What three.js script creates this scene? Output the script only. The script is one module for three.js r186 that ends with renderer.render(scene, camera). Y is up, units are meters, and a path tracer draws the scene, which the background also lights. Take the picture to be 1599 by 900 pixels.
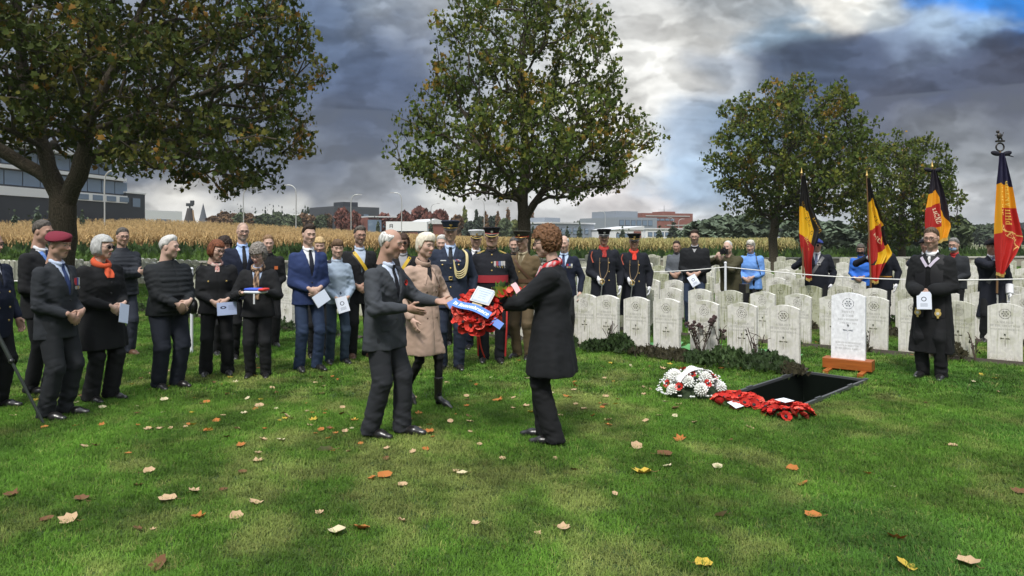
import * as THREE from 'three';
import { mergeGeometries } from 'three/addons/utils/BufferGeometryUtils.js';

// ---------------------------------------------------------------- camera, sky, sun, exposure
const F = 1100, CX = 799.5, HY = 370, EYE = 1.66;          // focal length and horizon row of the photograph, eye height in metres
const scene = new THREE.Scene();
const camera = new THREE.PerspectiveCamera(2 * Math.atan(450 / F) * 180 / Math.PI, 1599 / 900, 0.1, 4000);
camera.position.set(0, EYE, 0);
camera.lookAt(0, EYE, -10);
camera.setViewOffset(1599, 900, 0, 80, 1599, 900);         // shift lens: verticals stay vertical
const renderer = new THREE.WebGLRenderer({ antialias: true });
renderer.toneMapping = THREE.LinearToneMapping;
renderer.toneMappingExposure = 2.2;
renderer.shadowMap.enabled = true;
const SUNDIR = new THREE.Vector3(-0.16, 0.72, 0.5).normalize();
const sun = new THREE.DirectionalLight(new THREE.Color(1.0, 0.96, 0.9), 1.5);
sun.position.copy(SUNDIR).multiplyScalar(60);
sun.castShadow = true; sun.shadow.radius = 20;
sun.shadow.camera.left = -40; sun.shadow.camera.right = 40; sun.shadow.camera.top = 40; sun.shadow.camera.bottom = -40; sun.shadow.camera.far = 150;
sun.shadow.mapSize.set(2048, 2048);
scene.add(sun); scene.add(sun.target);

// ---------------------------------------------------------------- random, noise
function rng(seed) { let a = seed >>> 0; return () => { a = (a + 0x6D2B79F5) | 0; let t = Math.imul(a ^ (a >>> 15), 1 | a); t = (t + Math.imul(t ^ (t >>> 7), 61 | t)) ^ t; return ((t ^ (t >>> 14)) >>> 0) / 4294967296; }; }
const PERM = new Uint8Array(512), GR = new Float32Array(256 * 3);
{ const r = rng(7); const p = [...Array(256).keys()]; for (let i = 255; i > 0; i--) { const j = Math.floor(r() * (i + 1)); [p[i], p[j]] = [p[j], p[i]]; } for (let i = 0; i < 512; i++) PERM[i] = p[i & 255];
  for (let i = 0; i < 256; i++) { const z = r() * 2 - 1, t = r() * 6.2832, s = Math.sqrt(1 - z * z); GR[i * 3] = s * Math.cos(t); GR[i * 3 + 1] = s * Math.sin(t); GR[i * 3 + 2] = z; } }
function noise(x, y, z) {
  const X = Math.floor(x), Y = Math.floor(y), Z = Math.floor(z); x -= X; y -= Y; z -= Z;
  const u = x * x * x * (x * (x * 6 - 15) + 10), v = y * y * y * (y * (y * 6 - 15) + 10), w = z * z * z * (z * (z * 6 - 15) + 10);
  let out = 0;
  for (let k = 0; k < 8; k++) {
    const i = k & 1, j = (k >> 1) & 1, l = k >> 2;
    const h = PERM[(PERM[(PERM[(X + i) & 255] + Y + j) & 255] + Z + l) & 255] * 3;
    const g = GR[h] * (x - i) + GR[h + 1] * (y - j) + GR[h + 2] * (z - l);
    out += g * (i ? u : 1 - u) * (j ? v : 1 - v) * (l ? w : 1 - w);
  }
  return out * 1.5;
}
function fbm(x, y, z, n = 4) { let s = 0, a = 0.5; for (let i = 0; i < n; i++) { s += a * noise(x, y, z); x = x * 2.03 + 7.1; y = y * 2.03 + 3.7; z = z * 2.03 + 1.3; a *= 0.5; } return s; }
const clamp = (x, a = 0, b = 1) => Math.min(b, Math.max(a, x));
const lerp = (a, b, t) => a + (b - a) * t;
const sstep = (a, b, x) => { const t = clamp((x - a) / (b - a)); return t * t * (3 - 2 * t); };
const lin = (c) => (c <= 0.04045 ? c / 12.92 : ((c + 0.055) / 1.055) ** 2.4);
const D2R = Math.PI / 180;

// ---------------------------------------------------------------- sky: broken storm cloud, computed by direction
{
  // [bearing, elevation] as tangent-plane coordinates of the view north of the camera (pixels of the photograph), colour (sRGB 0-255), radius
  const C = [
    [520, 40, 84, 104, 134, 90], [600, 110, 66, 82, 112, 90], [560, 210, 78, 90, 112, 80], [480, 270, 104, 110, 120, 70], [400, 240, 92, 102, 120, 80], [640, 10, 176, 182, 188, 50], [600, 0, 130, 150, 172, 40],
    [420, 318, 196, 194, 186, 30], [300, 318, 205, 202, 194, 35], [560, 318, 178, 178, 176, 30], [620, 275, 140, 146, 154, 45], [700, 322, 196, 196, 192, 30], [350, 285, 150, 150, 152, 30], [540, 288, 112, 118, 126, 30],
    [980, 40, 200, 200, 197, 66], [1060, 110, 216, 215, 210, 66], [1010, 190, 214, 213, 208, 64], [940, 120, 202, 202, 198, 66], [1130, 20, 150, 156, 160, 50], [1130, 120, 122, 142, 166, 34], [1080, 60, 180, 180, 176, 40],
    [1200, 50, 116, 146, 172, 36], [1300, 22, 232, 230, 222, 34], [1235, 44, 214, 214, 208, 13], [1360, 30, 170, 182, 190, 26], [1400, 62, 112, 132, 160, 36], [1480, 40, 140, 165, 190, 30], [1565, 16, 52, 124, 204, 42], [1540, 46, 150, 178, 200, 18],
    [1240, 130, 62, 78, 104, 55], [1330, 110, 70, 84, 112, 50], [1400, 150, 78, 86, 108, 60], [1500, 110, 72, 84, 110, 50], [1580, 130, 62, 68, 88, 60], [1560, 190, 96, 102, 114, 50], [1480, 200, 118, 124, 132, 45], [1420, 190, 84, 90, 104, 45],
    [1080, 290, 140, 166, 192, 40], [1070, 225, 124, 152, 182, 36], [1120, 190, 100, 128, 158, 40], [1090, 335, 206, 206, 204, 34], [950, 322, 208, 202, 200, 40], [1530, 260, 124, 130, 136, 45], [1560, 310, 156, 160, 164, 40], [1500, 330, 176, 178, 180, 30], [1300, 320, 170, 176, 180, 50],
    [100, 200, 100, 108, 120, 120], [100, 40, 120, 130, 146, 120], [800, 200, 160, 166, 172, 90], [800, 40, 160, 168, 176, 90], [220, 120, 110, 118, 132, 100], [820, 325, 200, 200, 198, 50],
  ];
  const CL = C.map((c) => { const q = [lin(c[2] / 255), lin(c[3] / 255), lin(c[4] / 255)], g = (q[0] + q[1] + q[2]) / 3, s = c[2] < 70 && c[4] > 150 ? 0 : 0.18; return [c[0], c[1], lerp(q[0], g, s), lerp(q[1], g, s), lerp(q[2], g, s), c[5]]; });
  const W = 4096, H = 2048, data = new Float32Array(W * H * 4), G = 8, cw = W / G, ch = H / G, coarse = new Float32Array((cw + 1) * (ch + 1) * 3);
  const dark = [0.09, 0.1, 0.13], mid = [0.17, 0.2, 0.245], light = [0.46, 0.46, 0.45];
  for (let j = 0; j <= ch; j++) for (let i = 0; i <= cw; i++) {
    const el = (j / ch - 0.5) * Math.PI, az = (i / cw - 0.5) * 2 * Math.PI, ce = Math.cos(el), x = ce * Math.cos(az), z = ce * Math.sin(az), e = Math.max(Math.sin(el), 0);
    // cloud deck, flattened towards the horizon as a layer is
    const k = 1 / (e + 0.16), n = fbm(x * k * 0.75, 2.2 + e, z * k * 0.75, 5), t = clamp(0.5 + n * 1.25) * 2;
    const hz = (1 - sstep(0.0, 0.12, e)) * 0.5, up = 0.3 + 2.5 * sstep(0.16, 0.95, e);   // overcast skies brighten steadily towards the zenith
    for (let c = 0; c < 3; c++) coarse[(j * (cw + 1) + i) * 3 + c] = lerp(t < 1 ? lerp(dark[c], mid[c], t) : lerp(mid[c], light[c], t - 1), 0.4, hz) * up;
  }
  for (let j = 0; j < H; j++) {
    const el = ((j + 0.5) / H - 0.5) * Math.PI, se = Math.sin(el), ce = Math.cos(el), fj = (j + 0.5) / G, j0 = Math.floor(fj), tj = fj - j0;
    for (let i = 0; i < W; i++) {
      const az = ((i + 0.5) / W - 0.5) * 2 * Math.PI, fi = (i + 0.5) / G, i0 = Math.floor(fi), ti = fi - i0, o = (j * W + i) * 4;
      const q = [0, 0, 0]; for (let c = 0; c < 3; c++) { const A = (j0 * (cw + 1) + i0) * 3 + c, B = A + (cw + 1) * 3; q[c] = lerp(lerp(coarse[A], coarse[A + 3], ti), lerp(coarse[B], coarse[B + 3], ti), tj); }
      const x = ce * Math.cos(az), z = ce * Math.sin(az);
      if (z < -0.05 && el > -0.03) {
        const px0 = CX + (x / -z) * F, py0 = HY - (se / -z) * F;
        if (px0 > -700 && px0 < 2300 && py0 > -420) {
          const w1 = fbm(px0 / 170, py0 / 105, 3.1, 6), w2 = fbm(px0 / 170 + 40, py0 / 105, 8.4, 6);
          const px = px0 + w1 * 120, py = py0 + w2 * 72;
          let sw = 0, sr = 0, sg = 0, sb = 0;
          for (const c of CL) { const dx = (px - c[0]) / c[5], dy = (py - c[1]) / (c[5] * 0.62), qq = dx * dx + dy * dy; if (qq > 60) continue; const wgt = Math.exp(-qq * 0.62) + 0.0004 / (1 + qq * qq); sw += wgt; sr += wgt * c[2]; sg += wgt * c[3]; sb += wgt * c[4]; }
          const bil = 0.5 - 1.6 * Math.abs(fbm((px0 + w2 * 60) / 95, (py0 + w1 * 40) / 40, 1.7, 6));     // billows
          const cl = fbm((px0 + w2 * 130) / 120, (py0 + w1 * 60) / 42, 11.3, 6), edge = sstep(-0.1, 0.1, cl) - 0.5, fine = fbm((px0 + w1 * 80) / 36, (py0 + w2 * 30) / 15, 2.9, 4);     // cloud edges and wisps
          const m = Math.max(0.35, 1 + 0.34 * edge + 0.34 * bil + 0.4 * fbm((px0 + w2 * 90) / 210, py0 / 58, 5.7, 5) + 0.3 * fine) * 0.54 / Math.max(sw, 1e-6);
          const a = (1 - sstep(350, 1450, Math.abs(px0 - 800) - 600)) * (1 - sstep(20, 360, -py0)) * (sw > 1e-6 ? 1 : 0);
          q[0] = lerp(q[0], sr * m, a); q[1] = lerp(q[1], sg * m, a); q[2] = lerp(q[2], sb * m, a);
        }
      }
      data[o] = q[0]; data[o + 1] = q[1]; data[o + 2] = q[2]; data[o + 3] = 1;
    }
  }
  const tex = new THREE.DataTexture(data, W, H, THREE.RGBAFormat, THREE.FloatType);
  tex.mapping = THREE.EquirectangularReflectionMapping; tex.magFilter = THREE.LinearFilter; tex.minFilter = THREE.LinearFilter; tex.needsUpdate = true;
  scene.background = tex; scene.environment = tex;
}
scene.fog = new THREE.FogExp2(new THREE.Color(0.62, 0.66, 0.7), 0.00022);

// ---------------------------------------------------------------- helpers
const P = (px, d, y = 0) => new THREE.Vector3((px - CX) / F * d, y, -d);      // a bearing and a distance to a place
const dOf = (py) => EYE * F / (py - HY);                                       // distance of a point on level ground
const hAt = (py, d) => EYE - (py - HY) / F * d;
const taken = {};
function numbered(n) { if (!(n in taken)) { taken[n] = 0; return n; } taken[n]++; return n + '_' + String(taken[n]).padStart(3, '0'); }
function tag(o, label, category, group, kind) { if (label) o.userData.label = label; if (category) o.userData.category = category; if (group) o.userData.group = group; if (kind) o.userData.kind = kind; return o; }
function thing(name, label, category, pos = [0, 0, 0], turn = 0, group) {
  const o = new THREE.Group(); o.name = numbered(name); o.position.set(...pos); o.rotation.y = turn; scene.add(o); return tag(o, label, category, group);
}
function mesh(name, geo, mat, parent = scene) { const m = new THREE.Mesh(geo, mat); m.name = parent === scene ? numbered(name) : name; m.castShadow = m.receiveShadow = true; parent.add(m); return m; }
function structure(name, geo, mat) { const m = mesh(name, geo, mat); m.userData.kind = 'structure'; return m; }
function dup(o) { const c = o.clone(); c.userData = { ...o.userData }; c.name = numbered(o.name.replace(/_\d{3}$/, '')); scene.add(c); return c; }
const std = (r, g, b, rough = 0.9, more = {}) => new THREE.MeshStandardMaterial({ color: new THREE.Color().setRGB(r, g, b), roughness: rough, side: THREE.DoubleSide, ...more });
const phys = (r, g, b, rough = 0.9, more = {}) => new THREE.MeshPhysicalMaterial({ color: new THREE.Color().setRGB(r, g, b), roughness: rough, side: THREE.DoubleSide, ...more });
function box(w, h, d, x = 0, y = 0, z = 0) { const g = new THREE.BoxGeometry(w, h, d); g.translate(x, y, z); return g; }
function plainGeo(g) { const n = g.index ? g.toNonIndexed() : g; for (const k of Object.keys(n.attributes)) if (!['position', 'normal', 'uv'].includes(k)) n.deleteAttribute(k); return n; }
function merge(list) { return mergeGeometries(list.map(plainGeo)); }
function tube(pts, r, seg = 24, sides = 6, closed = false) { return new THREE.TubeGeometry(new THREE.CatmullRomCurve3(pts.map((p) => (p.isVector3 ? p : new THREE.Vector3(...p))), closed), seg, r, sides, closed); }
function cyl(a, b, ra, rb = ra, sides = 10) {            // a tapered rod from a to b
  const A = new THREE.Vector3(...(a.isVector3 ? a.toArray() : a)), B = new THREE.Vector3(...(b.isVector3 ? b.toArray() : b)), L = A.distanceTo(B);
  const g = new THREE.CylinderGeometry(rb, ra, L, sides); g.translate(0, L / 2, 0);
  g.applyQuaternion(new THREE.Quaternion().setFromUnitVectors(new THREE.Vector3(0, 1, 0), B.clone().sub(A).normalize())); g.translate(A.x, A.y, A.z); return g;
}
function canvasTex(w, h, draw, srgb = true) { const c = document.createElement('canvas'); c.width = w; c.height = h; draw(c.getContext('2d'), w, h); const t = new THREE.CanvasTexture(c); if (srgb) t.colorSpace = THREE.SRGBColorSpace; t.magFilter = THREE.LinearFilter; return t; }
function noiseTex(n, fn, srgb = true) {                   // fn(u, v) -> [r, g, b] 0..1, tiles if fn does
  const d = new Uint8Array(n * n * 4); for (let j = 0; j < n; j++) for (let i = 0; i < n; i++) { const c = fn(i / n, j / n); const o = (j * n + i) * 4; d[o] = clamp(c[0]) * 255; d[o + 1] = clamp(c[1]) * 255; d[o + 2] = clamp(c[2]) * 255; d[o + 3] = 255; }
  const t = new THREE.DataTexture(d, n, n); t.wrapS = t.wrapT = THREE.RepeatWrapping; t.magFilter = THREE.LinearFilter; if (srgb) t.colorSpace = THREE.SRGBColorSpace; t.needsUpdate = true; return t;
}
function instanced(name, geo, mat, mats, cols, parent = scene) {
  const m = new THREE.InstancedMesh(geo, mat, mats.length); m.name = parent === scene ? numbered(name) : name; m.castShadow = m.receiveShadow = true;
  mats.forEach((x, i) => { m.setMatrixAt(i, x); if (cols) m.setColorAt(i, cols[i]); }); m.userData.kind = 'stuff'; parent.add(m); return m;
}
// ---------------------------------------------------------------- ground
// the cemetery's grid: rows of graves run along U, columns along V
const U = new THREE.Vector3(0.80, 0, 0.60), V = new THREE.Vector3(0.60, 0, -0.80), ROW0 = new THREE.Vector3(3.43, 0, -8.87);
const grid = (u, v, y = 0) => ROW0.clone().addScaledVector(U, u).addScaledVector(V, v).setY(y);
const GRID_TURN = Math.atan2(-V.x, -V.z);                    // turn of a stone that faces -V
// open grave corners in the (u, v) grid
const GRAVE = { a: 0.345, b: 0.9, depth: 1.3, turn: 0.148 };
GRAVE.mid = grid(0.5, -1.22); GRAVE.V = V.clone().multiplyScalar(Math.cos(GRAVE.turn)).addScaledVector(U, Math.sin(GRAVE.turn)); GRAVE.U = U.clone().multiplyScalar(Math.cos(GRAVE.turn)).addScaledVector(V, -Math.sin(GRAVE.turn));
function terrain(x, d) {                                    // level cemetery; the fields beyond rise to the left and fall a little to the right
  if (d < 40) return 0;
  const t = Math.min((d - 40) / 80, 3.2), s = x / d;        // bearing
  const rise = lerp(-0.7, 3.3, sstep(0.16, -0.62, s));
  return rise * Math.min(t, 1) + rise * 0.35 * Math.max(0, t - 1) + 0.12 * noise(x / 30, d / 30, 0.5) * Math.min(t, 1);
}
const LAWN = noiseTex(512, (u, v) => {
  const T = 6.28318, a = Math.cos(T * u), b = Math.sin(T * u), c = Math.cos(T * v), e = Math.sin(T * v);
  const n = noise(a * 9, b * 9 + c * 9, e * 9) * 0.5 + noise(a * 40 + 5, b * 40 + c * 40, e * 40) * 0.9;
  const m = noise(a * 2 + 3, b * 2 + c * 2, e * 2);
  return [0.17 + n * 0.07 + m * 0.04, 0.25 + n * 0.08 + m * 0.02, 0.075 + n * 0.04];
});
{
  const sh = new THREE.Shape([[-70, -12], [70, -12], [70, 41], [-70, 41]].map((p) => new THREE.Vector2(...p)));
  const hole = [[-1, -1], [1, -1], [1, 1], [-1, 1]].map(([u, v]) => { const p = GRAVE.mid.clone().addScaledVector(GRAVE.U, u * GRAVE.a).addScaledVector(GRAVE.V, v * GRAVE.b); return new THREE.Vector2(p.x, -p.z); });
  sh.holes.push(new THREE.Path(hole));
  const g = new THREE.ShapeGeometry(sh); g.rotateX(-Math.PI / 2);
  const uv = g.attributes.uv, po = g.attributes.position; for (let i = 0; i < uv.count; i++) uv.setXY(i, po.getX(i) / 1.1, po.getZ(i) / 1.1);
  structure('lawn', g, new THREE.MeshStandardMaterial({ map: LAWN, roughness: 1, side: THREE.DoubleSide }));
  // the ground past the cemetery, out to the horizon
  const xs = [], ds = []; for (let i = 0; i <= 90; i++) { const t = i / 45 - 1; xs.push(Math.sign(t) * Math.pow(Math.abs(t), 1.6)); } for (let j = 0; j <= 70; j++) ds.push(40.2 + 2400 * Math.pow(j / 70, 2.6));
  const pos = [], col = [], idx = [], uvs = [];
  ds.forEach((d) => xs.forEach((s) => { const x = s * (d * 1.4 + 30); pos.push(x, terrain(x, d) - 0.02, -d); uvs.push(x / 2, d / 2); const n = noise(x / 40, d / 40, 2.2); col.push(0.115 + n * 0.035, 0.12 + n * 0.025, 0.052); }));
  for (let j = 0; j < 70; j++) for (let i = 0; i < 90; i++) { const a = j * 91 + i; idx.push(a, a + 1, a + 92, a, a + 92, a + 91); }
  const fg = new THREE.BufferGeometry(); fg.setAttribute('position', new THREE.Float32BufferAttribute(pos, 3)); fg.setAttribute('color', new THREE.Float32BufferAttribute(col, 3)); fg.setIndex(idx); fg.computeVertexNormals();
  structure('field_ground', fg, std(1, 1, 1, 1, { vertexColors: true }));
}
// ---------------------------------------------------------------- grass: short blades over the lawn
{
  const r = rng(11);
  function tuft(n, h, spread, w) {
    const pos = [], idx = [], nor = [];
    for (let i = 0; i < n; i++) {
      const a = r() * 6.283, rr = Math.sqrt(r()) * spread, x = Math.cos(a) * rr, z = Math.sin(a) * rr, t = r() * 6.283, hh = h * (0.55 + 0.6 * r()), lean = hh * (0.35 + 0.95 * r()), ly = Math.cos(t), lz = Math.sin(t), ww = w * (0.7 + 0.6 * r());
      const b = pos.length / 3, sx = -lz * ww, sz = ly * ww;
      pos.push(x - sx, -0.005, z - sz, x + sx, -0.005, z + sz, x + ly * lean * 0.35 - sx * 0.75, hh * 0.62, z + lz * lean * 0.35 - sz * 0.75, x + ly * lean * 0.35 + sx * 0.75, hh * 0.62, z + lz * lean * 0.35 + sz * 0.75, x + ly * lean, hh * (0.95 - 0.25 * r()), z + lz * lean);
      idx.push(b, b + 1, b + 3, b, b + 3, b + 2, b + 2, b + 3, b + 4);
    }
    const g = new THREE.BufferGeometry(); g.setAttribute('position', new THREE.Float32BufferAttribute(pos, 3)); g.setIndex(idx); g.computeVertexNormals(); return g;
  }
  const mat = phys(1, 1, 1, 0.85, { transmission: 0.3, thickness: 0, specularIntensity: 0.25 });
  const inGrave = (x, z) => { const dx = x - GRAVE.mid.x, dz = z - GRAVE.mid.z, u = dx * GRAVE.U.x + dz * GRAVE.U.z, v = dx * GRAVE.V.x + dz * GRAVE.V.z; return Math.abs(u) < GRAVE.a + 0.05 && Math.abs(v) < GRAVE.b + 0.05; };
  function zone(d0, d1, n, geos, scale) {
    const per = geos.map(() => [[], []]);
    for (let i = 0; i < n; i++) {
      const d = Math.sqrt(d0 * d0 + r() * (d1 * d1 - d0 * d0)), x = (r() * 2 - 1) * (d * 0.76 + 0.3);
      if (inGrave(x, -d)) continue;
      const k = Math.floor(r() * geos.length), s = scale * (0.75 + 0.5 * r());
      const patch = fbm(x * 0.55, d * 0.55, 4.4, 3), fine = fbm(x * 2.2, d * 2.2, 9.4, 3);
      const dry = clamp(sstep(0.0, 0.5, patch * 0.8 + fine * 1.1) * 0.62 + (r() < 0.09 ? 0.75 : 0)), lush = clamp(-patch * 1.8);
      const v = (0.75 + 0.4 * r()) * lerp(0.48, 1.25, clamp(0.5 + fbm(x * 1.3 + 5, d * 1.3, 2.1, 3) * 1.3 + fbm(x * 7, d * 7, 6.1, 2) * 0.7));
      const c = new THREE.Color().setRGB(lerp(0.13 - lush * 0.06, 0.35, dry) * v, lerp(0.272 - lush * 0.08, 0.365, dry) * v, lerp(0.032, 0.115, dry) * v);
      const m = new THREE.Matrix4().compose(new THREE.Vector3(x, 0, -d), new THREE.Quaternion().setFromAxisAngle(new THREE.Vector3(0, 1, 0), r() * 6.283), new THREE.Vector3(s, s * (r() < 0.12 ? 1.5 : 0.65 + 0.5 * r()) * (1 - dry * 0.3), s));
      per[k][0].push(m); per[k][1].push(c);
    }
    geos.forEach((g, k) => instanced('grass', g, mat, per[k][0], per[k][1]).userData.label = 'short green mown grass of the cemetery lawn');
  }
  const near = [0, 1, 2].map(() => tuft(11, 0.034, 0.032, 0.0017));
  zone(2.6, 7.2, 85000, near, 1);
  const midG = [0, 1].map(() => tuft(12, 0.04, 0.055, 0.003));
  zone(7.2, 15, 95000, midG, 1);
  const farG = [tuft(14, 0.05, 0.13, 0.006)];
  zone(15, 38, 70000, farG, 1);
}
// ---------------------------------------------------------------- cemetery wall with coping stones
const WALL = [];
{
  const m = std(0.3, 0.27, 0.22, 0.95), cop = [std(0.42, 0.4, 0.36, 0.9), std(0.38, 0.36, 0.32, 0.9), std(0.45, 0.43, 0.38, 0.9)];
  const a = P(-420, 29), b = P(1960, 43.5), L = a.distanceTo(b), dir = b.clone().sub(a).normalize(), turn = Math.atan2(-dir.z, dir.x);
  const w = thing('cemetery_wall', 'low stone boundary wall with pale coping along the maize field', 'wall', [a.x, 0, a.z], turn);
  mesh('wall_body', box(L, 0.46, 0.3, L / 2, 0.23, 0), m, w);
  const seg = 0.9, g = box(seg - 0.012, 0.085, 0.4), r = rng(3);
  for (let i = 0; i * seg < L; i++) { const c = mesh('coping_stone', g, cop[Math.floor(r() * 3)], w); c.position.set((i + 0.5) * seg, 0.503 + r() * 0.004, 0); }
}
// ---------------------------------------------------------------- trees
function leafGeo(size) {                                    // a lobed plane-tree leaf, slightly folded
  const k = [[0, 0], [0.22, 0.06], [0.5, 0.18], [0.3, 0.42], [0.42, 0.7], [0.16, 0.66], [0, 1.0], [-0.16, 0.66], [-0.42, 0.7], [-0.3, 0.42], [-0.5, 0.18], [-0.22, 0.06]];
  const pos = [0, 0.35 * size, 0], idx = []; k.forEach(([x, y]) => pos.push(x * size, y * size, -Math.abs(x) * 0.35 * size - (y - 0.4) * (y - 0.4) * 0.3 * size));
  for (let i = 0; i < k.length; i++) idx.push(0, 1 + i, 1 + (i + 1) % k.length);
  const g = new THREE.BufferGeometry(); g.setAttribute('position', new THREE.Float32BufferAttribute(pos, 3)); g.setIndex(idx); g.computeVertexNormals(); return g;
}
const BARK = noiseTex(256, (u, v) => { const T = 6.28318, n = noise(Math.cos(T * u) * 5, Math.sin(T * u) * 5, Math.sin(T * v) * 3) + 0.6 * noise(Math.cos(T * u) * 14, Math.sin(T * u) * 14 + Math.cos(T * v) * 9, Math.sin(T * v) * 9); return [0.3 + n * 0.12, 0.27 + n * 0.11, 0.22 + n * 0.1]; });
const barkMat = new THREE.MeshStandardMaterial({ map: BARK, bumpMap: BARK, bumpScale: 0.02, roughness: 0.95, side: THREE.DoubleSide });
const leafMat = phys(1, 1, 1, 0.8, { transmission: 0.3, thickness: 0, specularIntensity: 0.2 });
const LEAF = leafGeo(1);
function tubeAlong(pts, rad, sides) {                       // one tapered tube through points with their own radii
  const pos = [], uv = [], idx = []; const n = pts.length; let len = 0; const t = new THREE.Vector3(), up = new THREE.Vector3(), s = new THREE.Vector3(), q = new THREE.Vector3();
  for (let i = 0; i < n; i++) {
    t.copy(pts[Math.min(i + 1, n - 1)]).sub(pts[Math.max(i - 1, 0)]).normalize(); if (i) len += pts[i].distanceTo(pts[i - 1]);
    up.set(0.31, 0.1, 0.95); s.crossVectors(t, up).normalize(); q.crossVectors(s, t);
    for (let k = 0; k <= sides; k++) { const a = k / sides * 6.28318, c = Math.cos(a) * rad[i], e = Math.sin(a) * rad[i]; pos.push(pts[i].x + s.x * c + q.x * e, pts[i].y + s.y * c + q.y * e, pts[i].z + s.z * c + q.z * e); uv.push(k / sides * Math.max(1, Math.round(rad[i] * 8)), len / 0.9); }
  }
  for (let i = 0; i < n - 1; i++) for (let k = 0; k < sides; k++) { const a = i * (sides + 1) + k, b = a + sides + 1; idx.push(a, b, a + 1, a + 1, b, b + 1); }
  const g = new THREE.BufferGeometry(); g.setAttribute('position', new THREE.Float32BufferAttribute(pos, 3)); g.setAttribute('uv', new THREE.Float32BufferAttribute(uv, 2)); g.setIndex(idx); g.computeVertexNormals(); return g;
}
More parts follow.
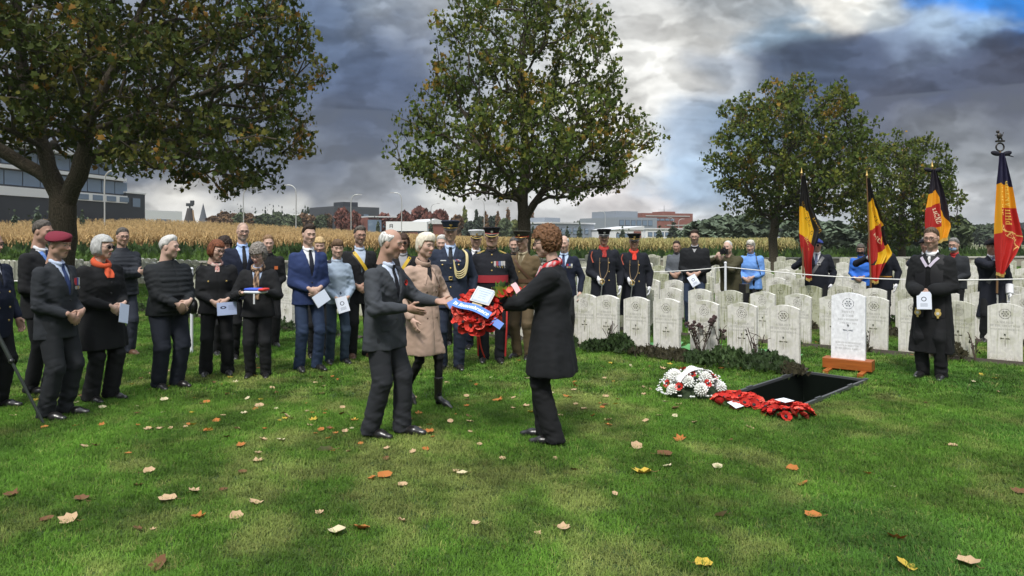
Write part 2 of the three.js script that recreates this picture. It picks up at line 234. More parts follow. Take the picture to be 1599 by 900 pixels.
// stems: [[x, y, z]...] polylines of the main stems; inside(p) -> 0..1 keep chance of a clump centre; box of the crown
function makeTree({ name = 'plane_tree', label, at, seed, stems, r0, lo, hi, inside, clumps, leaves, leaf, tones, clump = 0.42, group, twig = 0.006 }) {
  const r = rng(seed), t = thing(name, label, 'tree', [at.x, 0, at.z], 0, group);
  const N = [], add = (p, par) => { N.push({ p, par, kids: 0, w: 0, path: par < 0 ? 0 : N[par].path + p.distanceTo(N[par].p) }); return N.length - 1; };
  const root = add(new THREE.Vector3(0, -0.1, 0), -1); const stemOf = [];
  stems.forEach((s, si) => {
    let cur = s.from === undefined ? root : stemOf[s.from][s.at]; const list = [cur]; let a = N[cur].p.clone();
    s.pts.forEach((q) => { const b = new THREE.Vector3(...q), n = Math.max(1, Math.round(a.distanceTo(b) / 0.4)); for (let i = 1; i <= n; i++) { const p = a.clone().lerp(b, i / n); p.x += (r() - 0.5) * 0.06; p.z += (r() - 0.5) * 0.06; cur = add(p, cur); list.push(cur); } a = b; }); stemOf.push(list);
  });
  const first = Math.min(...stemOf.flat().filter((i) => N[i].p.y > lo[1] - 1.4));
  const pts = []; let guard = 0;
  while (pts.length < clumps && guard++ < clumps * 60) { const p = new THREE.Vector3(lerp(lo[0], hi[0], r()), lerp(lo[1], hi[1], r()), lerp(lo[2], hi[2], r())); if (r() < inside(p)) pts.push(p); }
  const ax = new THREE.Vector3(); const dAxis = (p) => { let best = 1e9; for (const l of stemOf) for (const i of l) { const q = N[i].p.distanceTo(p); if (q < best) best = q; } return best; };
  pts.map((p) => [dAxis(p), p]).sort((a, b) => a[0] - b[0]).forEach(([, p]) => {
    let bi = first, bc = 1e9; for (let i = 0; i < N.length; i++) { const q = N[i]; if (q.p.y < lo[1] - 1.2) continue; const c = q.p.distanceTo(p) + 0.22 * q.path + Math.max(0, q.p.y - p.y + 0.15) * 1.5; if (c < bc) { bc = c; bi = i; } }
    const a = N[bi].p.clone(), L = a.distanceTo(p), n = Math.max(1, Math.round(L / 0.45)); let cur = bi; const sag = Math.min(0.3, L * 0.1);
    for (let i = 1; i <= n; i++) { const f = i / n, q = a.clone().lerp(p, f); q.y += Math.sin(f * Math.PI) * sag; if (i < n) { q.x += (r() - 0.5) * 0.14; q.y += (r() - 0.5) * 0.14; q.z += (r() - 0.5) * 0.14; } cur = add(q, cur); }
    N[cur].leaf = true;
  });
  for (let i = N.length - 1; i > 0; i--) { if (!N[i].w) N[i].w = 1; N[N[i].par].w += N[i].w; N[N[i].par].kids++; }
  const tot = N[0].w, rad = (i) => Math.max(twig, r0 * Math.pow(N[i].w / tot, 0.46));
  const kidsOf = N.map(() => []); for (let i = 1; i < N.length; i++) kidsOf[N[i].par].push(i);
  const chains = []; const stack = [[0, -1]];
  while (stack.length) { let [i, from] = stack.pop(); const c = from < 0 ? [i] : [from, i]; for (;;) { const k = kidsOf[i]; if (!k.length) break; let b = k[0]; for (const j of k) if (N[j].w > N[b].w) b = j; for (const j of k) if (j !== b) stack.push([j, i]); c.push(b); i = b; } chains.push(c); }
  const trunkG = [], limbG = [];
  chains.forEach((c, k) => { const R = c.map((i, q) => (q === 0 && k ? Math.min(rad(c[0]), rad(c[1]) * 1.25) : rad(i))); if (!k) { R[0] *= 1.5; R[1] *= 1.22; } const big = R[0] > 0.05; (k === 0 ? trunkG : limbG).push(tubeAlong(c.map((i) => N[i].p), R, k === 0 ? 14 : big ? 8 : 4)); });
  mesh('trunk', merge(trunkG), barkMat, t);
  mesh('branches', merge(limbG), barkMat, t).userData.kind = 'stuff';
  const mats = [], cols = [], e = new THREE.Euler(), q = new THREE.Quaternion();
  const ends = N.map((n, i) => [n, i]).filter(([n, i]) => n.leaf || (i > 20 && n.w < 4));
  for (let i = 0; i < leaves; i++) {
    const [n] = ends[Math.floor(r() * ends.length)], p = n.p.clone(); const a = r() * 6.283, c = r() * 2 - 1, s = Math.sqrt(1 - c * c), rr = clump * Math.cbrt(r()); p.x += Math.cos(a) * s * rr; p.y += c * rr * 0.75 - 0.05; p.z += Math.sin(a) * s * rr;
    e.set(-0.6 + (r() - 0.5) * 2.2, r() * 6.283, (r() - 0.5) * 1.6); q.setFromEuler(e); const z = leaf * (0.4 + 1.0 * r());
    mats.push(new THREE.Matrix4().compose(p, q, new THREE.Vector3(z, z, z)));
    const h = fbm(p.x * 0.7 + seed, p.y * 0.7, p.z * 0.7, 2) + (r() - 0.5) * 0.5; const tn = tones[h > 0.36 ? 2 : h > 0.05 ? 1 : 0], v = 0.75 + 0.5 * r(); cols.push(new THREE.Color().setRGB(tn[0] * v, tn[1] * v, tn[2] * v));
  }
  instanced('crown', LEAF, leafMat, mats, cols, t);
  return t;
}
const TONES = [[0.066, 0.098, 0.016], [0.125, 0.142, 0.022], [0.28, 0.175, 0.03]];
const lump = (s, k) => (p) => 0.5 + 0.5 * noise(p.x * k + s, p.y * k, p.z * k);
{ // tree behind the officers: broad cone, two low limbs
  const at = P(818, 27), n = lump(3, 0.55);
  const prof = [[3.2, 2.6], [3.9, 4.5], [5.0, 4.9], [6.2, 4.4], [7.4, 3.7], [8.8, 3.7], [10.0, 3.3], [11.2, 2.4], [12.2, 0.8]];
  const R = (y) => { for (let i = 1; i < prof.length; i++) if (y < prof[i][0]) { const t = (y - prof[i - 1][0]) / (prof[i][0] - prof[i - 1][0]); return lerp(prof[i - 1][1], prof[i][1], clamp(t)); } return 0; };
  makeTree({ label: 'tall leafy plane tree with a broad crown growing behind the uniformed officers', at, seed: 5, r0: 0.25, stems: [{ pts: [[0.02, 1.5, 0], [-0.05, 3, 0.05], [0.1, 5, 0], [-0.15, 7.4, 0.1], [0.1, 10.2, 0]] }, { from: 0, at: 6, pts: [[0.75, 3.5, 0.2], [1.6, 4.9, 0.3], [2.1, 6.2, 0.2]] }, { from: 0, at: 8, pts: [[-0.9, 4.3, 0.3], [-1.8, 5.2, 0.4]] }],
    lo: [-5.4, 3.15, -5.0], hi: [5.4, 12.2, 5.0], inside: (p) => { const e = Math.hypot(p.x - 0.0, p.z) / Math.max(0.1, R(p.y) * (0.86 + 0.34 * n(p))); return e > 1 ? 0 : (0.35 + 0.65 * e) * sstep(0.3, 0.52, lump(9, 0.8)(p) + 0.1); },
    clumps: 1100, leaves: 23000, leaf: 0.165, tones: TONES, clump: 0.36 });
}
{ // great forked tree over the veterans' end of the lawn
  const at = P(92, 20), n = lump(13, 0.45);
  makeTree({ label: 'huge old plane tree with forked dark trunk and wide overhanging crown', at, seed: 21, r0: 0.35, stems: [{ pts: [[0.1, 1.6, 0], [0.12, 2.5, 0], [-0.35, 4.0, 0.1], [-0.9, 6.2, 0.2], [-1.0, 9.0, 0.3]] }, { from: 0, at: 6, pts: [[0.7, 3.4, 0.2], [1.15, 5.0, 0.4], [2.2, 7.4, 0.3], [3.2, 9.6, 0.2]] }, { from: 0, at: 8, pts: [[-1.6, 4.2, 0.4], [-3.2, 5.4, 0.5], [-4.8, 6.6, 0.4]] }, { from: 1, at: 6, pts: [[2.8, 5.2, 0.3], [4.6, 5.8, 0.3]] }],
    lo: [-7.5, 3.0, -5.5], hi: [7.9, 12.6, 5.8], inside: (p) => { const low = p.x > 2.6 ? 2.9 + Math.max(0, p.x - 5.4) * 0.95 : p.x < -1.0 ? 4.5 : 4.3; if (p.y < low - 0.4 * n(p)) return 0; const e = Math.sqrt((p.x / 7.7) ** 2 + ((p.y - 6.4) / 6.3) ** 2 + (p.z / 5.6) ** 2) / (0.82 + 0.3 * n(p)); return e > 1 ? 0 : (0.35 + 0.65 * e) * sstep(0.28, 0.5, lump(19, 0.75)(p) + 0.12); },
    clumps: 1600, leaves: 46000, leaf: 0.155, tones: [[0.056, 0.078, 0.015], [0.115, 0.115, 0.022], [0.26, 0.14, 0.028]], clump: 0.37 });
}
{ // tree by the flag bearers
  const at = P(1209, 34), n = lump(23, 0.6);
  makeTree({ label: 'rounded plane tree with clear stem standing behind the first standard bearer', at, seed: 31, r0: 0.21, stems: [{ pts: [[-0.05, 1.6, 0], [0.1, 2.8, 0], [0.25, 4.2, 0], [0.5, 6.0, 0], [0.9, 8.0, 0]] }, { from: 0, at: 7, pts: [[1.2, 3.9, 0.1], [2.3, 4.8, 0.2], [3.2, 5.6, 0.1]] }],
    lo: [-3.7, 2.4, -3.6], hi: [5.2, 9.6, 3.6], inside: (p) => { const w = p.x < 0.6 ? 3.7 : 4.3; const e = Math.sqrt(((p.x - 0.6) / w) ** 2 + ((p.y - 5.4) / (p.y > 5.4 ? 4.0 : 3.2)) ** 2 + (p.z / 3.6) ** 2) / (0.84 + 0.3 * n(p)); return e > 1 ? 0 : (0.35 + 0.65 * e) * sstep(0.32, 0.54, lump(29, 0.85)(p) + 0.1); },
    clumps: 780, leaves: 16500, leaf: 0.17, tones: TONES, clump: 0.36 });
}
{
  const at = P(1408, 42), n = lump(33, 0.6);
  makeTree({ label: 'dark green plane tree partly hidden behind the second and third standards', at, seed: 41, r0: 0.2, stems: [{ pts: [[0.05, 1.6, 0], [0, 3, 0], [0.2, 5.0, 0], [0.1, 7.2, 0]] }],
    lo: [-3.8, 1.2, -3.4], hi: [3.4, 8.6, 3.4], inside: (p) => { const e = Math.sqrt((p.x / 2.9) ** 2 + ((p.y - 4.5) / 3.5) ** 2 + (p.z / 3.2) ** 2) / (0.84 + 0.3 * n(p)); return e > 1 ? 0 : (0.35 + 0.65 * e) * sstep(0.34, 0.54, lump(39, 0.9)(p) + 0.1); },
    clumps: 560, leaves: 12000, leaf: 0.17, tones: TONES, clump: 0.36 });
}
// ---------------------------------------------------------------- maize field
{
  const r = rng(51);
  function maize(seedTone) {
    const pos = [], col = [], idx = []; const quad = (a, b, c, d, k) => { const o = pos.length / 3; pos.push(...a, ...b, ...c, ...d); for (let i = 0; i < 4; i++) col.push(...k); idx.push(o, o + 1, o + 2, o, o + 2, o + 3); };
    const gold = () => { const v = 0.75 + 0.5 * r(); return [0.4 * v, 0.265 * v, 0.105 * v]; }, green = () => { const v = 0.7 + 0.5 * r(); return [0.2 * v, 0.19 * v, 0.06 * v]; };
    for (let k = 0; k < 2; k++) { const a = k * 1.57, c = Math.cos(a) * 0.016, s = Math.sin(a) * 0.016; quad([-c, 0, -s], [c, 0, s], [c * 0.5, 1.85, s * 0.5], [-c * 0.5, 1.85, -s * 0.5], gold()); }
    for (let i = 0; i < 11; i++) {
      const y = 0.25 + i * 0.145 + r() * 0.06, a = (i % 2) * 3.1416 + r() * 1.4, L = 0.42 + 0.22 * r(), w = 0.028, ca = Math.cos(a), sa = Math.sin(a), k = y < 0.7 && r() < 0.6 ? green() : gold();
      const p = [[0.02, y], [L * 0.45, y + 0.17], [L * 0.85, y + 0.02], [L, y - 0.22 - 0.15 * r()]];
      for (let j = 0; j < 3; j++) { const w0 = w * [0.6, 1, 0.8][j], w1 = w * [1, 0.8, 0.15][j]; quad([ca * p[j][0] - sa * w0, p[j][1], sa * p[j][0] + ca * w0], [ca * p[j][0] + sa * w0, p[j][1], sa * p[j][0] - ca * w0], [ca * p[j + 1][0] + sa * w1, p[j + 1][1], sa * p[j + 1][0] - ca * w1], [ca * p[j + 1][0] - sa * w1, p[j + 1][1], sa * p[j + 1][0] + ca * w1], k); }
    }
    for (let i = 0; i < 5; i++) { const a = r() * 6.283, x = Math.cos(a) * 0.12, z = Math.sin(a) * 0.12; quad([-0.01, 1.82, 0], [0.01, 1.82, 0], [x + 0.012, 2.12 + 0.1 * r(), z], [x - 0.012, 2.1, z], [0.5, 0.35, 0.16]); }
    const g = new THREE.BufferGeometry(); g.setAttribute('position', new THREE.Float32BufferAttribute(pos, 3)); g.setAttribute('color', new THREE.Float32BufferAttribute(col, 3)); g.setIndex(idx); g.computeVertexNormals(); return g;
  }
  const mat = std(1, 1, 1, 0.85, { vertexColors: true });
  const field = thing('maize_field', 'ripe golden maize field stretching behind the cemetery wall', 'maize');
  field.userData.kind = 'stuff';
  for (let v = 0; v < 3; v++) {
    const g = maize(v), mats = [], cols = [];
    for (let i = 0; i < 10500; i++) {
      const d = i < 5000 ? 47 + r() * 9 : 56 + Math.pow(r(), 1.15) * 68, q = -0.86 + r() * (0.43 + 0.86), x = q * d; if (q > 0.40 - Math.max(0, d - 60) * 0.0006) continue;
      const s = (0.6 + 0.2 * r()), y = terrain(x, d); mats.push(new THREE.Matrix4().compose(new THREE.Vector3(x, y, -d), new THREE.Quaternion().setFromEuler(new THREE.Euler((r() - 0.5) * 0.12, r() * 6.283, (r() - 0.5) * 0.12)), new THREE.Vector3(s * 1.1, s, s * 1.1)));
      const k = 0.8 + 0.35 * r(), gr = sstep(-0.2, 0.3, q) * (0.3 + 0.5 * r()); cols.push(new THREE.Color().setRGB(k * (1 - gr * 0.35), k * (1 + gr * 0.12), k * (1 - gr * 0.1)));
    }
    instanced('maize_plants', g, mat, mats, cols, field);
  }
  // weeds along the field's edge
  const wm = [], wc = []; for (let i = 0; i < 9000; i++) { const d = 41.5 + r() * 6.2, q = -0.86 + r() * 1.62, x = q * d; const s = (0.45 + 0.75 * r()) * (0.35 + 0.65 * sstep(42, 46, d)); wm.push(new THREE.Matrix4().compose(new THREE.Vector3(x, terrain(x, d) + 0.1 * s, -d), new THREE.Quaternion().setFromEuler(new THREE.Euler(-1 + r() * 1.4, r() * 6.283, r() - 0.5)), new THREE.Vector3(s * 0.55, s, s * 0.55))); const v = 0.7 + 0.6 * r(); const br = d < 44.5 ? 1.5 : 1; wc.push(new THREE.Color().setRGB(0.05 * v * br, 0.088 * v * br, 0.026 * v)); }
  const weeds = instanced('weeds', LEAF, leafMat, wm, wc); tag(weeds, 'dark green weeds growing along the edge of the maize', 'weeds');
}
// ---------------------------------------------------------------- far trees and bushes: real crowns of many small leaf faces
function crownGeo(seed, n, shape, leaf, rx, ry, rz, y0) {
  const r = rng(seed), pos = [], col = [], idx = [];
  for (let i = 0; i < n; i++) {
    let x, y, z; for (let q = 0; q < 40; q++) { x = r() * 2 - 1; y = r() * 2 - 1; z = r() * 2 - 1; const lim = shape === 'cone' ? 1 - (y + 1) / 2 : shape === 'poplar' ? Math.sqrt(Math.max(0, 1 - y * y)) * (0.9 - 0.25 * y) : Math.sqrt(Math.max(0, 1 - y * y)); const e = Math.hypot(x, z) / Math.max(lim, 0.04); const k = 0.78 + 0.42 * noise(x * 2.2 + seed, y * 2.2, z * 2.2); if (e < k && r() < 0.25 + 0.75 * e && noise(x * 4 + seed, y * 4, z * 4) > -0.28) break; }
    const a = r() * 6.283, b = (r() - 0.5) * 2.4, s = leaf * (0.6 + 0.8 * r()), cx = x * rx, cy = y0 + (y + 1) * ry, cz = z * rz, ux = Math.cos(a) * s, uz = Math.sin(a) * s, vy = Math.cos(b) * s, vx = -Math.sin(a) * Math.sin(b) * s, vz = Math.cos(a) * Math.sin(b) * s, o = pos.length / 3;
    pos.push(cx - ux, cy, cz - uz, cx + vx * 0.8, cy + vy * 0.8, cz + vz * 0.8, cx + ux, cy, cz + uz, cx - vx, cy - vy, cz - vz); const v = 0.7 + 0.6 * r(); for (let k = 0; k < 4; k++) col.push(v, v, v); idx.push(o, o + 1, o + 2, o, o + 2, o + 3);
  }
  const g = new THREE.BufferGeometry(); g.setAttribute('position', new THREE.Float32BufferAttribute(pos, 3)); g.setAttribute('color', new THREE.Float32BufferAttribute(col, 3)); g.setIndex(idx); g.computeVertexNormals(); return g;
}
const FAR = { round: [0, 1, 2].map((k) => crownGeo(60 + k, 700, 'round', 0.13, 0.5, 0.42, 0.5, 0.16)), poplar: [crownGeo(71, 600, 'poplar', 0.075, 0.17, 0.46, 0.17, 0.08), crownGeo(72, 600, 'poplar', 0.07, 0.14, 0.46, 0.14, 0.08)], cone: [crownGeo(75, 700, 'cone', 0.07, 0.3, 0.47, 0.3, 0.06)], bush: [0, 1, 2].map((k) => crownGeo(80 + k, 1500, 'round', 0.075, 0.52, 0.5, 0.5, 0.0)) };
const FTRUNK = cyl([0, -0.05, 0], [0, 0.6, 0], 0.03, 0.015, 6), farBark = std(0.06, 0.05, 0.04), tintCache = {};
const tint = (c) => tintCache[c.join()] ??= std(...c, 0.9, { vertexColors: true });
function farTree(kind, px, d, topPy, width, c, label, category = 'tree', group) {
  const p = P(px, d); p.y = terrain(p.x, d); const H = hAt(topPy, d) - p.y, r = rng(Math.round(px * 7 + d));
  const t = thing(kind === 'bush' ? 'willow_bush' : kind === 'cone' ? 'conifer_tree' : kind === 'poplar' ? 'poplar_tree' : 'autumn_tree', label, category, [p.x, p.y, p.z], r() * 6.283, group);
  t.scale.set(width * d / F, H, width * d / F); const list = FAR[kind];
  mesh('crown', list[Math.floor(r() * list.length)], tint(c), t).userData.kind = 'stuff'; mesh('trunk', FTRUNK, farBark, t); return t;
}
{
  const r = rng(91), OL = [0.075, 0.1, 0.045], BR = [0.15, 0.085, 0.04], RD = [0.15, 0.055, 0.04], DK = [0.03, 0.045, 0.025], WI = [0.1, 0.135, 0.085], YG = [0.14, 0.16, 0.04];
  const grp = (s) => s;
  // willows right of the maize
  [[1100, 344, 62], [1128, 336, 60], [1168, 334, 66], [1252, 338, 62], [1296, 345, 70], [1340, 350, 62], [1380, 346, 66], [1418, 352, 56], [1080, 354, 36]].forEach(([px, top, w], i) => farTree('bush', px, 74 + (i % 3) * 3, top, w * 1.25, WI, 'grey green willow thicket bush at the end of the maize field', 'bush', 'willow bushes past the maize'));
  [[1490, 338, 44], [1452, 366, 60], [1530, 352, 30], [1552, 350, 34], [1580, 356, 30], [1605, 360, 30]].forEach(([px, top, w], i) => farTree(i < 2 ? 'round' : 'round', px, i ? 170 + i * 4 : 70, top, w * 1.2, i === 0 ? OL : [0.06, 0.085, 0.045], i === 0 ? 'lone bushy olive tree standing behind the third standard' : 'dark round tree on the skyline past the stubble field', 'tree', i ? 'skyline trees past the stubble' : undefined));
  // autumn row before the long white shed
  for (let i = 0; i < 15; i++) farTree('round', 330 + i * 14 + r() * 6, 205 + r() * 20, 330 + r() * 8, 20 + r() * 8, r() < 0.65 ? BR : OL, 'bare brownish autumn tree in front of the long white shed', 'tree', 'autumn trees by the white shed');
  for (let i = 0; i < 12; i++) farTree('cone', 338 + i * 17 + r() * 10, 300, 318 + r() * 12, 12 + r() * 6, DK, 'dark pointed conifer on the skyline behind the white shed', 'tree', 'skyline conifers');
  for (let i = 0; i < 9; i++) farTree('poplar', 470 + i * 7 + r() * 4, 260, 322 + r() * 8, 20, DK, 'narrow dark poplar in the row beside the dark office block', 'tree', 'poplars by the dark office block');
  [[534, 322, 30], [552, 326, 28], [546, 332, 26], [655, 320, 40], [632, 326, 30], [688, 324, 38], [670, 328, 32], [600, 330, 34]].forEach(([px, top, w]) => farTree('round', px, 165 + r() * 15, top + 4, w * 0.8, RD, 'deep red autumn tree near the brick offices', 'tree', 'red autumn trees'));
  for (let i = 0; i < 14; i++) farTree(i % 2 ? 'poplar' : 'round', 712 + i * 9 + r() * 5, 180 + r() * 30, (i % 2 ? 320 : 336) + r() * 12, i % 2 ? 26 : 24, [DK, OL, YG, BR][Math.floor(r() * 4)], i % 2 ? 'slim poplar tree in the mixed row behind the officers' : 'small round tree in the mixed row behind the officers', 'tree', i % 2 ? 'poplars behind the officers' : 'round trees behind the officers');
  [[506, 336, 12], [418, 334, 14], [590, 338, 12], [673, 340, 14], [832, 346, 16], [862, 348, 16], [905, 346, 18], [886, 352, 18], [972, 352, 20], [1030, 352, 22], [1052, 346, 44]].forEach(([px, top, w]) => farTree('cone', px, 150, top, w * 1.4, [0.05, 0.07, 0.04], 'small dark conifer planted in front of the offices', 'tree', 'conifers before the offices'));
  [[22, 322, 28], [58, 318, 40], [128, 322, 26]].forEach(([px, top, w]) => farTree('cone', px, 82, top + 4, w, [0.07, 0.1, 0.06], 'feathery young conifer against the dark building wall', 'tree', 'conifers by the dark wall'));
  for (let i = 0; i < 30; i++) farTree('round', -40 + i * 58 + r() * 30, 420 + r() * 160, 346 + r() * 10, 46 + r() * 30, r() < 0.6 ? [0.06, 0.07, 0.045] : [0.1, 0.075, 0.045], 'hazy distant tree on the horizon', 'tree', 'distant horizon trees');
}
// ---------------------------------------------------------------- buildings far behind
const glassM = phys(0.16, 0.22, 0.3, 0.08, { metalness: 0.0, clearcoat: 1 }), whiteM = std(0.72, 0.73, 0.74, 0.6), darkM = std(0.03, 0.034, 0.042, 0.5), brickM = std(0.22, 0.085, 0.065, 0.9), greyM = std(0.24, 0.27, 0.31, 0.7), frameM = std(0.06, 0.065, 0.075, 0.5), roofM = std(0.6, 0.61, 0.62, 0.6), concM = std(0.4, 0.4, 0.39, 0.8);
// a facade from a to b (ground bearings/distances), depth behind it; courses: [y0, y1, kind]
function building(name, label, pxA, dA, pxB, dB, depth, wall, H, rows, extra, base0) {
  const a = P(pxA, dA), b = P(pxB, dB), L = a.distanceTo(b), dir = b.clone().sub(a).normalize(), turn = Math.atan2(-dir.z, dir.x), base = base0 ?? Math.min(terrain(a.x, dA), terrain(b.x, dB)) - 0.4;
  const t = thing(name, label, 'building', [a.x, base, a.z], turn);          // local x along the facade, -z behind it
  mesh('wall', box(L, H, depth, L / 2, H / 2, -depth / 2), wall, t);
  for (const [y0, y1, w, gap, x0 = 0.6, x1 = L - 0.6] of rows) { const n = Math.max(1, Math.floor((x1 - x0) / (w + gap))), g = box(w, y1 - y0, 0.12), fg = box(w + 0.24, y1 - y0 + 0.24, 0.08); for (let i = 0; i < n; i++) { const f = mesh('window', fg, frameM, t); f.position.set(x0 + (i + 0.5) * (w + gap), (y0 + y1) / 2, 0.03); const p = mesh('pane', g, glassM, f); p.position.z = 0.04; } }
  if (extra) extra(t, L, base); return t;
}
building('office_building', 'large modern white and dark glazed building behind the forked tree', -170, 82, 196, 121, 26, darkM, 7.4, [], (t, L) => {
  mesh('white_band', box(L + 0.4, 1.25, 26.4, L / 2, 8.03, -13), whiteM, t);
  mesh('storey', box(L, 2.5, 25, L / 2, 9.92, -13), frameM, t);
  mesh('white_band', box(L + 0.3, 0.5, 26.2, L / 2, 11.43, -13), whiteM, t);
  mesh('storey', box(L - 1, 2.6, 24, L / 2 - 2, 12.99, -13), frameM, t);
  mesh('roof', box(L + 0.6, 0.6, 27, L / 2, 14.6, -13), roofM, t);
  const g1 = box(2.9, 2.0, 0.1), g2 = box(2.9, 2.1, 0.1), g3 = box(2.2, 0.85, 0.1); for (let i = 0; i * 3.1 + 2 < L; i++) { const p = mesh('pane', g1, glassM, t); p.position.set(i * 3.1 + 1.6, 9.95, -0.42); if (i * 3.1 < L - 5) { const q = mesh('pane', g2, glassM, t); q.position.set(i * 3.1 + 1.6, 13.0, -0.9); } if (i * 3.1 > L * 0.62) { const s = mesh('pane', g3, glassM, t); s.position.set(i * 3.1 + 1.6, 8.0, 0.22); } }
}, 0);
building('annex_block', 'dark cubic annex with one window at the end of the modern building', 196, 121, 226, 126, 18, darkM, 9.2, [[6.9, 8.4, 1.9, 0.2, 1.6, 4.2]], (t, L) => mesh('roof', box(L + 0.3, 0.25, 18.3, L / 2, 9.33, -9), whiteM, t), 0);
building('white_pavilion', 'low white pavilion with dark openings beside the dark annex', 226, 150, 284, 158, 10, whiteM, 4.4, [[0.8, 2.4, 3.2, 1.6, 2, 9]]);
building('long_shed', 'long low white shed behind the row of autumn trees', 368, 235, 484, 240, 18, whiteM, 7.2, [[2.2, 4.4, 3.6, 2.4]]);
building('dark_office_block', 'dark grey office block above the red trees', 522, 205, 592, 215, 16, frameM, 9.6, [[5.4, 7.4, 1.6, 1.2], [2.4, 4.4, 1.6, 1.2]], (t, L) => mesh('roof_house', box(5, 1.6, 6, 8, 10.41, -8), darkM, t));
building('brick_office', 'brick office with pale blue glazed front near the white trailer', 574, 172, 640, 178, 12, brickM, 6.0, [[3.6, 5.0, 1.4, 0.9, 3.6], [0.9, 2.6, 1.4, 0.9, 3.6]], (t) => { mesh('glazed_front', box(3.4, 5.4, 0.5, 1.7, 2.7, 0.2), glassM, t); mesh('roof', box(11, 0.3, 13, 5.5, 6.16, -6), roofM, t); });
building('gabled_office', 'small brick and glass office with a pale roof behind the air officer', 663, 160, 696, 163, 9, brickM, 4.6, [[1.4, 3.4, 1.2, 0.5, 0.4, 3.2]], (t, L) => { const s = new THREE.Shape([[-0.3, 0], [L + 0.3, 0], [L + 0.3, 0.5], [L * 0.5, 1.2], [-0.3, 0.2]].map((p) => new THREE.Vector2(...p))); const g = new THREE.ExtrudeGeometry(s, { depth: 9.6, bevelEnabled: false }); g.translate(0, 4.61, -9.3); mesh('roof', g, roofM, t); });
building('blue_grey_block', 'low blue grey block with pale roof behind the old veteran', 862, 190, 928, 205, 18, greyM, 6.6, [[3.8, 5.4, 1.6, 1.2], [1.2, 2.8, 1.6, 1.2]], (t, L) => { mesh('roof', box(L + 0.5, 0.4, 18.5, L / 2, 6.81, -9), roofM, t); mesh('roof_house', box(7, 1.4, 6, 8, 7.72, -9), greyM, t); });
building('grey_tower_block', 'stepped grey blue office block left of the big brick building', 964, 232, 1026, 240, 22, greyM, 9.6, [[6.9, 8.6, 1.7, 0.7], [3.9, 5.6, 1.7, 0.7]], (t, L) => { mesh('storey', box(L * 0.55, 2.2, 14, L * 0.42, 10.71, -11), greyM, t); });
building('brick_tower', 'big red brick building with pale stripes on the skyline', 1003, 275, 1082, 283, 30, brickM, 12.6, [[9.7, 10.4, 1.8, 0.5, 1, 16]], (t, L) => { mesh('pale_stripe', box(L - 3, 0.35, 0.2, L / 2, 11.5, 0.12), concM, t); mesh('pale_stripe', box(L * 0.4, 0.35, 0.2, L * 0.68, 7.9, 0.12), concM, t); mesh('roof_house', box(6, 1.0, 8, L - 6, 13.11, -12), brickM, t); mesh('mast', cyl([L - 7, 13, -10], [L - 7, 16.2, -10], 0.12, 0.05, 6), frameM, t); });
building('white_office', 'two storey white office with window rows in front of the brick building', 1008, 205, 1082, 210, 14, whiteM, 5.2, [[3.2, 4.3, 1.3, 0.6], [1.0, 2.1, 1.3, 0.6]], (t, L) => mesh('roof', box(L + 0.6, 0.35, 14.6, L / 2, 5.38, -7), roofM, t));
building('white_workshop', 'white workshop with sloping roof beside the grey block', 958, 195, 1004, 200, 12, whiteM, 5.0, [[2.4, 3.9, 1.5, 0.9, 0.6, 5.5]], (t, L) => { const s = new THREE.Shape([[-0.3, 0], [L + 0.3, 0], [L + 0.3, 1.0], [L + 0.1, 1.1]].map((p) => new THREE.Vector2(...p))); const g = new THREE.ExtrudeGeometry(s, { depth: 12.6, bevelEnabled: false }); g.translate(0, 5.01, -12.3); mesh('roof', g, roofM, t); mesh('brick_bay', box(2.2, 4.6, 0.6, L - 2.2, 2.3, 0.31), brickM, t); });
{ // monument on its dark pylon, spire, mast
  const d = 142, p = P(296, d); p.y = terrain(p.x, d); const t = thing('obelisk_monument', 'dark tapering obelisk monument with a winged top beside the pavilion', 'monument', [p.x, p.y - 0.3, p.z]);
  const H = hAt(323, d) - p.y; const sh = new THREE.CylinderGeometry(0.5, 1.6, H, 4); sh.rotateY(0.78); sh.translate(0, H / 2, 0); mesh('shaft', sh, std(0.05, 0.045, 0.045), t);
  mesh('winged_figure', merge([box(1.3, 0.6, 0.5, 0, H + 0.7, 0), box(0.7, 0.9, 0.4, 0.5, H + 1.1, 0), box(0.25, 0.6, 0.25, 0, H + 0.25, 0)]), std(0.04, 0.045, 0.05), t);
  mesh('bronze_strip', (() => { const g = box(0.25, H * 0.9, 0.1); g.rotateZ(0.1); g.translate(1.25, H * 0.46, 0.9); return g; })(), std(0.3, 0.2, 0.12), t);
  const q = P(317, 620); q.y = terrain(q.x, 620) - 1; const sp = thing('church_spire', 'tiny pointed church spire far off beside the obelisk', 'church', [q.x, q.y, q.z]); const sH = hAt(317, 620) - q.y; const tw = box(5, sH * 0.5, 5, 0, sH * 0.25, 0); mesh('tower', tw, std(0.09, 0.09, 0.1), sp); const cn = new THREE.ConeGeometry(3.2, sH * 0.5, 4); cn.rotateY(0.78); cn.translate(0, sH * 0.75, 0); mesh('spire', cn, std(0.05, 0.055, 0.065), sp);
}
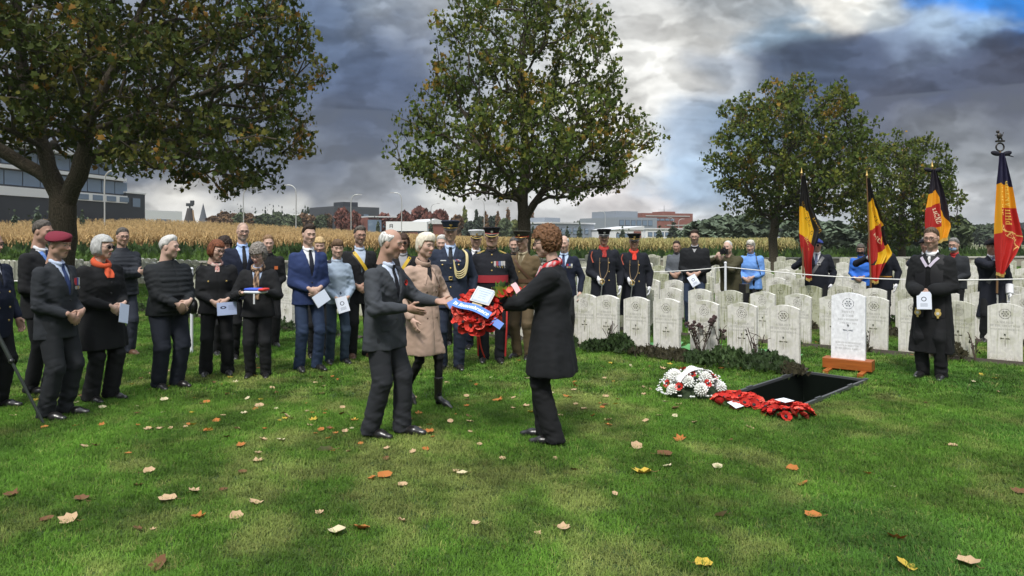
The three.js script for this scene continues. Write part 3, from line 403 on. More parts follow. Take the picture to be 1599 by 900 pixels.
{ // street lamps along the far road
  const m = std(0.5, 0.51, 0.5, 0.4, { metalness: 0.4 });
  const lampGeo = tube([[0, 0, 0], [0, 5, 0], [0, 8.6, 0], [0.15, 9.4, 0], [0.7, 9.9, 0], [1.5, 10, 0]], 0.09, 30, 6), headGeo = box(0.8, 0.14, 0.28, 1.75, 9.98, 0);
  [[380, 293, -1], [462, 289, 1], [548, 304, -1], [627, 301, 1], [673, 318, -1], [756, 311, 1], [936, 334, -1], [945, 330, 1], [1060, 342, -1], [1052, 340, 1], [163, 266, -1]].forEach(([px, top, s], i) => {
    const d = Math.min(260, (10 - 1.66) / Math.max(0.001, (HY - top) / F - 0.0)), p = P(px, d); let y = terrain(p.x, d); y = hAt(top, d) - 10; const t = thing('street_lamp', 'tall curved street lamp post along the far road', 'street lamp', [p.x, y, p.z], s < 0 ? 0 : Math.PI, 'street lamps along the far road'); mesh('post', lampGeo, m, t); mesh('lamp_head', headGeo, std(0.4, 0.4, 0.4, 0.5), t);
  });
  // white goods trailer parked past the maize
  const d = 142, p = P(636, d); p.y = terrain(p.x, d); const bY = hAt(361, d), tr = thing('goods_trailer', 'white box trailer parked past the maize in front of the offices', 'trailer', [p.x, bY - 0.5, p.z]);
  mesh('box_body', box(8.2, 1.9, 2.4, 0, 1.45, 0), whiteM, tr); mesh('chassis', box(7.6, 0.25, 2, 0, 0.36, 0), darkM, tr); [-3, -2, 2.6].forEach((x) => { const w = new THREE.CylinderGeometry(0.42, 0.42, 0.3, 14); w.rotateX(Math.PI / 2); const k = mesh('wheel', w, darkM, tr); k.position.set(x, 0.3, 1.02); });
  const mk = mesh('trailer_mark', merge([box(0.12, 0.7, 0.03), box(0.12, 0.7, 0.03, 0.5, 0, 0), box(0.5, 0.12, 0.03, 0.25, 0, 0), box(0.5, 0.1, 0.03, 0.25, 0.33, 0)]), darkM, tr); mk.position.set(-3.3, 1.5, 1.22);
  // small parked cars before the white offices
  const body = std(0.7, 0.71, 0.73, 0.3), red = std(0.4, 0.03, 0.03, 0.3); [[1012, body], [1046, body], [934, red]].forEach(([px, m2], i) => { const dd = 188, q = P(px, dd); const c = thing('parked_car', ['small white car parked before the white workshop', 'small white car parked before the two storey white office', 'small red car parked beside the blue grey block'][i], 'car', [q.x, terrain(q.x, dd), q.z], 0.1); const s = new THREE.Shape([[-2, 0.3], [2, 0.3], [2.05, 0.75], [1.3, 0.92], [0.8, 1.4], [-0.9, 1.42], [-1.7, 0.95], [-2.05, 0.85]].map((k) => new THREE.Vector2(...k))); const g = new THREE.ExtrudeGeometry(s, { depth: 1.6, bevelSize: 0.06, bevelThickness: 0.06, bevelSegments: 1 }); g.translate(0, 0, -0.8); mesh('body', g, m2, c); mesh('side_window', box(1.9, 0.36, 0.05, -0.15, 1.14, 0.88), glassM, c); [-1.25, 1.25].forEach((x) => { const w = new THREE.CylinderGeometry(0.32, 0.32, 0.2, 12); w.rotateX(Math.PI / 2); const k = mesh('wheel', w, darkM, c); k.position.set(x, 0.32, 0.82); }); });
}
// ---------------------------------------------------------------- headstones
const STONE_W = 0.38, STONE_H = 0.82, STONE_T = 0.076;
function stoneOutline(w = STONE_W, h = STONE_H, inset = 0) { const a = w / 2 - inset, s = new THREE.Shape(); s.moveTo(-a, 0); s.lineTo(a, 0); s.lineTo(a, h - 0.045 - inset); s.quadraticCurveTo(0, h + 0.045 - inset, -a, h - 0.045 - inset); s.closePath(); return s; }
function crossHole(cx, cy, h, w, t) { const p = new THREE.Path(), a = t / 2, f = t * 0.95; p.moveTo(cx - a, cy - h * 0.62); p.lineTo(cx - a, cy - a); p.lineTo(cx - w / 2, cy - f); p.lineTo(cx - w / 2, cy + f); p.lineTo(cx - a, cy + a); p.lineTo(cx - f, cy + h * 0.38); p.lineTo(cx + f, cy + h * 0.38); p.lineTo(cx + a, cy + a); p.lineTo(cx + w / 2, cy + f); p.lineTo(cx + w / 2, cy - f); p.lineTo(cx + a, cy - a); p.lineTo(cx + a, cy - h * 0.62); p.closePath(); return p; }
function arcHole(cx, cy, r0, r1, a0, a1) { const p = new THREE.Path(); p.absarc(cx, cy, r1, a0, a1, false); p.absarc(cx, cy, r0, a1, a0, true); p.closePath(); return p; }
function badge(cx, cy, R, style) {
  const H = []; const n = style === 1 ? 10 : style === 2 ? 14 : 8; for (let i = 0; i < n; i++) H.push(arcHole(cx, cy, R * 0.9, R, i / n * 6.283 + 0.05, (i + 1) / n * 6.283 - 0.07));
  if (style === 0) { for (let i = 0; i < 6; i++) { const a = i / 6 * 6.283; const p = new THREE.Path(); p.absarc(cx + Math.cos(a) * R * 0.46, cy + Math.sin(a) * R * 0.46, R * 0.17, 0, 6.283, false); H.push(p); } H.push(arcHole(cx, cy, R * 0.1, R * 0.2, 0.2, 6.0)); }
  if (style === 1) { for (let i = 0; i < 5; i++) H.push(arcHole(cx, cy, R * 0.55, R * 0.66, i / 5 * 6.283, (i + 1) / 5 * 6.283 - 0.2)); H.push(arcHole(cx, cy, R * 0.22, R * 0.36, 0.3, 5.9)); for (const s of [-1, 0, 1]) H.push(arcHole(cx + s * R * 0.3, cy + R * 1.32 - Math.abs(s) * R * 0.1, R * 0.06, R * 0.14, 0.1, 6.1)); }
  if (style === 2) { const tri = (x, y, s) => { const p = new THREE.Path(); p.moveTo(x - s, y - s * 0.5); p.lineTo(x + s, y - s * 0.5); p.lineTo(x, y + s); p.closePath(); return p; }; H.push(tri(cx - R * 0.34, cy + R * 0.25, R * 0.24)); H.push(tri(cx + R * 0.34, cy + R * 0.25, R * 0.24)); H.push(arcHole(cx, cy - R * 0.3, R * 0.22, R * 0.3, 3.4, 6.0)); H.push(arcHole(cx, cy - 0.02, R * 0.1, R * 0.18, 0.2, 6.0)); }
  return H;
}
const LINES = [['A SOLDIER', 'OF THE GREAT WAR', 'WEST YORKSHIRE REGT.'], ['A SOLDIER', 'OF THE GREAT WAR', 'EAST LANCASHIRE REGT.'], ['A SOLDIER', 'OF THE GREAT WAR', 'KNOWN UNTO GOD']];
function stoneTexture(seed, base, dirt, text, at, foot) {
  return canvasTex(256, 512, (c, w, h) => {
    const im = c.createImageData(w, h), base2 = [0, 0, 0]; for (let j = 0; j < h; j++) for (let i = 0; i < w; i++) {
      const o = (j * w + i) * 4, n = fbm(i / 30 + seed * 9, j / 30, seed, 4), f = noise(i / 2.5, j / 2.5, seed * 3.1), streak = sstep(0.12, 0.5, noise(i / 13 + seed * 17, j / 190, seed)) * dirt, blot = sstep(0.1, 0.5, n + noise(i / 70, j / 70, seed * 2)) * dirt;
      const k = 1 + n * 0.16 + f * 0.06, g = clamp(streak * 0.6 + blot * 0.45);
      const mud = dirt > 0 ? sstep(0.86, 1.02, j / h + 0.1 * noise(i / 9 + seed, j / 9, 4) + 0.07 * noise(i / 3, j / 3, seed)) * 0.55 : 0; base2[0] = lerp(base[0] * k, 0.5, mud); base2[1] = lerp(base[1] * k, 0.4, mud); base2[2] = lerp(base[2] * k, 0.3, mud); im.data[o] = clamp(lerp(base2[0], 0.46, g)) * 255; im.data[o + 1] = clamp(lerp(base2[1], 0.47, g)) * 255; im.data[o + 2] = clamp(lerp(base2[2], 0.33, g)) * 255; im.data[o + 3] = 255;
    } c.putImageData(im, 0, 0);
    c.textAlign = 'center'; c.fillStyle = 'rgba(92,90,86,0.45)';
    text.forEach((s, k) => { c.font = (k === 1 ? 'bold 21px' : k === 0 ? 'bold 22px' : 'bold 17px') + ' serif'; c.fillText(s, w / 2, h * (1 - at / 0.865) + k * 26, w * 0.86); });
    (foot || []).forEach((s, k) => { c.font = 'bold 16px serif'; c.fillText(s, w / 2, h * (1 - 0.2 / 0.865) + k * 21, w * 0.86); });
  });
}
function stoneProto({ style, tex, cross = 0.36, crossH = 0.17, badgeY = 0.685, detailed = true, h = STONE_H }) {
  tex.wrapS = tex.wrapT = THREE.MirroredRepeatWrapping; tex.repeat.set(1 / STONE_W, 1 / 0.865); tex.offset.set(0.5, 0);
  const m = new THREE.MeshStandardMaterial({ map: tex, roughness: 0.85, side: THREE.DoubleSide }), t = new THREE.Group();
  const s = new THREE.ExtrudeGeometry(stoneOutline(STONE_W - 0.008, h - 0.004), { depth: STONE_T - (detailed ? 0.03 : 0.008), bevelThickness: 0.004, bevelSize: 0.004, bevelSegments: 1, curveSegments: 8 }); s.translate(0, 0, -STONE_T / 2 + 0.004);
  const slab = mesh('slab', s, m, t);
  if (detailed) { const sh = stoneOutline(STONE_W, h); sh.holes.push(crossHole(0, cross, crossH, crossH * 0.6, 0.013), ...badge(0, badgeY, 0.066, style)); const f = new THREE.ExtrudeGeometry(sh, { depth: 0.022, bevelEnabled: false, curveSegments: 10 }); f.translate(0, 0, STONE_T / 2 - 0.0215); mesh('engraved_face', f, m, t); }
  return t;
}
{
  const r = rng(101), A = [0.83, 0.82, 0.79], B = [0.74, 0.735, 0.68], Cc = [0.68, 0.685, 0.59];
  const tex = [stoneTexture(1, A, 0.35, LINES[0], 0.56), stoneTexture(2, A, 0.6, LINES[1], 0.54), stoneTexture(3, B, 0.9, LINES[2], 0.56), stoneTexture(4, Cc, 1.2, LINES[0], 0.55), stoneTexture(5, B, 0.7, LINES[2], 0.55)];
  const protos = [0, 1, 0, 2, 1].map((s, i) => stoneProto({ style: s, tex: tex[i], cross: i === 2 ? 0.33 : 0.36 })), plain = [0, 1, 2, 3, 4].map((i) => stoneProto({ style: 0, tex: tex[i], detailed: false }));
  const front = { 0: [0, 'white headstone with ringed badge and lower cross beside the open grave, last of its row'], '-0.525': [1, 'white headstone with crowned round badge, second in row from the open grave'], '-1.04': [1, 'white headstone stained green at the top behind the dried rose bush'], '-1.58': [0, 'white headstone with ringed badge, fourth in row from the open grave'], '-2.05': [0, 'white headstone with ringed badge, fifth in row from the open grave'], '-2.53': [0, 'white headstone in front of the red scarved officer with the longer beard shadow'], '-2.9': [1, 'white headstone at the elbow of the black coated wreath bearer'] };
  front['-2.53'][1] = 'white headstone standing before the first red scarved officer, bare rose stem at its foot';
  let near = 0, rest = [];
  const spots = [];
  for (let k = 0; k < 12; k++) for (let j = -70; j < 34; j++) {
    if (k === 0) continue; const u = j * 0.52 + (k % 2 ? 0.13 : 0.31), p = grid(u, k * 2.1); const d = -p.z, px = CX + p.x / d * F; if (d < 4 || px < -30 || px > 1640) continue; if (p.x < -2.6) continue;
    spots.push([p, k]);
  }
  for (let k = 0; k < 4; k++) for (let j = -70; j < 20; j++) { const u = j * 0.52, p = grid(u, -1.4 + k * 2.1), d = -p.z, px = CX + p.x / d * F; if (p.x > -3.1 || px < -30 || d < 11.8) continue; spots.push([p, k + 20]); }
  const wallD = (px) => lerp(29, 43.5, (px + 420) / 2380) - 1.2;
  const trees = [P(818, 27), P(92, 20), P(1209, 34)];
  for (const key of Object.keys(front)) { const [v, label] = front[key], p = grid(+key, 0), t = protos[v].clone(); t.name = numbered('headstone'); t.position.copy(p).setY(-0.02); t.rotation.set((r() - 0.5) * 0.02, GRID_TURN + (r() - 0.5) * 0.04, (r() - 0.5) * 0.02); scene.add(t); tag(t, label, 'headstone', 'headstones of the front row'); }
  for (const u of [-3.45, -3.95, -4.45, -4.95]) { const t = protos[1].clone(); t.name = numbered('headstone'); t.position.copy(grid(u, 0)).setY(-0.02); t.rotation.y = GRID_TURN; scene.add(t); tag(t, 'white headstone half hidden behind the officers and the wreath bearer', 'headstone', 'headstones of the front row'); }
  const list = spots.filter(([p]) => { const d = -p.z, px = CX + p.x / d * F; return d < wallD(px) && trees.every((t) => t.distanceTo(p) > 1.1); }).sort((a, b) => -a[0].z + b[0].z);
  list.forEach(([p, k], i) => {
    if (r() < (k >= 20 ? 0.25 : k >= 6 ? 0.42 : k >= 4 ? 0.25 : k === 3 ? 0.12 : 0.04)) return; const d = -p.z, v = Math.floor(r() * 5);
    if (i >= 290) { rest.push([p, v]); return; }
    const t = (d < 19 ? protos : plain)[v].clone(); t.name = numbered('headstone'); t.position.copy(p).setY(-0.02 - r() * 0.02); t.rotation.set((r() - 0.5) * 0.04, GRID_TURN + (r() - 0.5) * 0.06, (r() - 0.5) * 0.03); scene.add(t);
    const lab = k >= 20 ? 'weathered headstone in the plot behind the group of civilians' : k === 1 ? 'weathered headstone in the second row behind the open grave' : k === 2 ? 'weathered headstone in the third row behind the open grave' : k < 6 ? 'weathered headstone in the middle rows around the standard bearers' : 'small weathered headstone in the far rows near the boundary wall';
    tag(t, lab, 'headstone', lab.replace('weathered headstone', 'headstones').replace('small headstones', 'headstones'));
  });
  if (rest.length) { const g = plain[0].children[0].geometry; instanced('far_headstones', g, plain[2].children[0].material, rest.map(([p]) => new THREE.Matrix4().makeRotationY(GRID_TURN).setPosition(p.x, -0.03, p.z))).userData.label = 'the farthest rows of weathered headstones by the wall'; }
  // the new stone on its stand
  const T = stoneTexture(8, [0.9, 0.905, 0.92], 0.0, ['PRIVATE', 'R. COOK', 'ESSEX REGIMENT', '27TH MAY 1915'], 0.57, ['ALWAYS REMEMBERED', 'NEVER FORGOTTEN', 'BY HIS LOVING FAMILY']);
  const n = stoneProto({ style: 0, tex: T, cross: 0.36, crossH: 0.19 }); n.name = numbered('new_headstone'); const at = grid(0.70, 0.22); n.position.copy(at).setY(0.155); n.rotation.set(-0.03, GRID_TURN, 0, 'YXZ'); scene.add(n); tag(n, 'clean new white headstone standing on a wooden stand', 'headstone');
  const wood = noiseTex(128, (u, v) => { const q = noise(u * 3, v * 40, 1) * 0.5 + noise(u * 8, v * 90, 2) * 0.3; return [0.6 + q * 0.14, 0.33 + q * 0.1, 0.13 + q * 0.05]; }); const wm = new THREE.MeshStandardMaterial({ map: wood, roughness: 0.45, side: THREE.DoubleSide });
  const st = thing('headstone_stand', 'varnished orange wooden stand under the new headstone', 'stand', [at.x, 0, at.z], GRID_TURN);
  mesh('plinth', (() => { const s = new THREE.Shape([[-0.27, 0], [0.27, 0], [0.27, 0.11], [-0.27, 0.11]].map((q) => new THREE.Vector2(...q))); const g = new THREE.ExtrudeGeometry(s, { depth: 0.2, bevelSize: 0.006, bevelThickness: 0.006, bevelSegments: 2 }); g.translate(0, 0.052, -0.1); return g; })(), wm, st);
  for (const x of [-0.19, 0.19]) mesh('foot_rail', box(0.06, 0.05, 0.62, x, 0.025, 0.02), wm, st);
}
// ---------------------------------------------------------------- open grave with lining and frame
{
  const g = GRAVE, mid = g.mid, w = g.a * 2, l = g.b * 2;
  const t = thing('open_grave', 'open rectangular grave lined with dark green cloth inside a metal frame', 'grave', [mid.x, 0, mid.z], Math.atan2(-g.V.x, -g.V.z));
  const lining = phys(0.0045, 0.007, 0.005, 1, { specularIntensity: 0.1 }), metal = std(0.09, 0.095, 0.1, 0.5, { metalness: 0.4 });
  const pos = [], idx = []; const N = 60; const rim = []; const side = (x0, z0, x1, z1) => { for (let i = 0; i < N; i++) rim.push([lerp(x0, x1, i / N), lerp(z0, z1, i / N)]); }; const a = w / 2, b = l / 2;
  side(-a, -b, a, -b); side(a, -b, a, b); side(a, b, -a, b); side(-a, b, -a, -b);
  const R = rim.length; for (let j = 0; j <= 8; j++) rim.forEach(([x, z], i) => { const k = 1 - 0.012 * j + 0.03 * noise(i / 5, j / 6, 1) * Math.min(1, j / 2); pos.push(x * k * 0.995, 0.02 - j / 8 * g.depth, z * (1 - 0.004 * j + 0.008 * noise(i / 4, j / 6, 7) * Math.min(1, j / 2))); });
  for (let j = 0; j < 8; j++) for (let i = 0; i < R; i++) { const p = j * R + i, q = j * R + (i + 1) % R; idx.push(p, q, p + R, q, q + R, p + R); }
  const lg = new THREE.BufferGeometry(); lg.setAttribute('position', new THREE.Float32BufferAttribute(pos, 3)); lg.setIndex(idx); lg.computeVertexNormals(); mesh('cloth_lining', lg, lining, t);
  mesh('pit_floor', box(w, 0.04, l, 0, -g.depth, 0), std(0.08, 0.055, 0.035), t);
  for (const s of [-1, 1]) { mesh('frame_rail', box(0.028, 0.03, l + 0.1, s * (a + 0.02), 0.03, 0), metal, t); mesh('frame_rail', box(w - 0.005, 0.028, 0.028, 0, 0.03, s * (b + 0.02)), metal, t); for (const z of [-0.5, 0.45]) mesh('rail_clip', box(0.022, 0.012, 0.12, s * (a + 0.02), 0.051, z * b), metal, t); }
  for (const [x, z] of [[-1, -1], [1, -1], [-1, 1], [1, 1]]) mesh('corner_bracket', box(0.05, 0.01, 0.05, x * (a + 0.02), 0.05, z * (b + 0.02)), metal, t);
  // green mats behind the front row
  const mm = std(0.1, 0.3, 0.1, 0.95); [[-0.25, 0.55], [-1.3, 0.45], [-1.85, 0.42]].forEach(([u, w2], i) => { const p = grid(u, 0.5), m = thing('turf_mat', ['green turf mat on the ground behind the headstone beside the grave', 'green turf mat behind the stained headstone', 'green turf mat behind the ringed badge headstones'][i], 'mat', [p.x, 0.0, p.z], GRID_TURN); mesh('mat_sheet', (() => { const q = new THREE.PlaneGeometry(w2, 0.6, 12, 12); const a2 = q.attributes.position; for (let k = 0; k < a2.count; k++) a2.setZ(k, 0.09 + 0.05 * noise(a2.getX(k) * 6 + i, a2.getY(k) * 6, 1)); q.rotateX(-Math.PI / 2); return q; })(), mm, m); });
}
// ---------------------------------------------------------------- planting along the front row
{
  const r = rng(131), leafM = phys(1, 1, 1, 0.65, { transmission: 0.15, thickness: 0, specularIntensity: 0.4 }), stemM = std(0.07, 0.045, 0.035), budM = std(0.04, 0.02, 0.018);
  // soil strip
  const soil = (u0, u1, v0, nm, lab) => { const n = 40, pos = [], idx = []; for (let i = 0; i <= n; i++) { const u = lerp(u0, u1, i / n), a = grid(u, v0 - 0.28 - 0.06 * noise(u * 4, 1, 2), 0.006), b = grid(u, v0 + 0.16 + 0.05 * noise(u * 4, 5, 2), 0.006), m = grid(u, v0 - 0.05, 0.05); pos.push(a.x, a.y, a.z, m.x, m.y, m.z, b.x, b.y, b.z); } for (let i = 0; i < n; i++) { const o = i * 3; idx.push(o, o + 1, o + 3, o + 1, o + 4, o + 3, o + 1, o + 2, o + 4, o + 2, o + 5, o + 4); } const g = new THREE.BufferGeometry(); g.setAttribute('position', new THREE.Float32BufferAttribute(pos, 3)); g.setIndex(idx); g.computeVertexNormals(); const m = structure(nm, g, std(0.035, 0.026, 0.018, 1)); };
  soil(-6.5, 0.3, 0, 'soil_bed'); for (let k = 1; k < 6; k++) soil(-9, 9, k * 2.1, 'soil_bed'); soil(-16, -6.2, -1.4, 'soil_bed');
  function shrub(u, v, rad, h, tone, label, n = 420) { const p = grid(u, v), t = thing('low_shrub', label, 'shrub', [p.x, 0, p.z], r() * 6, 'low shrubs along the headstones'); const ms = [], cs = []; for (let i = 0; i < n; i++) { const a = r() * 6.283, q = Math.sqrt(r()), y = h * Math.sqrt(Math.max(0, 1 - q * q)) * (0.6 + 0.5 * r()) * (0.8 + 0.5 * noise(a * 2, q * 3, u * 5)); const z = 0.035 + 0.03 * r(); ms.push(new THREE.Matrix4().compose(new THREE.Vector3(Math.cos(a) * q * rad * 1.25, y + 0.02, Math.sin(a) * q * rad), new THREE.Quaternion().setFromEuler(new THREE.Euler(-0.9 + r() * 1.5, r() * 6.283, r() - 0.5)), new THREE.Vector3(z, z * 1.3, z))); const k = 0.65 + 0.7 * r(); cs.push(new THREE.Color().setRGB(tone[0] * k, tone[1] * k, tone[2] * k)); } instanced('foliage', LEAF, leafM, ms, cs, t); mesh('stems', merge([0, 1, 2, 3, 4].map((i) => cyl([0, 0, 0], [Math.cos(i * 1.26) * rad * 0.6, h * 0.6, Math.sin(i * 1.26) * rad * 0.6], 0.006, 0.003, 5))), stemM, t); return t; }
  const G1 = [0.035, 0.062, 0.02], G2 = [0.06, 0.1, 0.035], G3 = [0.05, 0.045, 0.025];
  shrub(-3.1, -0.3, 0.22, 0.2, G1, 'dark leafy shrub at the feet of the headstone by the wreath bearer'); shrub(-2.55, -0.28, 0.2, 0.14, G1, 'low dark shrub before the first red scarved officer\u2019s headstone'); shrub(-2.2, -0.25, 0.2, 0.26, G1, 'bushy dark green shrub between two ringed badge headstones'); shrub(-1.75, -0.24, 0.24, 0.09, G3, 'withered brown ground cover between the headstones', 260); shrub(-1.35, -0.25, 0.25, 0.1, G3, 'thin brown ground cover in front of the fourth headstone', 260);
  shrub(-1.0, -0.3, 0.2, 0.12, G1, 'small shrub under the dried rose bush'); shrub(-0.62, -0.34, 0.3, 0.2, G2, 'fresh green spreading shrub before the crowned badge headstone', 700); shrub(-0.12, -0.32, 0.3, 0.2, G1, 'dark green shrub before the headstone beside the grave', 650); shrub(0.2, -0.4, 0.16, 0.1, G3, 'brown withered tuft at the grave\u2019s corner', 220);
  for (let k = 1; k < 5; k++) for (let i = 0; i < 9; i++) { const u = -4 + i * 1.05 + r() * 0.5; shrub(u, k * 2.1 - 0.25, 0.2, 0.1 + 0.14 * r(), r() < 0.5 ? G1 : G3, 'small dark shrub growing between the rear headstones', 170); }
  for (let i = 0; i < 8; i++) shrub(-14.5 + i * 1.05 + r() * 0.4, -1.68, 0.22, 0.16, G1, 'low dark shrub in the bed behind the civilians', 200);
  [[3.9, 2.1], [4.6, 2.1], [5.2, 2.1], [3.3, 2.1]].forEach(([u, v]) => shrub(u, v - 0.3, 0.26, 0.15, G1, 'dark shrub at the foot of a headstone beside the chaplain', 330));
  // a closed evergreen bush far back between the rows
  // dried roses
  function rose(u, v, H, stems, heads, label) { const p = grid(u, v), t = thing('rose_bush', label, 'rose bush', [p.x, 0, p.z], 0, 'leafless rose bushes'); const buds = new THREE.IcosahedronGeometry(0.018, 0), lv = []; for (let i = 0; i < stems; i++) { const a = r() * 6.283, L = H * (0.7 + 0.35 * r()), sx = Math.cos(a) * L * 0.34, sz = Math.sin(a) * L * 0.22, m = [sx * 0.35 + (r() - 0.5) * 0.04, L * 0.5, sz * 0.35]; mesh('stem', tube([[0, 0, 0], m, [sx, L, sz]], 0.0055, 8, 5), stemM, t); const k = mesh('stem', tube([m, [m[0] + (r() - 0.5) * 0.16, L * 0.75, m[2] + 0.04], [m[0] + (r() - 0.5) * 0.26, L * 0.9, m[2] + 0.05]], 0.004, 6, 4), stemM, t); if (heads) for (let j = 0; j < 5; j++) { const b = mesh('flower_head', buds, budM, t); b.position.set(sx + (r() - 0.5) * 0.09, L + (r() - 0.3) * 0.05, sz + (r() - 0.5) * 0.05); b.scale.setScalar(0.7 + 0.9 * r()); } for (let j = 0; j < 5; j++) { const f = r(); lv.push(new THREE.Matrix4().compose(new THREE.Vector3(sx * f + (r() - 0.5) * 0.06, L * (0.35 + 0.6 * f), sz * f + (r() - 0.5) * 0.05), new THREE.Quaternion().setFromEuler(new THREE.Euler(r() * 3, r() * 6, r() * 3)), new THREE.Vector3(0.035, 0.045, 0.035))); } } instanced('foliage', LEAF, leafM, lv, lv.map(() => new THREE.Color().setRGB(0.035, 0.04, 0.02)), t); }
  rose(-1.02, -0.2, 0.56, 8, true, 'dried rose bush with dark seed heads before the stained headstone'); rose(-0.78, -0.15, 0.55, 2, true, 'single tall dried rose stem beside the crowned badge headstone'); rose(-0.28, -0.2, 0.5, 5, false, 'leafless thorny rose bush between the two headstones nearest the grave'); rose(-2.42, -0.16, 0.42, 4, false, 'bare thin rose stems before the first officer\u2019s headstone'); rose(-1.72, -0.16, 0.2, 3, false, 'tiny bare rose stems by the fourth headstone');
  [[1.9, 1.9], [0.6, 1.9], [4.0, 1.9], [-0.5, 1.9], [2.8, 1.9], [5.0, 1.85]].forEach(([u, v]) => rose(u, v, 0.4, 3, false, 'bare rose stems between the second row headstones'));
}
// ---------------------------------------------------------------- rope barrier
{
  const wm = std(0.7, 0.72, 0.76, 0.4), rope = std(0.72, 0.71, 0.68, 0.8), posts = [P(-160, 9.4), P(299, 10), P(903, 12.2), P(1133, 12.35), P(1720, 9.3)], H = 1.17;
  posts.forEach((p, i) => { const t = thing('barrier_post', ['', 'slim white metal barrier post beside the man in the black padded jacket', 'slim white barrier post behind the wreath bearer', 'slim white barrier post in front of the photographer', ''][i] || 'slim white metal barrier post at the end of the rope', 'post', [p.x, 0, p.z], 0, 'barrier posts'); mesh('pole', cyl([0, 0, 0], [0, H + 0.02, 0], 0.021, 0.021, 12), wm, t); mesh('cap', new THREE.SphereGeometry(0.026, 12, 8).translate(0, H + 0.03, 0), wm, t); });
  [[0, 1], [2, 3], [3, 4]].forEach(([a, b], i) => { const A = posts[a].clone().setY(H - 0.04), B = posts[b].clone().setY(H - 0.04), pts = []; for (let k = 0; k <= 12; k++) { const q = A.clone().lerp(B, k / 12); q.y -= Math.sin(k / 12 * Math.PI) * (i === 2 ? 0.12 : 0.08); pts.push(q); } const m = mesh('barrier_rope', tube(pts, 0.0085, 40, 6), rope); tag(m, ['white rope strung behind the bereted veterans', 'white rope strung in front of the photographer', 'white rope strung in front of the standard bearers'][i], 'rope', 'barrier ropes'); });
}
// ---------------------------------------------------------------- poppies, wreaths, flowers
const red3 = phys(0.68, 0.12, 0.09, 0.95, { specularIntensity: 0.15 }), red1 = phys(0.6, 0.055, 0.04, 0.9, { specularIntensity: 0.2 }), red2 = phys(0.46, 0.03, 0.025, 0.9, { specularIntensity: 0.2 }), black1 = std(0.012, 0.01, 0.01, 0.7), leafG = std(0.06, 0.12, 0.03, 0.8), paper = std(0.72, 0.74, 0.78, 0.8);
function cupPetals(n, R, cup, seed) { const r = rng(seed), L = []; for (let k = 0; k < n; k++) { const a0 = k / n * 6.283, pos = [0, 0, 0], idx = []; const S = 7, half = Math.min(1.5, 3.3 / n * 1.35); for (let j = 1; j <= 3; j++) for (let i = 0; i <= S; i++) { const a = a0 + (i / S - 0.5) * 2 * half, e = 1 - Math.pow(Math.abs(i / S - 0.5) * 2, 4) * 0.22, q = R * j / 3 * e, y = cup * (j / 3) ** 2 + (k % 2) * 0.004 + 0.004 * Math.sin(a * 9 + seed) * j / 3; pos.push(Math.cos(a) * q, y, Math.sin(a) * q); } for (let i = 0; i < S; i++) { idx.push(0, 1 + i, 2 + i); for (let j = 0; j < 2; j++) { const o = 1 + j * (S + 1) + i; idx.push(o, o + S + 1, o + 1, o + 1, o + S + 1, o + S + 2); } } const g = new THREE.BufferGeometry(); g.setAttribute('position', new THREE.Float32BufferAttribute(pos, 3)); g.setIndex(idx); g.computeVertexNormals(); L.push(g); } return mergeGeometries(L); }
const POPPY = [cupPetals(4, 0.05, 0.02, 3), cupPetals(4, 0.052, 0.026, 8), cupPetals(3, 0.048, 0.016, 5)], POPPY_EYE = new THREE.SphereGeometry(0.016, 10, 7).scale(1, 0.6, 1).translate(0, 0.01, 0);
const LOOK = (t) => t.lookAt;
function wreath(name, label, R, tubeR, count, seed, card) {
  const r = rng(seed), t = thing(name, label, 'wreath');                         // lies in its own xz plane, front +y
  mesh('ring', new THREE.TorusGeometry(R, tubeR, 8, 36).rotateX(Math.PI / 2), leafG, t);
  for (let i = 0; i < count; i++) { const a = i / count * 6.283 * 4 + r() * 0.2, band = [0, 1, 2, 2.5][i % 4], q = R + (band - 1) * tubeR * 0.9, p = mesh('poppy', POPPY[Math.floor(r() * 3)], r() < 0.45 ? red1 : r() < 0.5 ? red2 : red3, t); p.position.set(Math.cos(a) * q, tubeR * (band === 1 ? 1.0 : band > 2 ? 0.05 : 0.65) + r() * 0.012, Math.sin(a) * q); const tilt = (band - 1) * 0.6; p.rotation.set(Math.sin(a) * tilt + (r() - 0.5) * 0.4, r() * 6, -Math.cos(a) * tilt + (r() - 0.5) * 0.4); p.scale.setScalar(0.85 + 0.3 * r()); mesh('poppy_eye', POPPY_EYE, black1, p); }
  return t;
}
function cardTex(lines, bg, fg, big) { return canvasTex(256, 180, (c, w, h) => { c.fillStyle = bg; c.fillRect(0, 0, w, h); c.strokeStyle = fg; c.lineWidth = 3; c.strokeRect(10, 10, w - 20, h - 20); c.fillStyle = fg; c.textAlign = 'center'; lines.forEach((s, i) => { c.font = `italic ${big || 22}px serif`; c.fillText(s, w / 2, 48 + i * 30, w - 40); }); }); }
function texPlane(w, h, tex, rough = 0.7) { return [new THREE.PlaneGeometry(w, h), new THREE.MeshStandardMaterial({ map: tex, roughness: rough, side: THREE.DoubleSide })]; }
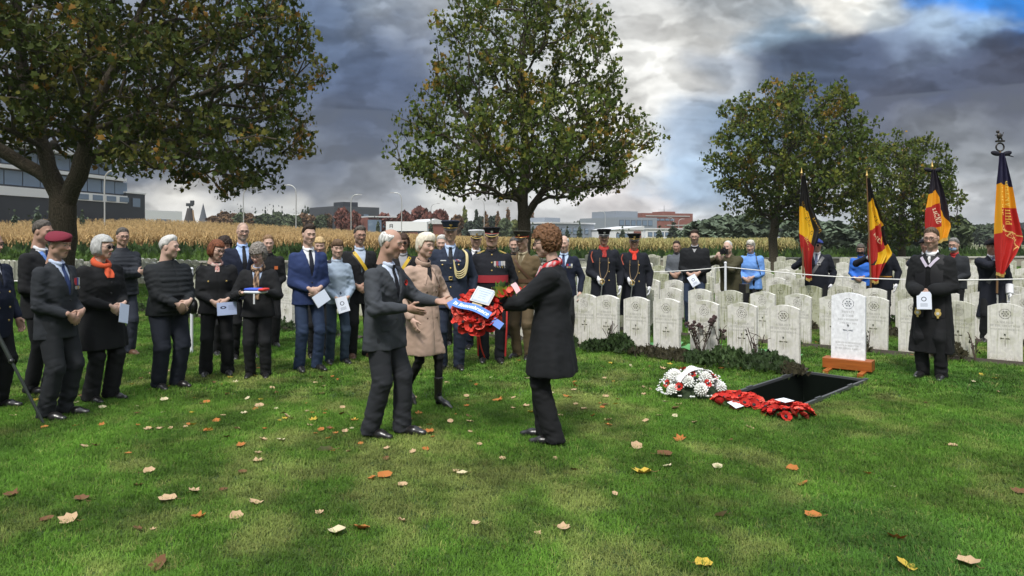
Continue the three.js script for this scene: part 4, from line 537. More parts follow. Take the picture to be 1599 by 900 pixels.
{ // the two wreaths lying at the grave
  const w1 = wreath('poppy_wreath', 'red poppy wreath lying on the grass nearer the white bouquet', 0.145, 0.042, 56, 201), p1 = P(1152, dOf(634)); w1.position.set(p1.x, 0.035, p1.z); w1.rotation.y = 0.4;
  const w2 = wreath('poppy_wreath', 'red poppy wreath lying on the grass at the grave\u2019s near corner', 0.145, 0.042, 56, 203), p2 = P(1229, dOf(650)); w2.position.set(p2.x, 0.035, p2.z); w2.rotation.y = 1.2;
  const [g, m] = texPlane(0.17, 0.11, cardTex(['In proud and', 'grateful memory'], '#e9edf2', '#5b6470', 24)); g.rotateX(-Math.PI / 2);
  for (const [w, x, z, a] of [[w1, -0.14, 0.16, 0.2], [w2, 0.05, -0.02, -0.5]]) { const c = mesh('card', g, m, w); c.position.set(x, w === w1 ? 0.035 : 0.1, z); c.rotation.set(w === w1 ? 0.35 : 0.1, a, 0); }
}
{ // funeral bouquet of white chrysanthemums
  const r = rng(211), p = P(1080, dOf(618)), t = thing('flower_cushion', 'dome of white chrysanthemums, red gerberas and gypsophila with a white ribbon', 'bouquet', [p.x, 0, p.z], 0.3);
  const mum = (() => { const L = []; for (let k = 0; k < 60; k++) { const y = 1 - k / 60 * 1.4, a = k * 2.4, s = Math.sqrt(Math.max(0.02, 1 - y * y)); const q = new THREE.SphereGeometry(0.012, 5, 4).scale(0.8, 0.5, 1.7); q.translate(0, 0, 0.045); q.rotateX(-Math.asin(clamp(y, -1, 1))); q.rotateY(a); L.push(plainGeo(q)); } return mergeGeometries(L); })(), mumM = std(0.78, 0.78, 0.74, 0.8);
  const dome = (a, q) => new THREE.Vector3(Math.cos(a) * q * 0.31, 0.05 + 0.2 * Math.sqrt(Math.max(0, 1 - q * q)), Math.sin(a) * q * 0.26);
  mesh('greenery', new THREE.SphereGeometry(1, 14, 8, 0, 6.3, 0, 1.57).scale(0.28, 0.19, 0.23), std(0.03, 0.05, 0.02), t);
  [[0.3, 0.0], [1.2, 0.62], [2.2, 0.75], [3.2, 0.6], [4.1, 0.7], [5.1, 0.66], [6.0, 0.75], [1.7, 0.95], [0.4, 0.98], [2.7, 0.98]].forEach(([a, q]) => { const f = mesh('chrysanthemum', mum, mumM, t); f.position.copy(dome(a, q)); f.rotation.set(r(), r() * 6, r()); f.scale.setScalar(1 + 0.25 * r()); });
  const ger = cupPetals(12, 0.042, 0.012, 12), gM = std(0.55, 0.03, 0.02, 0.6);[[0.75, 0.7], [1.45, 0.85], [2.0, 0.5], [3.0, 0.9], [4.6, 0.5], [2.45, 0.92]].forEach(([a, q]) => { const f = mesh('gerbera', ger, gM, t), d = dome(a, q); f.position.copy(d).multiplyScalar(1.1); f.quaternion.setFromUnitVectors(new THREE.Vector3(0, 1, 0), d.clone().normalize()); mesh('gerbera_eye', POPPY_EYE, black1, f); });
  const ms = []; for (let i = 0; i < 420; i++) { const a = r() * 6.283, q = 0.3 + 0.78 * Math.sqrt(r()), d = dome(a, Math.min(q, 1)).multiplyScalar(1.04 + 0.16 * r()); const s = 0.006 + 0.006 * r(); ms.push(new THREE.Matrix4().makeScale(s, s, s).setPosition(d.x, d.y, d.z)); } instanced('gypsophila', new THREE.IcosahedronGeometry(1, 0), std(0.75, 0.76, 0.74), ms, null, t);
  const rb = []; for (let i = 0; i <= 16; i++) { const f = i / 16, a = -0.3 + f * 3.0; rb.push([Math.cos(a) * 0.26, 0.1 + Math.sin(a) * 0.2, 0.03 + 0.1 * f]); } const pos = [], idx = []; rb.forEach(([x, y, z], i) => { pos.push(x, y, z - 0.05, x, y, z + 0.05); if (i) { const o = (i - 1) * 2; idx.push(o, o + 1, o + 2, o + 1, o + 3, o + 2); } }); const g = new THREE.BufferGeometry(); g.setAttribute('position', new THREE.Float32BufferAttribute(pos, 3)); g.setIndex(idx); g.computeVertexNormals(); mesh('ribbon', g, std(0.75, 0.7, 0.7, 0.5), t);
}
// ---------------------------------------------------------------- fallen plane leaves on the lawn
{
  const r = rng(301);
  const fallen = (k) => { const g = leafGeo(1), p = g.attributes.position; const rr = rng(310 + k), mixr = [0.15, 0.75, 0.45, 0.9, 0.6][k]; for (let i = 1; i < p.count; i++) { const x = p.getX(i), y = p.getY(i) - 0.42, a = Math.atan2(y, x), R = 0.36 + 0.07 * rr(); p.setXYZ(i, lerp(x, Math.cos(a) * R * 0.8, mixr), 0.42 + lerp(y, Math.sin(a) * R * 1.15, mixr), 0); } const c1 = 0.7 + 2.0 * rr(), c2 = 0.3 + 1.1 * rr(), ph = rr() * 6; const a = g.toNonIndexed(); const q = a.attributes.position; for (let i = 0; i < q.count; i++) { const x = q.getX(i), y = q.getY(i) - 0.4; q.setXYZ(i, x * 1.05, 0.05 + 0.9 * c1 * x * x + 0.7 * c2 * y * y + 0.06 * Math.sin(7 * x + ph) + (x > 0 ? 0.05 : 0), y); } a.computeVertexNormals(); return a; };
  const geos = [0, 1, 2, 3, 4].map(fallen), stem = tube([[0, 0.14, -0.4], [0.04, 0.1, -0.6], [0.03, 0.16, -0.8]], 0.014, 6, 4);
  const mk = (c, r2) => phys(...c, 0.75, { transmission: 0.15, thickness: 0, specularIntensity: 0.5 });
  const kinds = [['pale tan curled plane leaf lying on the grass', mk([0.5, 0.34, 0.2]), 'tan fallen leaves'], ['orange brown curled plane leaf lying on the grass', mk([0.42, 0.15, 0.035]), 'orange fallen leaves'], ['pale cream plane leaf lying flat on the grass', mk([0.6, 0.52, 0.33]), 'cream fallen leaves'], ['dark brown crumpled plane leaf lying on the grass', mk([0.15, 0.07, 0.03]), 'brown fallen leaves'], ['yellow plane leaf lying on the grass', mk([0.55, 0.38, 0.05]), 'yellow fallen leaves']], stM = std(0.2, 0.12, 0.05);
  const put = (px, py, size, k, flat) => { const d = dOf(py), p = P(px, d), t = thing('fallen_leaf', kinds[k][0], 'leaf', [p.x, 0.012, p.z], r() * 6.283, kinds[k][2]); t.rotation.set((r() - 0.5) * 0.5, r() * 6.283, (r() - 0.5) * 0.5); size *= 0.66; t.scale.set(size, size * (flat || 0.8 + 0.5 * r()), size); mesh('blade', geos[Math.floor(r() * 5)], kinds[k][1], t); mesh('stalk', stem, stM, t); };
  // the ones one can pick out in the photograph: [px, py, kind, size]
  [[508, 708, 2, 0.2], [600, 749, 1, 0.17], [580, 752, 1, 0.12], [628, 762, 0, 0.11], [262, 785, 0, 0.19], [126, 786, 3, 0.17], [108, 818, 0, 0.17], [72, 817, 3, 0.12], [133, 702, 0, 0.15], [148, 700, 3, 0.1], [232, 740, 0, 0.13], [215, 763, 3, 0.1], [18, 778, 3, 0.14], [302, 772, 0, 0.12], [348, 770, 3, 0.1], [378, 742, 3, 0.11], [402, 724, 0, 0.13], [402, 712, 0, 0.11], [376, 700, 1, 0.12], [410, 690, 0, 0.12], [438, 692, 2, 0.12], [354, 687, 3, 0.12], [324, 676, 1, 0.13], [232, 671, 4, 0.09], [250, 673, 0, 0.12], [405, 637, 0, 0.15], [448, 655, 0, 0.13], [436, 660, 4, 0.07], [348, 652, 0, 0.09], [484, 668, 0, 0.1], [538, 678, 0, 0.11], [553, 660, 4, 0.11], [398, 791, 0, 0.14], [368, 812, 0, 0.13], [309, 814, 1, 0.13], [524, 838, 2, 0.2], [563, 832, 1, 0.19], [499, 806, 0, 0.09], [627, 818, 0, 0.09], [742, 822, 0, 0.09], [721, 745, 2, 0.14], [712, 740, 0, 0.08], [785, 720, 0, 0.1], [748, 698, 0, 0.09], [602, 720, 3, 0.1], [604, 704, 0, 0.09], [670, 679, 1, 0.15], [652, 680, 0, 0.11], [704, 662, 0, 0.12], [654, 650, 1, 0.14], [640, 660, 1, 0.1], [636, 655, 3, 0.1], [778, 629, 1, 0.17], [698, 601, 0, 0.12], [730, 628, 3, 0.11], [728, 622, 0, 0.1], [735, 598, 1, 0.08], [248, 887, 3, 0.17], [214, 830, 3, 0.09], [238, 832, 0, 0.06], [994, 701, 0, 0.17], [1037, 715, 3, 0.19], [1062, 690, 1, 0.16], [1004, 743, 4, 0.22], [1043, 733, 2, 0.12], [1120, 734, 2, 0.13], [1237, 737, 1, 0.14], [1254, 761, 1, 0.15], [1356, 744, 1, 0.09], [1394, 764, 2, 0.07], [1488, 700, 0, 0.11], [1592, 774, 3, 0.14], [1128, 811, 0, 0.17], [1270, 811, 1, 0.17], [1400, 846, 1, 0.16], [880, 831, 0, 0.13], [840, 838, 0, 0.07], [960, 776, 0, 0.08], [897, 738, 3, 0.09], [1098, 887, 4, 0.15], [1415, 890, 4, 0.18], [1513, 888, 0, 0.21], [950, 668, 1, 0.13], [950, 660, 0, 0.11], [1008, 662, 0, 0.13], [1085, 663, 0, 0.1], [1171, 671, 0, 0.12], [912, 642, 0, 0.1], [899, 634, 0, 0.08], [961, 634, 4, 0.09], [1000, 608, 0, 0.1], [1016, 611, 0, 0.08], [1060, 635, 0, 0.1], [1040, 630, 2, 0.12], [1141, 690, 3, 0.07], [1560, 615, 0, 0.09], [1446, 632, 3, 0.08], [895, 612, 0, 0.14], [898, 606, 1, 0.14], [897, 600, 1, 0.12], [985, 575, 2, 0.11], [1005, 580, 0, 0.09], [1046, 572, 4, 0.13], [1060, 577, 4, 0.12], [1155, 578, 1, 0.1], [55, 628, 4, 0.1], [20, 652, 0, 0.12], [1383, 545, 0, 0.12]].forEach(([x, y, k, s]) => put(x, y, s, k));
  for (let i = 0; i < 95; i++) { const x = -20 + r() * 1100, y = 560 + r() * 120; put(x, y, 0.07 + 0.06 * r(), [0, 0, 1, 2, 3, 4][Math.floor(r() * 6)]); }
  for (let i = 0; i < 60; i++) { const x = 60 + r() * 900, y = 590 + r() * 130; put(x, y, 0.06 + 0.05 * r(), [1, 1, 0, 3, 1][Math.floor(r() * 5)]); }
  for (let i = 0; i < 40; i++) { const x = 1000 + r() * 600, y = 520 + r() * 80; put(x, y, 0.08 + 0.06 * r(), [0, 1, 2, 4][Math.floor(r() * 4)]); }
}
// ---------------------------------------------------------------- figures: distance fields meshed with surface nets
const V3 = (x, y, z) => new THREE.Vector3(x, y, z);
function cone(a, b, ra, rb, rib) {                              // tapered capsule; rib = [period, depth] of quilting along it
  const bx = b.x - a.x, by = b.y - a.y, bz = b.z - a.z, l2 = bx * bx + by * by + bz * bz, L = Math.sqrt(l2);
  return (x, y, z) => { const px = x - a.x, py = y - a.y, pz = z - a.z; let t = (px * bx + py * by + pz * bz) / l2; t = t < 0 ? 0 : t > 1 ? 1 : t; const dx = px - bx * t, dy = py - by * t, dz = pz - bz * t; let d = Math.sqrt(dx * dx + dy * dy + dz * dz) - (ra + (rb - ra) * t); if (rib) d -= rib[1] * (Math.abs(Math.sin(Math.PI * t * L / rib[0])) - 0.5); return d; };
}
function ell(cx, cy, cz, rx, ry, rz) { const m = Math.min(rx, ry, rz); return (x, y, z) => { const a = (x - cx) / rx, b = (y - cy) / ry, c = (z - cz) / rz, k = Math.sqrt(a * a + b * b + c * c), a2 = a / rx, b2 = b / ry, c2 = c / rz, k2 = Math.sqrt(a2 * a2 + b2 * b2 + c2 * c2); return k2 > 1e-6 ? k * (k - 1) / k2 : -m; }; }
const ball = (cx, cy, cz, r) => (x, y, z) => Math.hypot(x - cx, y - cy, z - cz) - r;
function sectAt(S, y) { const n = S.length; if (y <= S[0][0]) return S[0]; if (y >= S[n - 1][0]) return S[n - 1]; let i = 1; while (S[i][0] < y) i++; const t0 = (y - S[i - 1][0]) / (S[i][0] - S[i - 1][0]), t = t0 * t0 * (3 - 2 * t0) * 0.5 + t0 * 0.5; const A = S[i - 1], B = S[i]; return [y, lerp(A[1], B[1], t), lerp(A[2], B[2], t), lerp(A[3], B[3], t), lerp(A[4], B[4], t)]; }
// S rows: [y, centre x, centre z, half width, half depth], y rising
function sect(S, p = 2.4) { const y0 = S[0][0], y1 = S[S.length - 1][0]; return (x, y, z) => { const s = sectAt(S, y), a = Math.abs(x - s[1]) / s[3], b = Math.abs(z - s[2]) / s[4], q = Math.pow(Math.pow(a, p) + Math.pow(b, p), 1 / p); let d = (q - 1) * Math.min(s[3], s[4]); if (q > 1e-4 && q < 3) d *= 0.95; const e = y < y0 ? y0 - y : y > y1 ? y - y1 : -1; return e > 0 ? (d > 0 ? Math.hypot(d, e) : e) : d; }; }
function blend(list, post) { return (x, y, z) => { let d = list[0][0](x, y, z); for (let i = 1; i < list.length; i++) { const e = list[i][0](x, y, z), k = list[i][1]; const h = Math.max(k - Math.abs(d - e), 0) / k; d = Math.min(d, e) - h * h * k * 0.25; } return post && d < 0.08 && d > -0.08 ? post(d, x, y, z) : d; }; }
function nets(f, lo, hi, cell) {
  const nx = Math.ceil((hi[0] - lo[0]) / cell) + 1, ny = Math.ceil((hi[1] - lo[1]) / cell) + 1, nz = Math.ceil((hi[2] - lo[2]) / cell) + 1, B = 4, val = new Float32Array(nx * ny * nz), sl = nx * ny, rad = B * cell * 0.87;
  for (let bz = 0; bz < nz; bz += B) for (let by = 0; by < ny; by += B) for (let bx = 0; bx < nx; bx += B) {
    const c = f(lo[0] + (bx + 1.5) * cell, lo[1] + (by + 1.5) * cell, lo[2] + (bz + 1.5) * cell), far = Math.abs(c) > rad * 1.5 + 0.022;
    for (let k = bz; k < Math.min(bz + B, nz); k++) for (let j = by; j < Math.min(by + B, ny); j++) for (let i = bx; i < Math.min(bx + B, nx); i++) val[k * sl + j * nx + i] = far ? c : f(lo[0] + i * cell, lo[1] + j * cell, lo[2] + k * cell);
  }
  const id = new Int32Array(nx * ny * nz).fill(-1), pos = [], idx = [], v = new Float32Array(8);
  for (let k = 0; k < nz - 1; k++) for (let j = 0; j < ny - 1; j++) for (let i = 0; i < nx - 1; i++) {
    const o = k * sl + j * nx + i; let m = 0; for (let q = 0; q < 8; q++) { v[q] = val[o + (q & 1) + ((q >> 1) & 1) * nx + (q >> 2) * sl]; if (v[q] < 0) m |= 1 << q; } if (m === 0 || m === 255) continue;
    let X = 0, Y = 0, Z = 0, n = 0;
    for (let q = 0; q < 8; q++) for (let ax = 0; ax < 3; ax++) { const w = q | (1 << ax); if (w === q) continue; if ((v[q] < 0) === (v[w] < 0)) continue; const t = v[q] / (v[q] - v[w]); X += (q & 1) + (ax === 0 ? t : 0); Y += ((q >> 1) & 1) + (ax === 1 ? t : 0); Z += (q >> 2) + (ax === 2 ? t : 0); n++; }
    id[o] = pos.length / 3; pos.push(lo[0] + (i + X / n) * cell, lo[1] + (j + Y / n) * cell, lo[2] + (k + Z / n) * cell);
  }
  for (let k = 1; k < nz - 1; k++) for (let j = 1; j < ny - 1; j++) for (let i = 1; i < nx - 1; i++) {
    const o = k * sl + j * nx + i, s = val[o] < 0;
    const face = (w, p, q) => { if (s === (val[w] < 0)) return; const a = id[o], b = id[o - p], c = id[o - p - q], d = id[o - q]; if (a < 0 || b < 0 || c < 0 || d < 0) return; if (s) idx.push(a, b, c, a, c, d); else idx.push(a, c, b, a, d, c); };
    face(o + 1, nx, sl); face(o + nx, sl, 1); face(o + sl, 1, nx);
  }
  const g = new THREE.BufferGeometry(); g.setAttribute('position', new THREE.Float32BufferAttribute(pos, 3)); g.setIndex(idx); g.computeVertexNormals(); return g;
}
// ---------------------------------------------------------------- heads (local: centre of the skull, face towards +z)
const HEADS = {};
function headGeo(kind, cell) {
  const key = kind + cell; if (HEADS[key]) return HEADS[key]; const fem = kind === 'woman', old = kind === 'old', w = fem ? 0.95 : kind === 'heavy' ? 1.09 : kind === 'boy' ? 0.95 : 1;
  const L = [[ell(0, 0.03, -0.012, 0.076 * w, 0.096, 0.098), 0], [ell(0, -0.035, 0.02, 0.06 * w, 0.084, 0.07), 0.04], [ball(0, -0.1, 0.06, fem ? 0.019 : 0.024), 0.035], [ball(-0.043 * w, -0.066, 0.008, fem ? 0.022 : 0.028), 0.035], [ball(0.043 * w, -0.066, 0.008, fem ? 0.022 : 0.028), 0.035], [ball(-0.038, -0.016, 0.056, 0.021), 0.035], [ball(0.038, -0.016, 0.056, 0.021), 0.035],
    [cone(V3(-0.036, 0.026, 0.081), V3(0.036, 0.026, 0.081), 0.012, 0.012), 0.02], [cone(V3(0, 0.014, 0.09), V3(0, -0.027, fem ? 0.108 : 0.114), 0.008, fem ? 0.01 : 0.0125), 0.012], [ball(-0.012, -0.034, 0.1, 0.008), 0.01], [ball(0.012, -0.034, 0.1, 0.008), 0.01],
    [cone(V3(-0.017, -0.066, 0.079), V3(0, -0.0605, 0.085), 0.005, 0.0072), 0.006], [cone(V3(0.017, -0.066, 0.079), V3(0, -0.0605, 0.085), 0.005, 0.0072), 0.006], [cone(V3(-0.015, -0.0725, 0.083), V3(0.015, -0.0725, 0.083), 0.0078, 0.0078), 0.006],
    [ell(-0.079 * w, -0.004, -0.008, 0.011, 0.032, 0.02), 0.008], [ell(0.079 * w, -0.004, -0.008, 0.011, 0.032, 0.02), 0.008],
    [cone(V3(0, -0.05, -0.03), V3(0, -0.2, -0.045), fem ? 0.048 : 0.056, fem ? 0.05 : 0.062), 0.03]];
  if (kind === 'heavy') L.push([ell(0, -0.1, 0.025, 0.06, 0.03, 0.045), 0.04]);
  const so = (x, y, z, d) => { for (const s of [-1, 1]) { const e = Math.hypot((x - s * 0.032) / 1.25, y - 0.006, z - 0.104) - 0.019; const h = Math.max(0.018 + Math.min(0, 0) - Math.abs(-e - d) , 0) / 0.018; d = Math.max(d, -e) + h * h * 0.018 * 0.25; } return d; };
  const f0 = blend(L), eye = (x, y, z) => Math.min(Math.hypot(x - 0.031, y - 0.005, z - 0.0765), Math.hypot(x + 0.031, y - 0.005, z - 0.0765)) - 0.0125;
  const f = (x, y, z) => Math.min(so(x, y, z, f0(x, y, z)), eye(x, y, z));
  return HEADS[key] = nets(f, [-0.105, -0.2, -0.13], [0.105, 0.14, 0.14], cell);
}
function paintHead(g, o) {                                        // pigments of skin, lips, brows, eyes, beard
  const p = g.attributes.position, n = p.count, c = new Float32Array(n * 3), S = o.skin;
  for (let i = 0; i < n; i++) {
    const x = p.getX(i), y = p.getY(i), z = p.getZ(i), ax = Math.abs(x); let r = S[0], gg = S[1], b = S[2];
    const bl = 0.08 * fbm(x * 40, y * 40, z * 40, 2); r *= 1 + bl; gg *= 1 + bl; b *= 1 + bl;
    if (z > 0.03) {
      const ch = Math.exp(-(((ax - 0.042) / 0.02) ** 2 + ((y + 0.025) / 0.02) ** 2)) * o.ruddy, ns = z > 0.1 ? 0.5 * o.ruddy : 0; const k = ch + ns; gg *= 1 - 0.2 * k; b *= 1 - 0.22 * k;
      if (y < -0.056 && y > -0.079 && ax < 0.02 && z > 0.078) { const t = o.lips, q = o.fem ? 0.7 : 0.4; r = lerp(r, t[0], q); gg = lerp(gg, t[1], q); b = lerp(b, t[2], q); }
      if (Math.abs(y + 0.065 + 0.3 * ax) < 0.0026 && ax < 0.022 && z > 0.065) { r *= 0.35; gg *= 0.3; b *= 0.3; }
      if (ax > 0.012 && ax < 0.052 && Math.abs(y - (0.03 - (ax - 0.03) * (ax > 0.03 ? 0.25 : -0.1))) < 0.0052 && z > 0.05) { r = lerp(r, o.brow[0], 0.75); gg = lerp(gg, o.brow[1], 0.75); b = lerp(b, o.brow[2], 0.75); }
      const ex = ax - 0.031, ey = y - 0.004; if (Math.abs(ex) < 0.012 && Math.abs(ey) < 0.0058 && z > 0.07) { if (ex * ex + ey * ey < 0.000032) { r = 0.03; gg = 0.025; b = 0.02; } else { r = 0.3; gg = 0.26; b = 0.235; } if (ey > 0.0032) { r = 0.07; gg = 0.045; b = 0.035; } }
    }
    if (o.beard) { const on = sstep(-0.03, -0.05, y - (ax > 0.045 ? 0.035 : 0)) * sstep(-0.02, 0.015, z) * (y > -0.13 ? 1 : 0), lip = ax < 0.02 && y < -0.055 && y > -0.078 && z > 0.075 ? 0.2 : 1; let k = on * o.beard[3] * lip * (0.75 + 0.5 * noise(x * 120, y * 120, z * 120)); if (o.beardStyle === 'goatee' && ax > 0.03) k = 0; if (o.beardStyle === 'moustache') k = Math.abs(y + 0.05) < 0.008 && ax < 0.028 && z > 0.06 ? 0.9 : 0; k = clamp(k); r = lerp(r, o.beard[0], k); gg = lerp(gg, o.beard[1], k); b = lerp(b, o.beard[2], k); }
    c[i * 3] = r; c[i * 3 + 1] = gg; c[i * 3 + 2] = b;
  }
  g.setAttribute('color', new THREE.BufferAttribute(c, 3)); return g;
}
const HAIRS = {};
function hairGeo(style, cell, w) {
  const key = style + cell + w; if (HAIRS[key]) return HAIRS[key];
  const line = (z) => (z > 0.06 ? 0.088 : z > 0.03 ? lerp(0.045, 0.088, (z - 0.03) / 0.03) : z > 0.0 ? lerp(-0.008, 0.045, z / 0.03) : z > -0.035 ? 0.006 : lerp(-0.078, 0.006, sstep(-0.075, -0.035, z)));
  let base, cut, amp = 0.004, fr = [38, 16, 38], lo = [-0.14, -0.16, -0.16], hi = [0.14, 0.18, 0.14];
  const E = (g, dy = 0, dz = 0) => ell(0, 0.03 + dy, -0.012 + dz, 0.076 * w + g, 0.096 + g, 0.098 + g);
  const E0 = E(0), close = (th, grow, extra) => (x, y, z) => { const e = E0(x, y, z); if (Math.abs(e) > 0.05) return e - 0.012; const ln = line(z) + 0.006 * noise(x * 70, z * 70, 3.3), up = y - ln; let q = -0.0015 + th * sstep(-0.004, grow, up); if (extra) q += extra(x, y, z); return e - q; };
  if (style === 'short') { base = close(0.012, 0.05, (x, y, z) => 0.005 * sstep(0.05, 0.11, y)); cut = (x, y, z) => line(z) - 0.012 - y; amp = 0.003; }
  else if (style === 'swept') { base = close(0.014, 0.05, (x, y, z) => 0.014 * sstep(0.06, 0.12, y) * sstep(-0.06, 0.05, z) + 0.003 * Math.sin(x * 40)); cut = (x, y, z) => line(z) - 0.012 - y; amp = 0.005; }
  else if (style === 'fringe') { base = close(0.012, 0.025, (x, y, z) => -0.017 * sstep(0.055, 0.1, y - 0.3 * Math.max(0, -z - 0.02)) - 0.014 * sstep(0.035, 0.058, z)); cut = (x, y, z) => Math.max(line(z) - 0.012 - y, z - 0.06); amp = 0.003; }
  else if (style === 'buzz') { base = close(0.004, 0.04, (x, y, z) => -0.004 * sstep(0.03, 0.07, z)); cut = (x, y, z) => line(z) - 0.01 - y; amp = 0.001; }
  else if (style === 'bob') { base = blend([[E(0.02), 0], [ell(0, -0.03, -0.03, 0.102, 0.085, 0.085), 0.05]]); cut = (x, y, z) => Math.max(Math.min(z - 0.035 - 0.35 * Math.max(0, 0.0 - y) * 0, 0.062 - y), -0.105 - y); amp = 0.006; fr = [30, 7, 30]; }
  else if (style === 'pixie') { base = blend([[E(0.016), 0], [ell(0.012, 0.095, 0.035, 0.068, 0.046, 0.062), 0.04], [ell(0, -0.035, -0.05, 0.074, 0.05, 0.05), 0.04]]); cut = (x, y, z) => { const ln = z > 0.055 ? 0.06 - 0.5 * Math.max(0, x) : z > 0.012 ? lerp(-0.02, 0.06, sstep(0.012, 0.055, z)) : z > -0.02 ? -0.02 : -0.075; return ln + 0.008 * noise(x * 60, z * 60, 1) - y; }; amp = 0.005; fr = [34, 9, 34]; }
  else if (style === 'curly') { base = blend([[E(0.036, 0.01, -0.012), 0], [ell(0, -0.02, -0.05, 0.092, 0.07, 0.075), 0.05]]); cut = (x, y, z) => Math.max(Math.min(z - 0.03, 0.055 - y), -0.09 - y); amp = 0.012; fr = [42, 42, 42]; }
  else if (style === 'long') { base = blend([[E(0.018), 0], [ell(0, -0.12, -0.06, 0.1, 0.17, 0.06), 0.05]]); cut = (x, y, z) => Math.max(Math.min(z - 0.03, 0.06 - y), -0.27 - y); amp = 0.006; lo = [-0.14, -0.3, -0.16]; fr = [30, 6, 30]; }
  else if (style === 'boy') { base = blend([[E(0.015), 0], [ell(0, 0.085, 0.045, 0.066, 0.045, 0.05), 0.03]]); cut = (x, y, z) => (z > 0.04 ? 0.052 : line(z)) - y; amp = 0.004; fr = [34, 10, 34]; }
  const f = (x, y, z) => { let d = base(x, y, z); if (d < 0.05 && d > -0.05) d -= amp * (noise(x * fr[0], y * fr[1], z * fr[2]) + 0.6 * noise(x * fr[0] * 2.3 + 9, y * fr[1] * 2.3, z * fr[2] * 2.3)); return Math.max(d, cut(x, y, z)); };
  return HAIRS[key] = nets(f, lo, hi, cell);
}
function paintNoise(g, c, amt, fx = 90, fy = 22) { const p = g.attributes.position, a = new Float32Array(p.count * 3); for (let i = 0; i < p.count; i++) { const k = 1 + amt * (noise(p.getX(i) * fx, p.getY(i) * fy, p.getZ(i) * fx) + 0.5 * noise(p.getX(i) * fx * 2 + 4, p.getY(i) * fy * 2, p.getZ(i) * fx * 2)); a[i * 3] = c[0] * k; a[i * 3 + 1] = c[1] * k; a[i * 3 + 2] = c[2] * k; } const n = g.clone(); n.setAttribute('color', new THREE.BufferAttribute(a, 3)); return n; }
// ---------------------------------------------------------------- hands (local: wrist at the origin, fingers +y, palm +z, thumb +x)
const HANDS = {};
function handGeo(pose, cell) {
  const key = pose + cell; if (HANDS[key]) return HANDS[key]; const curl = { open: 0.12, relax: 0.38, clasp: 0.55, grip: 0.95, fist: 1.2 }[pose];
  const L = [[ell(0, 0.048, 0, 0.041, 0.052, 0.017), 0], [cone(V3(0, -0.03, 0), V3(0, 0.02, 0), 0.025, 0.027), 0.02]];
  [[-0.031, 0.056, 0.0078], [-0.0105, 0.072, 0.0086], [0.0105, 0.077, 0.0088], [0.031, 0.07, 0.0085]].forEach(([x, len, r], i) => { let p = V3(x * 0.92, 0.082 - Math.abs(x) * 0.1, 0), a = curl * (0.7 + 0.1 * i * (i < 3 ? -1 : -0.5)) * 0.8; for (let k = 0; k < 3; k++) { const l = len * [0.46, 0.3, 0.24][k], q = V3(p.x + x * 0.12 * (1 - curl * 0.5) * l * 10 * 0.3, p.y + Math.cos(a) * l, p.z + Math.sin(a) * l); L.push([cone(p, q, r * [1, 0.93, 0.86][k], r * [0.93, 0.86, 0.75][k]), 0.005]); p = q; a += curl * 0.85; } });
  { let p = V3(0.026, 0.022, 0.006), d = V3(0.72, 0.66, 0.25 + curl * 0.45).normalize(), q = p.clone().addScaledVector(d, 0.042); L.push([cone(p, q, 0.0135, 0.0105), 0.012]); d = V3(0.3 - curl * 0.2, 0.85, 0.25 + curl * 0.4).normalize(); L.push([cone(q, q.clone().addScaledVector(d, 0.032), 0.0105, 0.008), 0.006]); }
  return HANDS[key] = nets(blend(L), [-0.065, -0.06, -0.04], [0.1, 0.19, 0.13], cell);
}
function ik(S, T, a, b, pole) {                                    // middle joint of a two-bone chain
  const d = T.clone().sub(S); let L = d.length(); const m = (a + b) * 0.999; if (L > m) { T.copy(S).addScaledVector(d, m / L); L = m; d.copy(T).sub(S); } d.normalize();
  const x = (a * a - b * b + L * L) / (2 * L), y = Math.sqrt(Math.max(0, a * a - x * x)), p = pole.clone().addScaledVector(d, -pole.dot(d)).normalize(); return S.clone().addScaledVector(d, x).addScaledVector(p, y);
}
function basisQuat(y, z) { const Y = y.clone().normalize(), X = V3(0, 0, 0).crossVectors(Y, z).normalize(), Z = V3(0, 0, 0).crossVectors(X, Y); return new THREE.Matrix4().makeBasis(X, Y, Z); }
// ---------------------------------------------------------------- shoes (local: under the ankle, toe +z)
const SHOE = { man: (() => { const b = blend([[cone(V3(0, 0.045, -0.05), V3(0, 0.034, 0.09), 0.036, 0.042), 0], [cone(V3(0, 0.03, 0.09), V3(0.004, 0.022, 0.175), 0.042, 0.03), 0.03], [cone(V3(0, 0.07, -0.03), V3(0, 0.1, -0.025), 0.04, 0.042), 0.03]]); return nets((x, y, z) => Math.max(b(x, y, z), 0.004 - y), [-0.07, -0.01, -0.11], [0.07, 0.16, 0.23], 0.011); })(),
  boot: (() => { const b = blend([[cone(V3(0, 0.1, -0.05), V3(0, 0.05, 0.08), 0.032, 0.033), 0], [cone(V3(0, 0.05, 0.08), V3(0, 0.02, 0.165), 0.034, 0.018), 0.03], [cone(V3(0, 0.1, -0.05), V3(0, 0.33, -0.04), 0.038, 0.052), 0.03]]); const h = cone(V3(0, 0.09, -0.07), V3(0, 0.006, -0.066), 0.02, 0.01); return nets((x, y, z) => Math.min(Math.max(b(x, y, z), 0.003 - y, y - 0.33, z < 0.02 ? 0.06 - y - (z + 0.05) * 0 : -1), h(x, y, z)), [-0.08, -0.01, -0.12], [0.08, 0.35, 0.2], 0.01); })() };
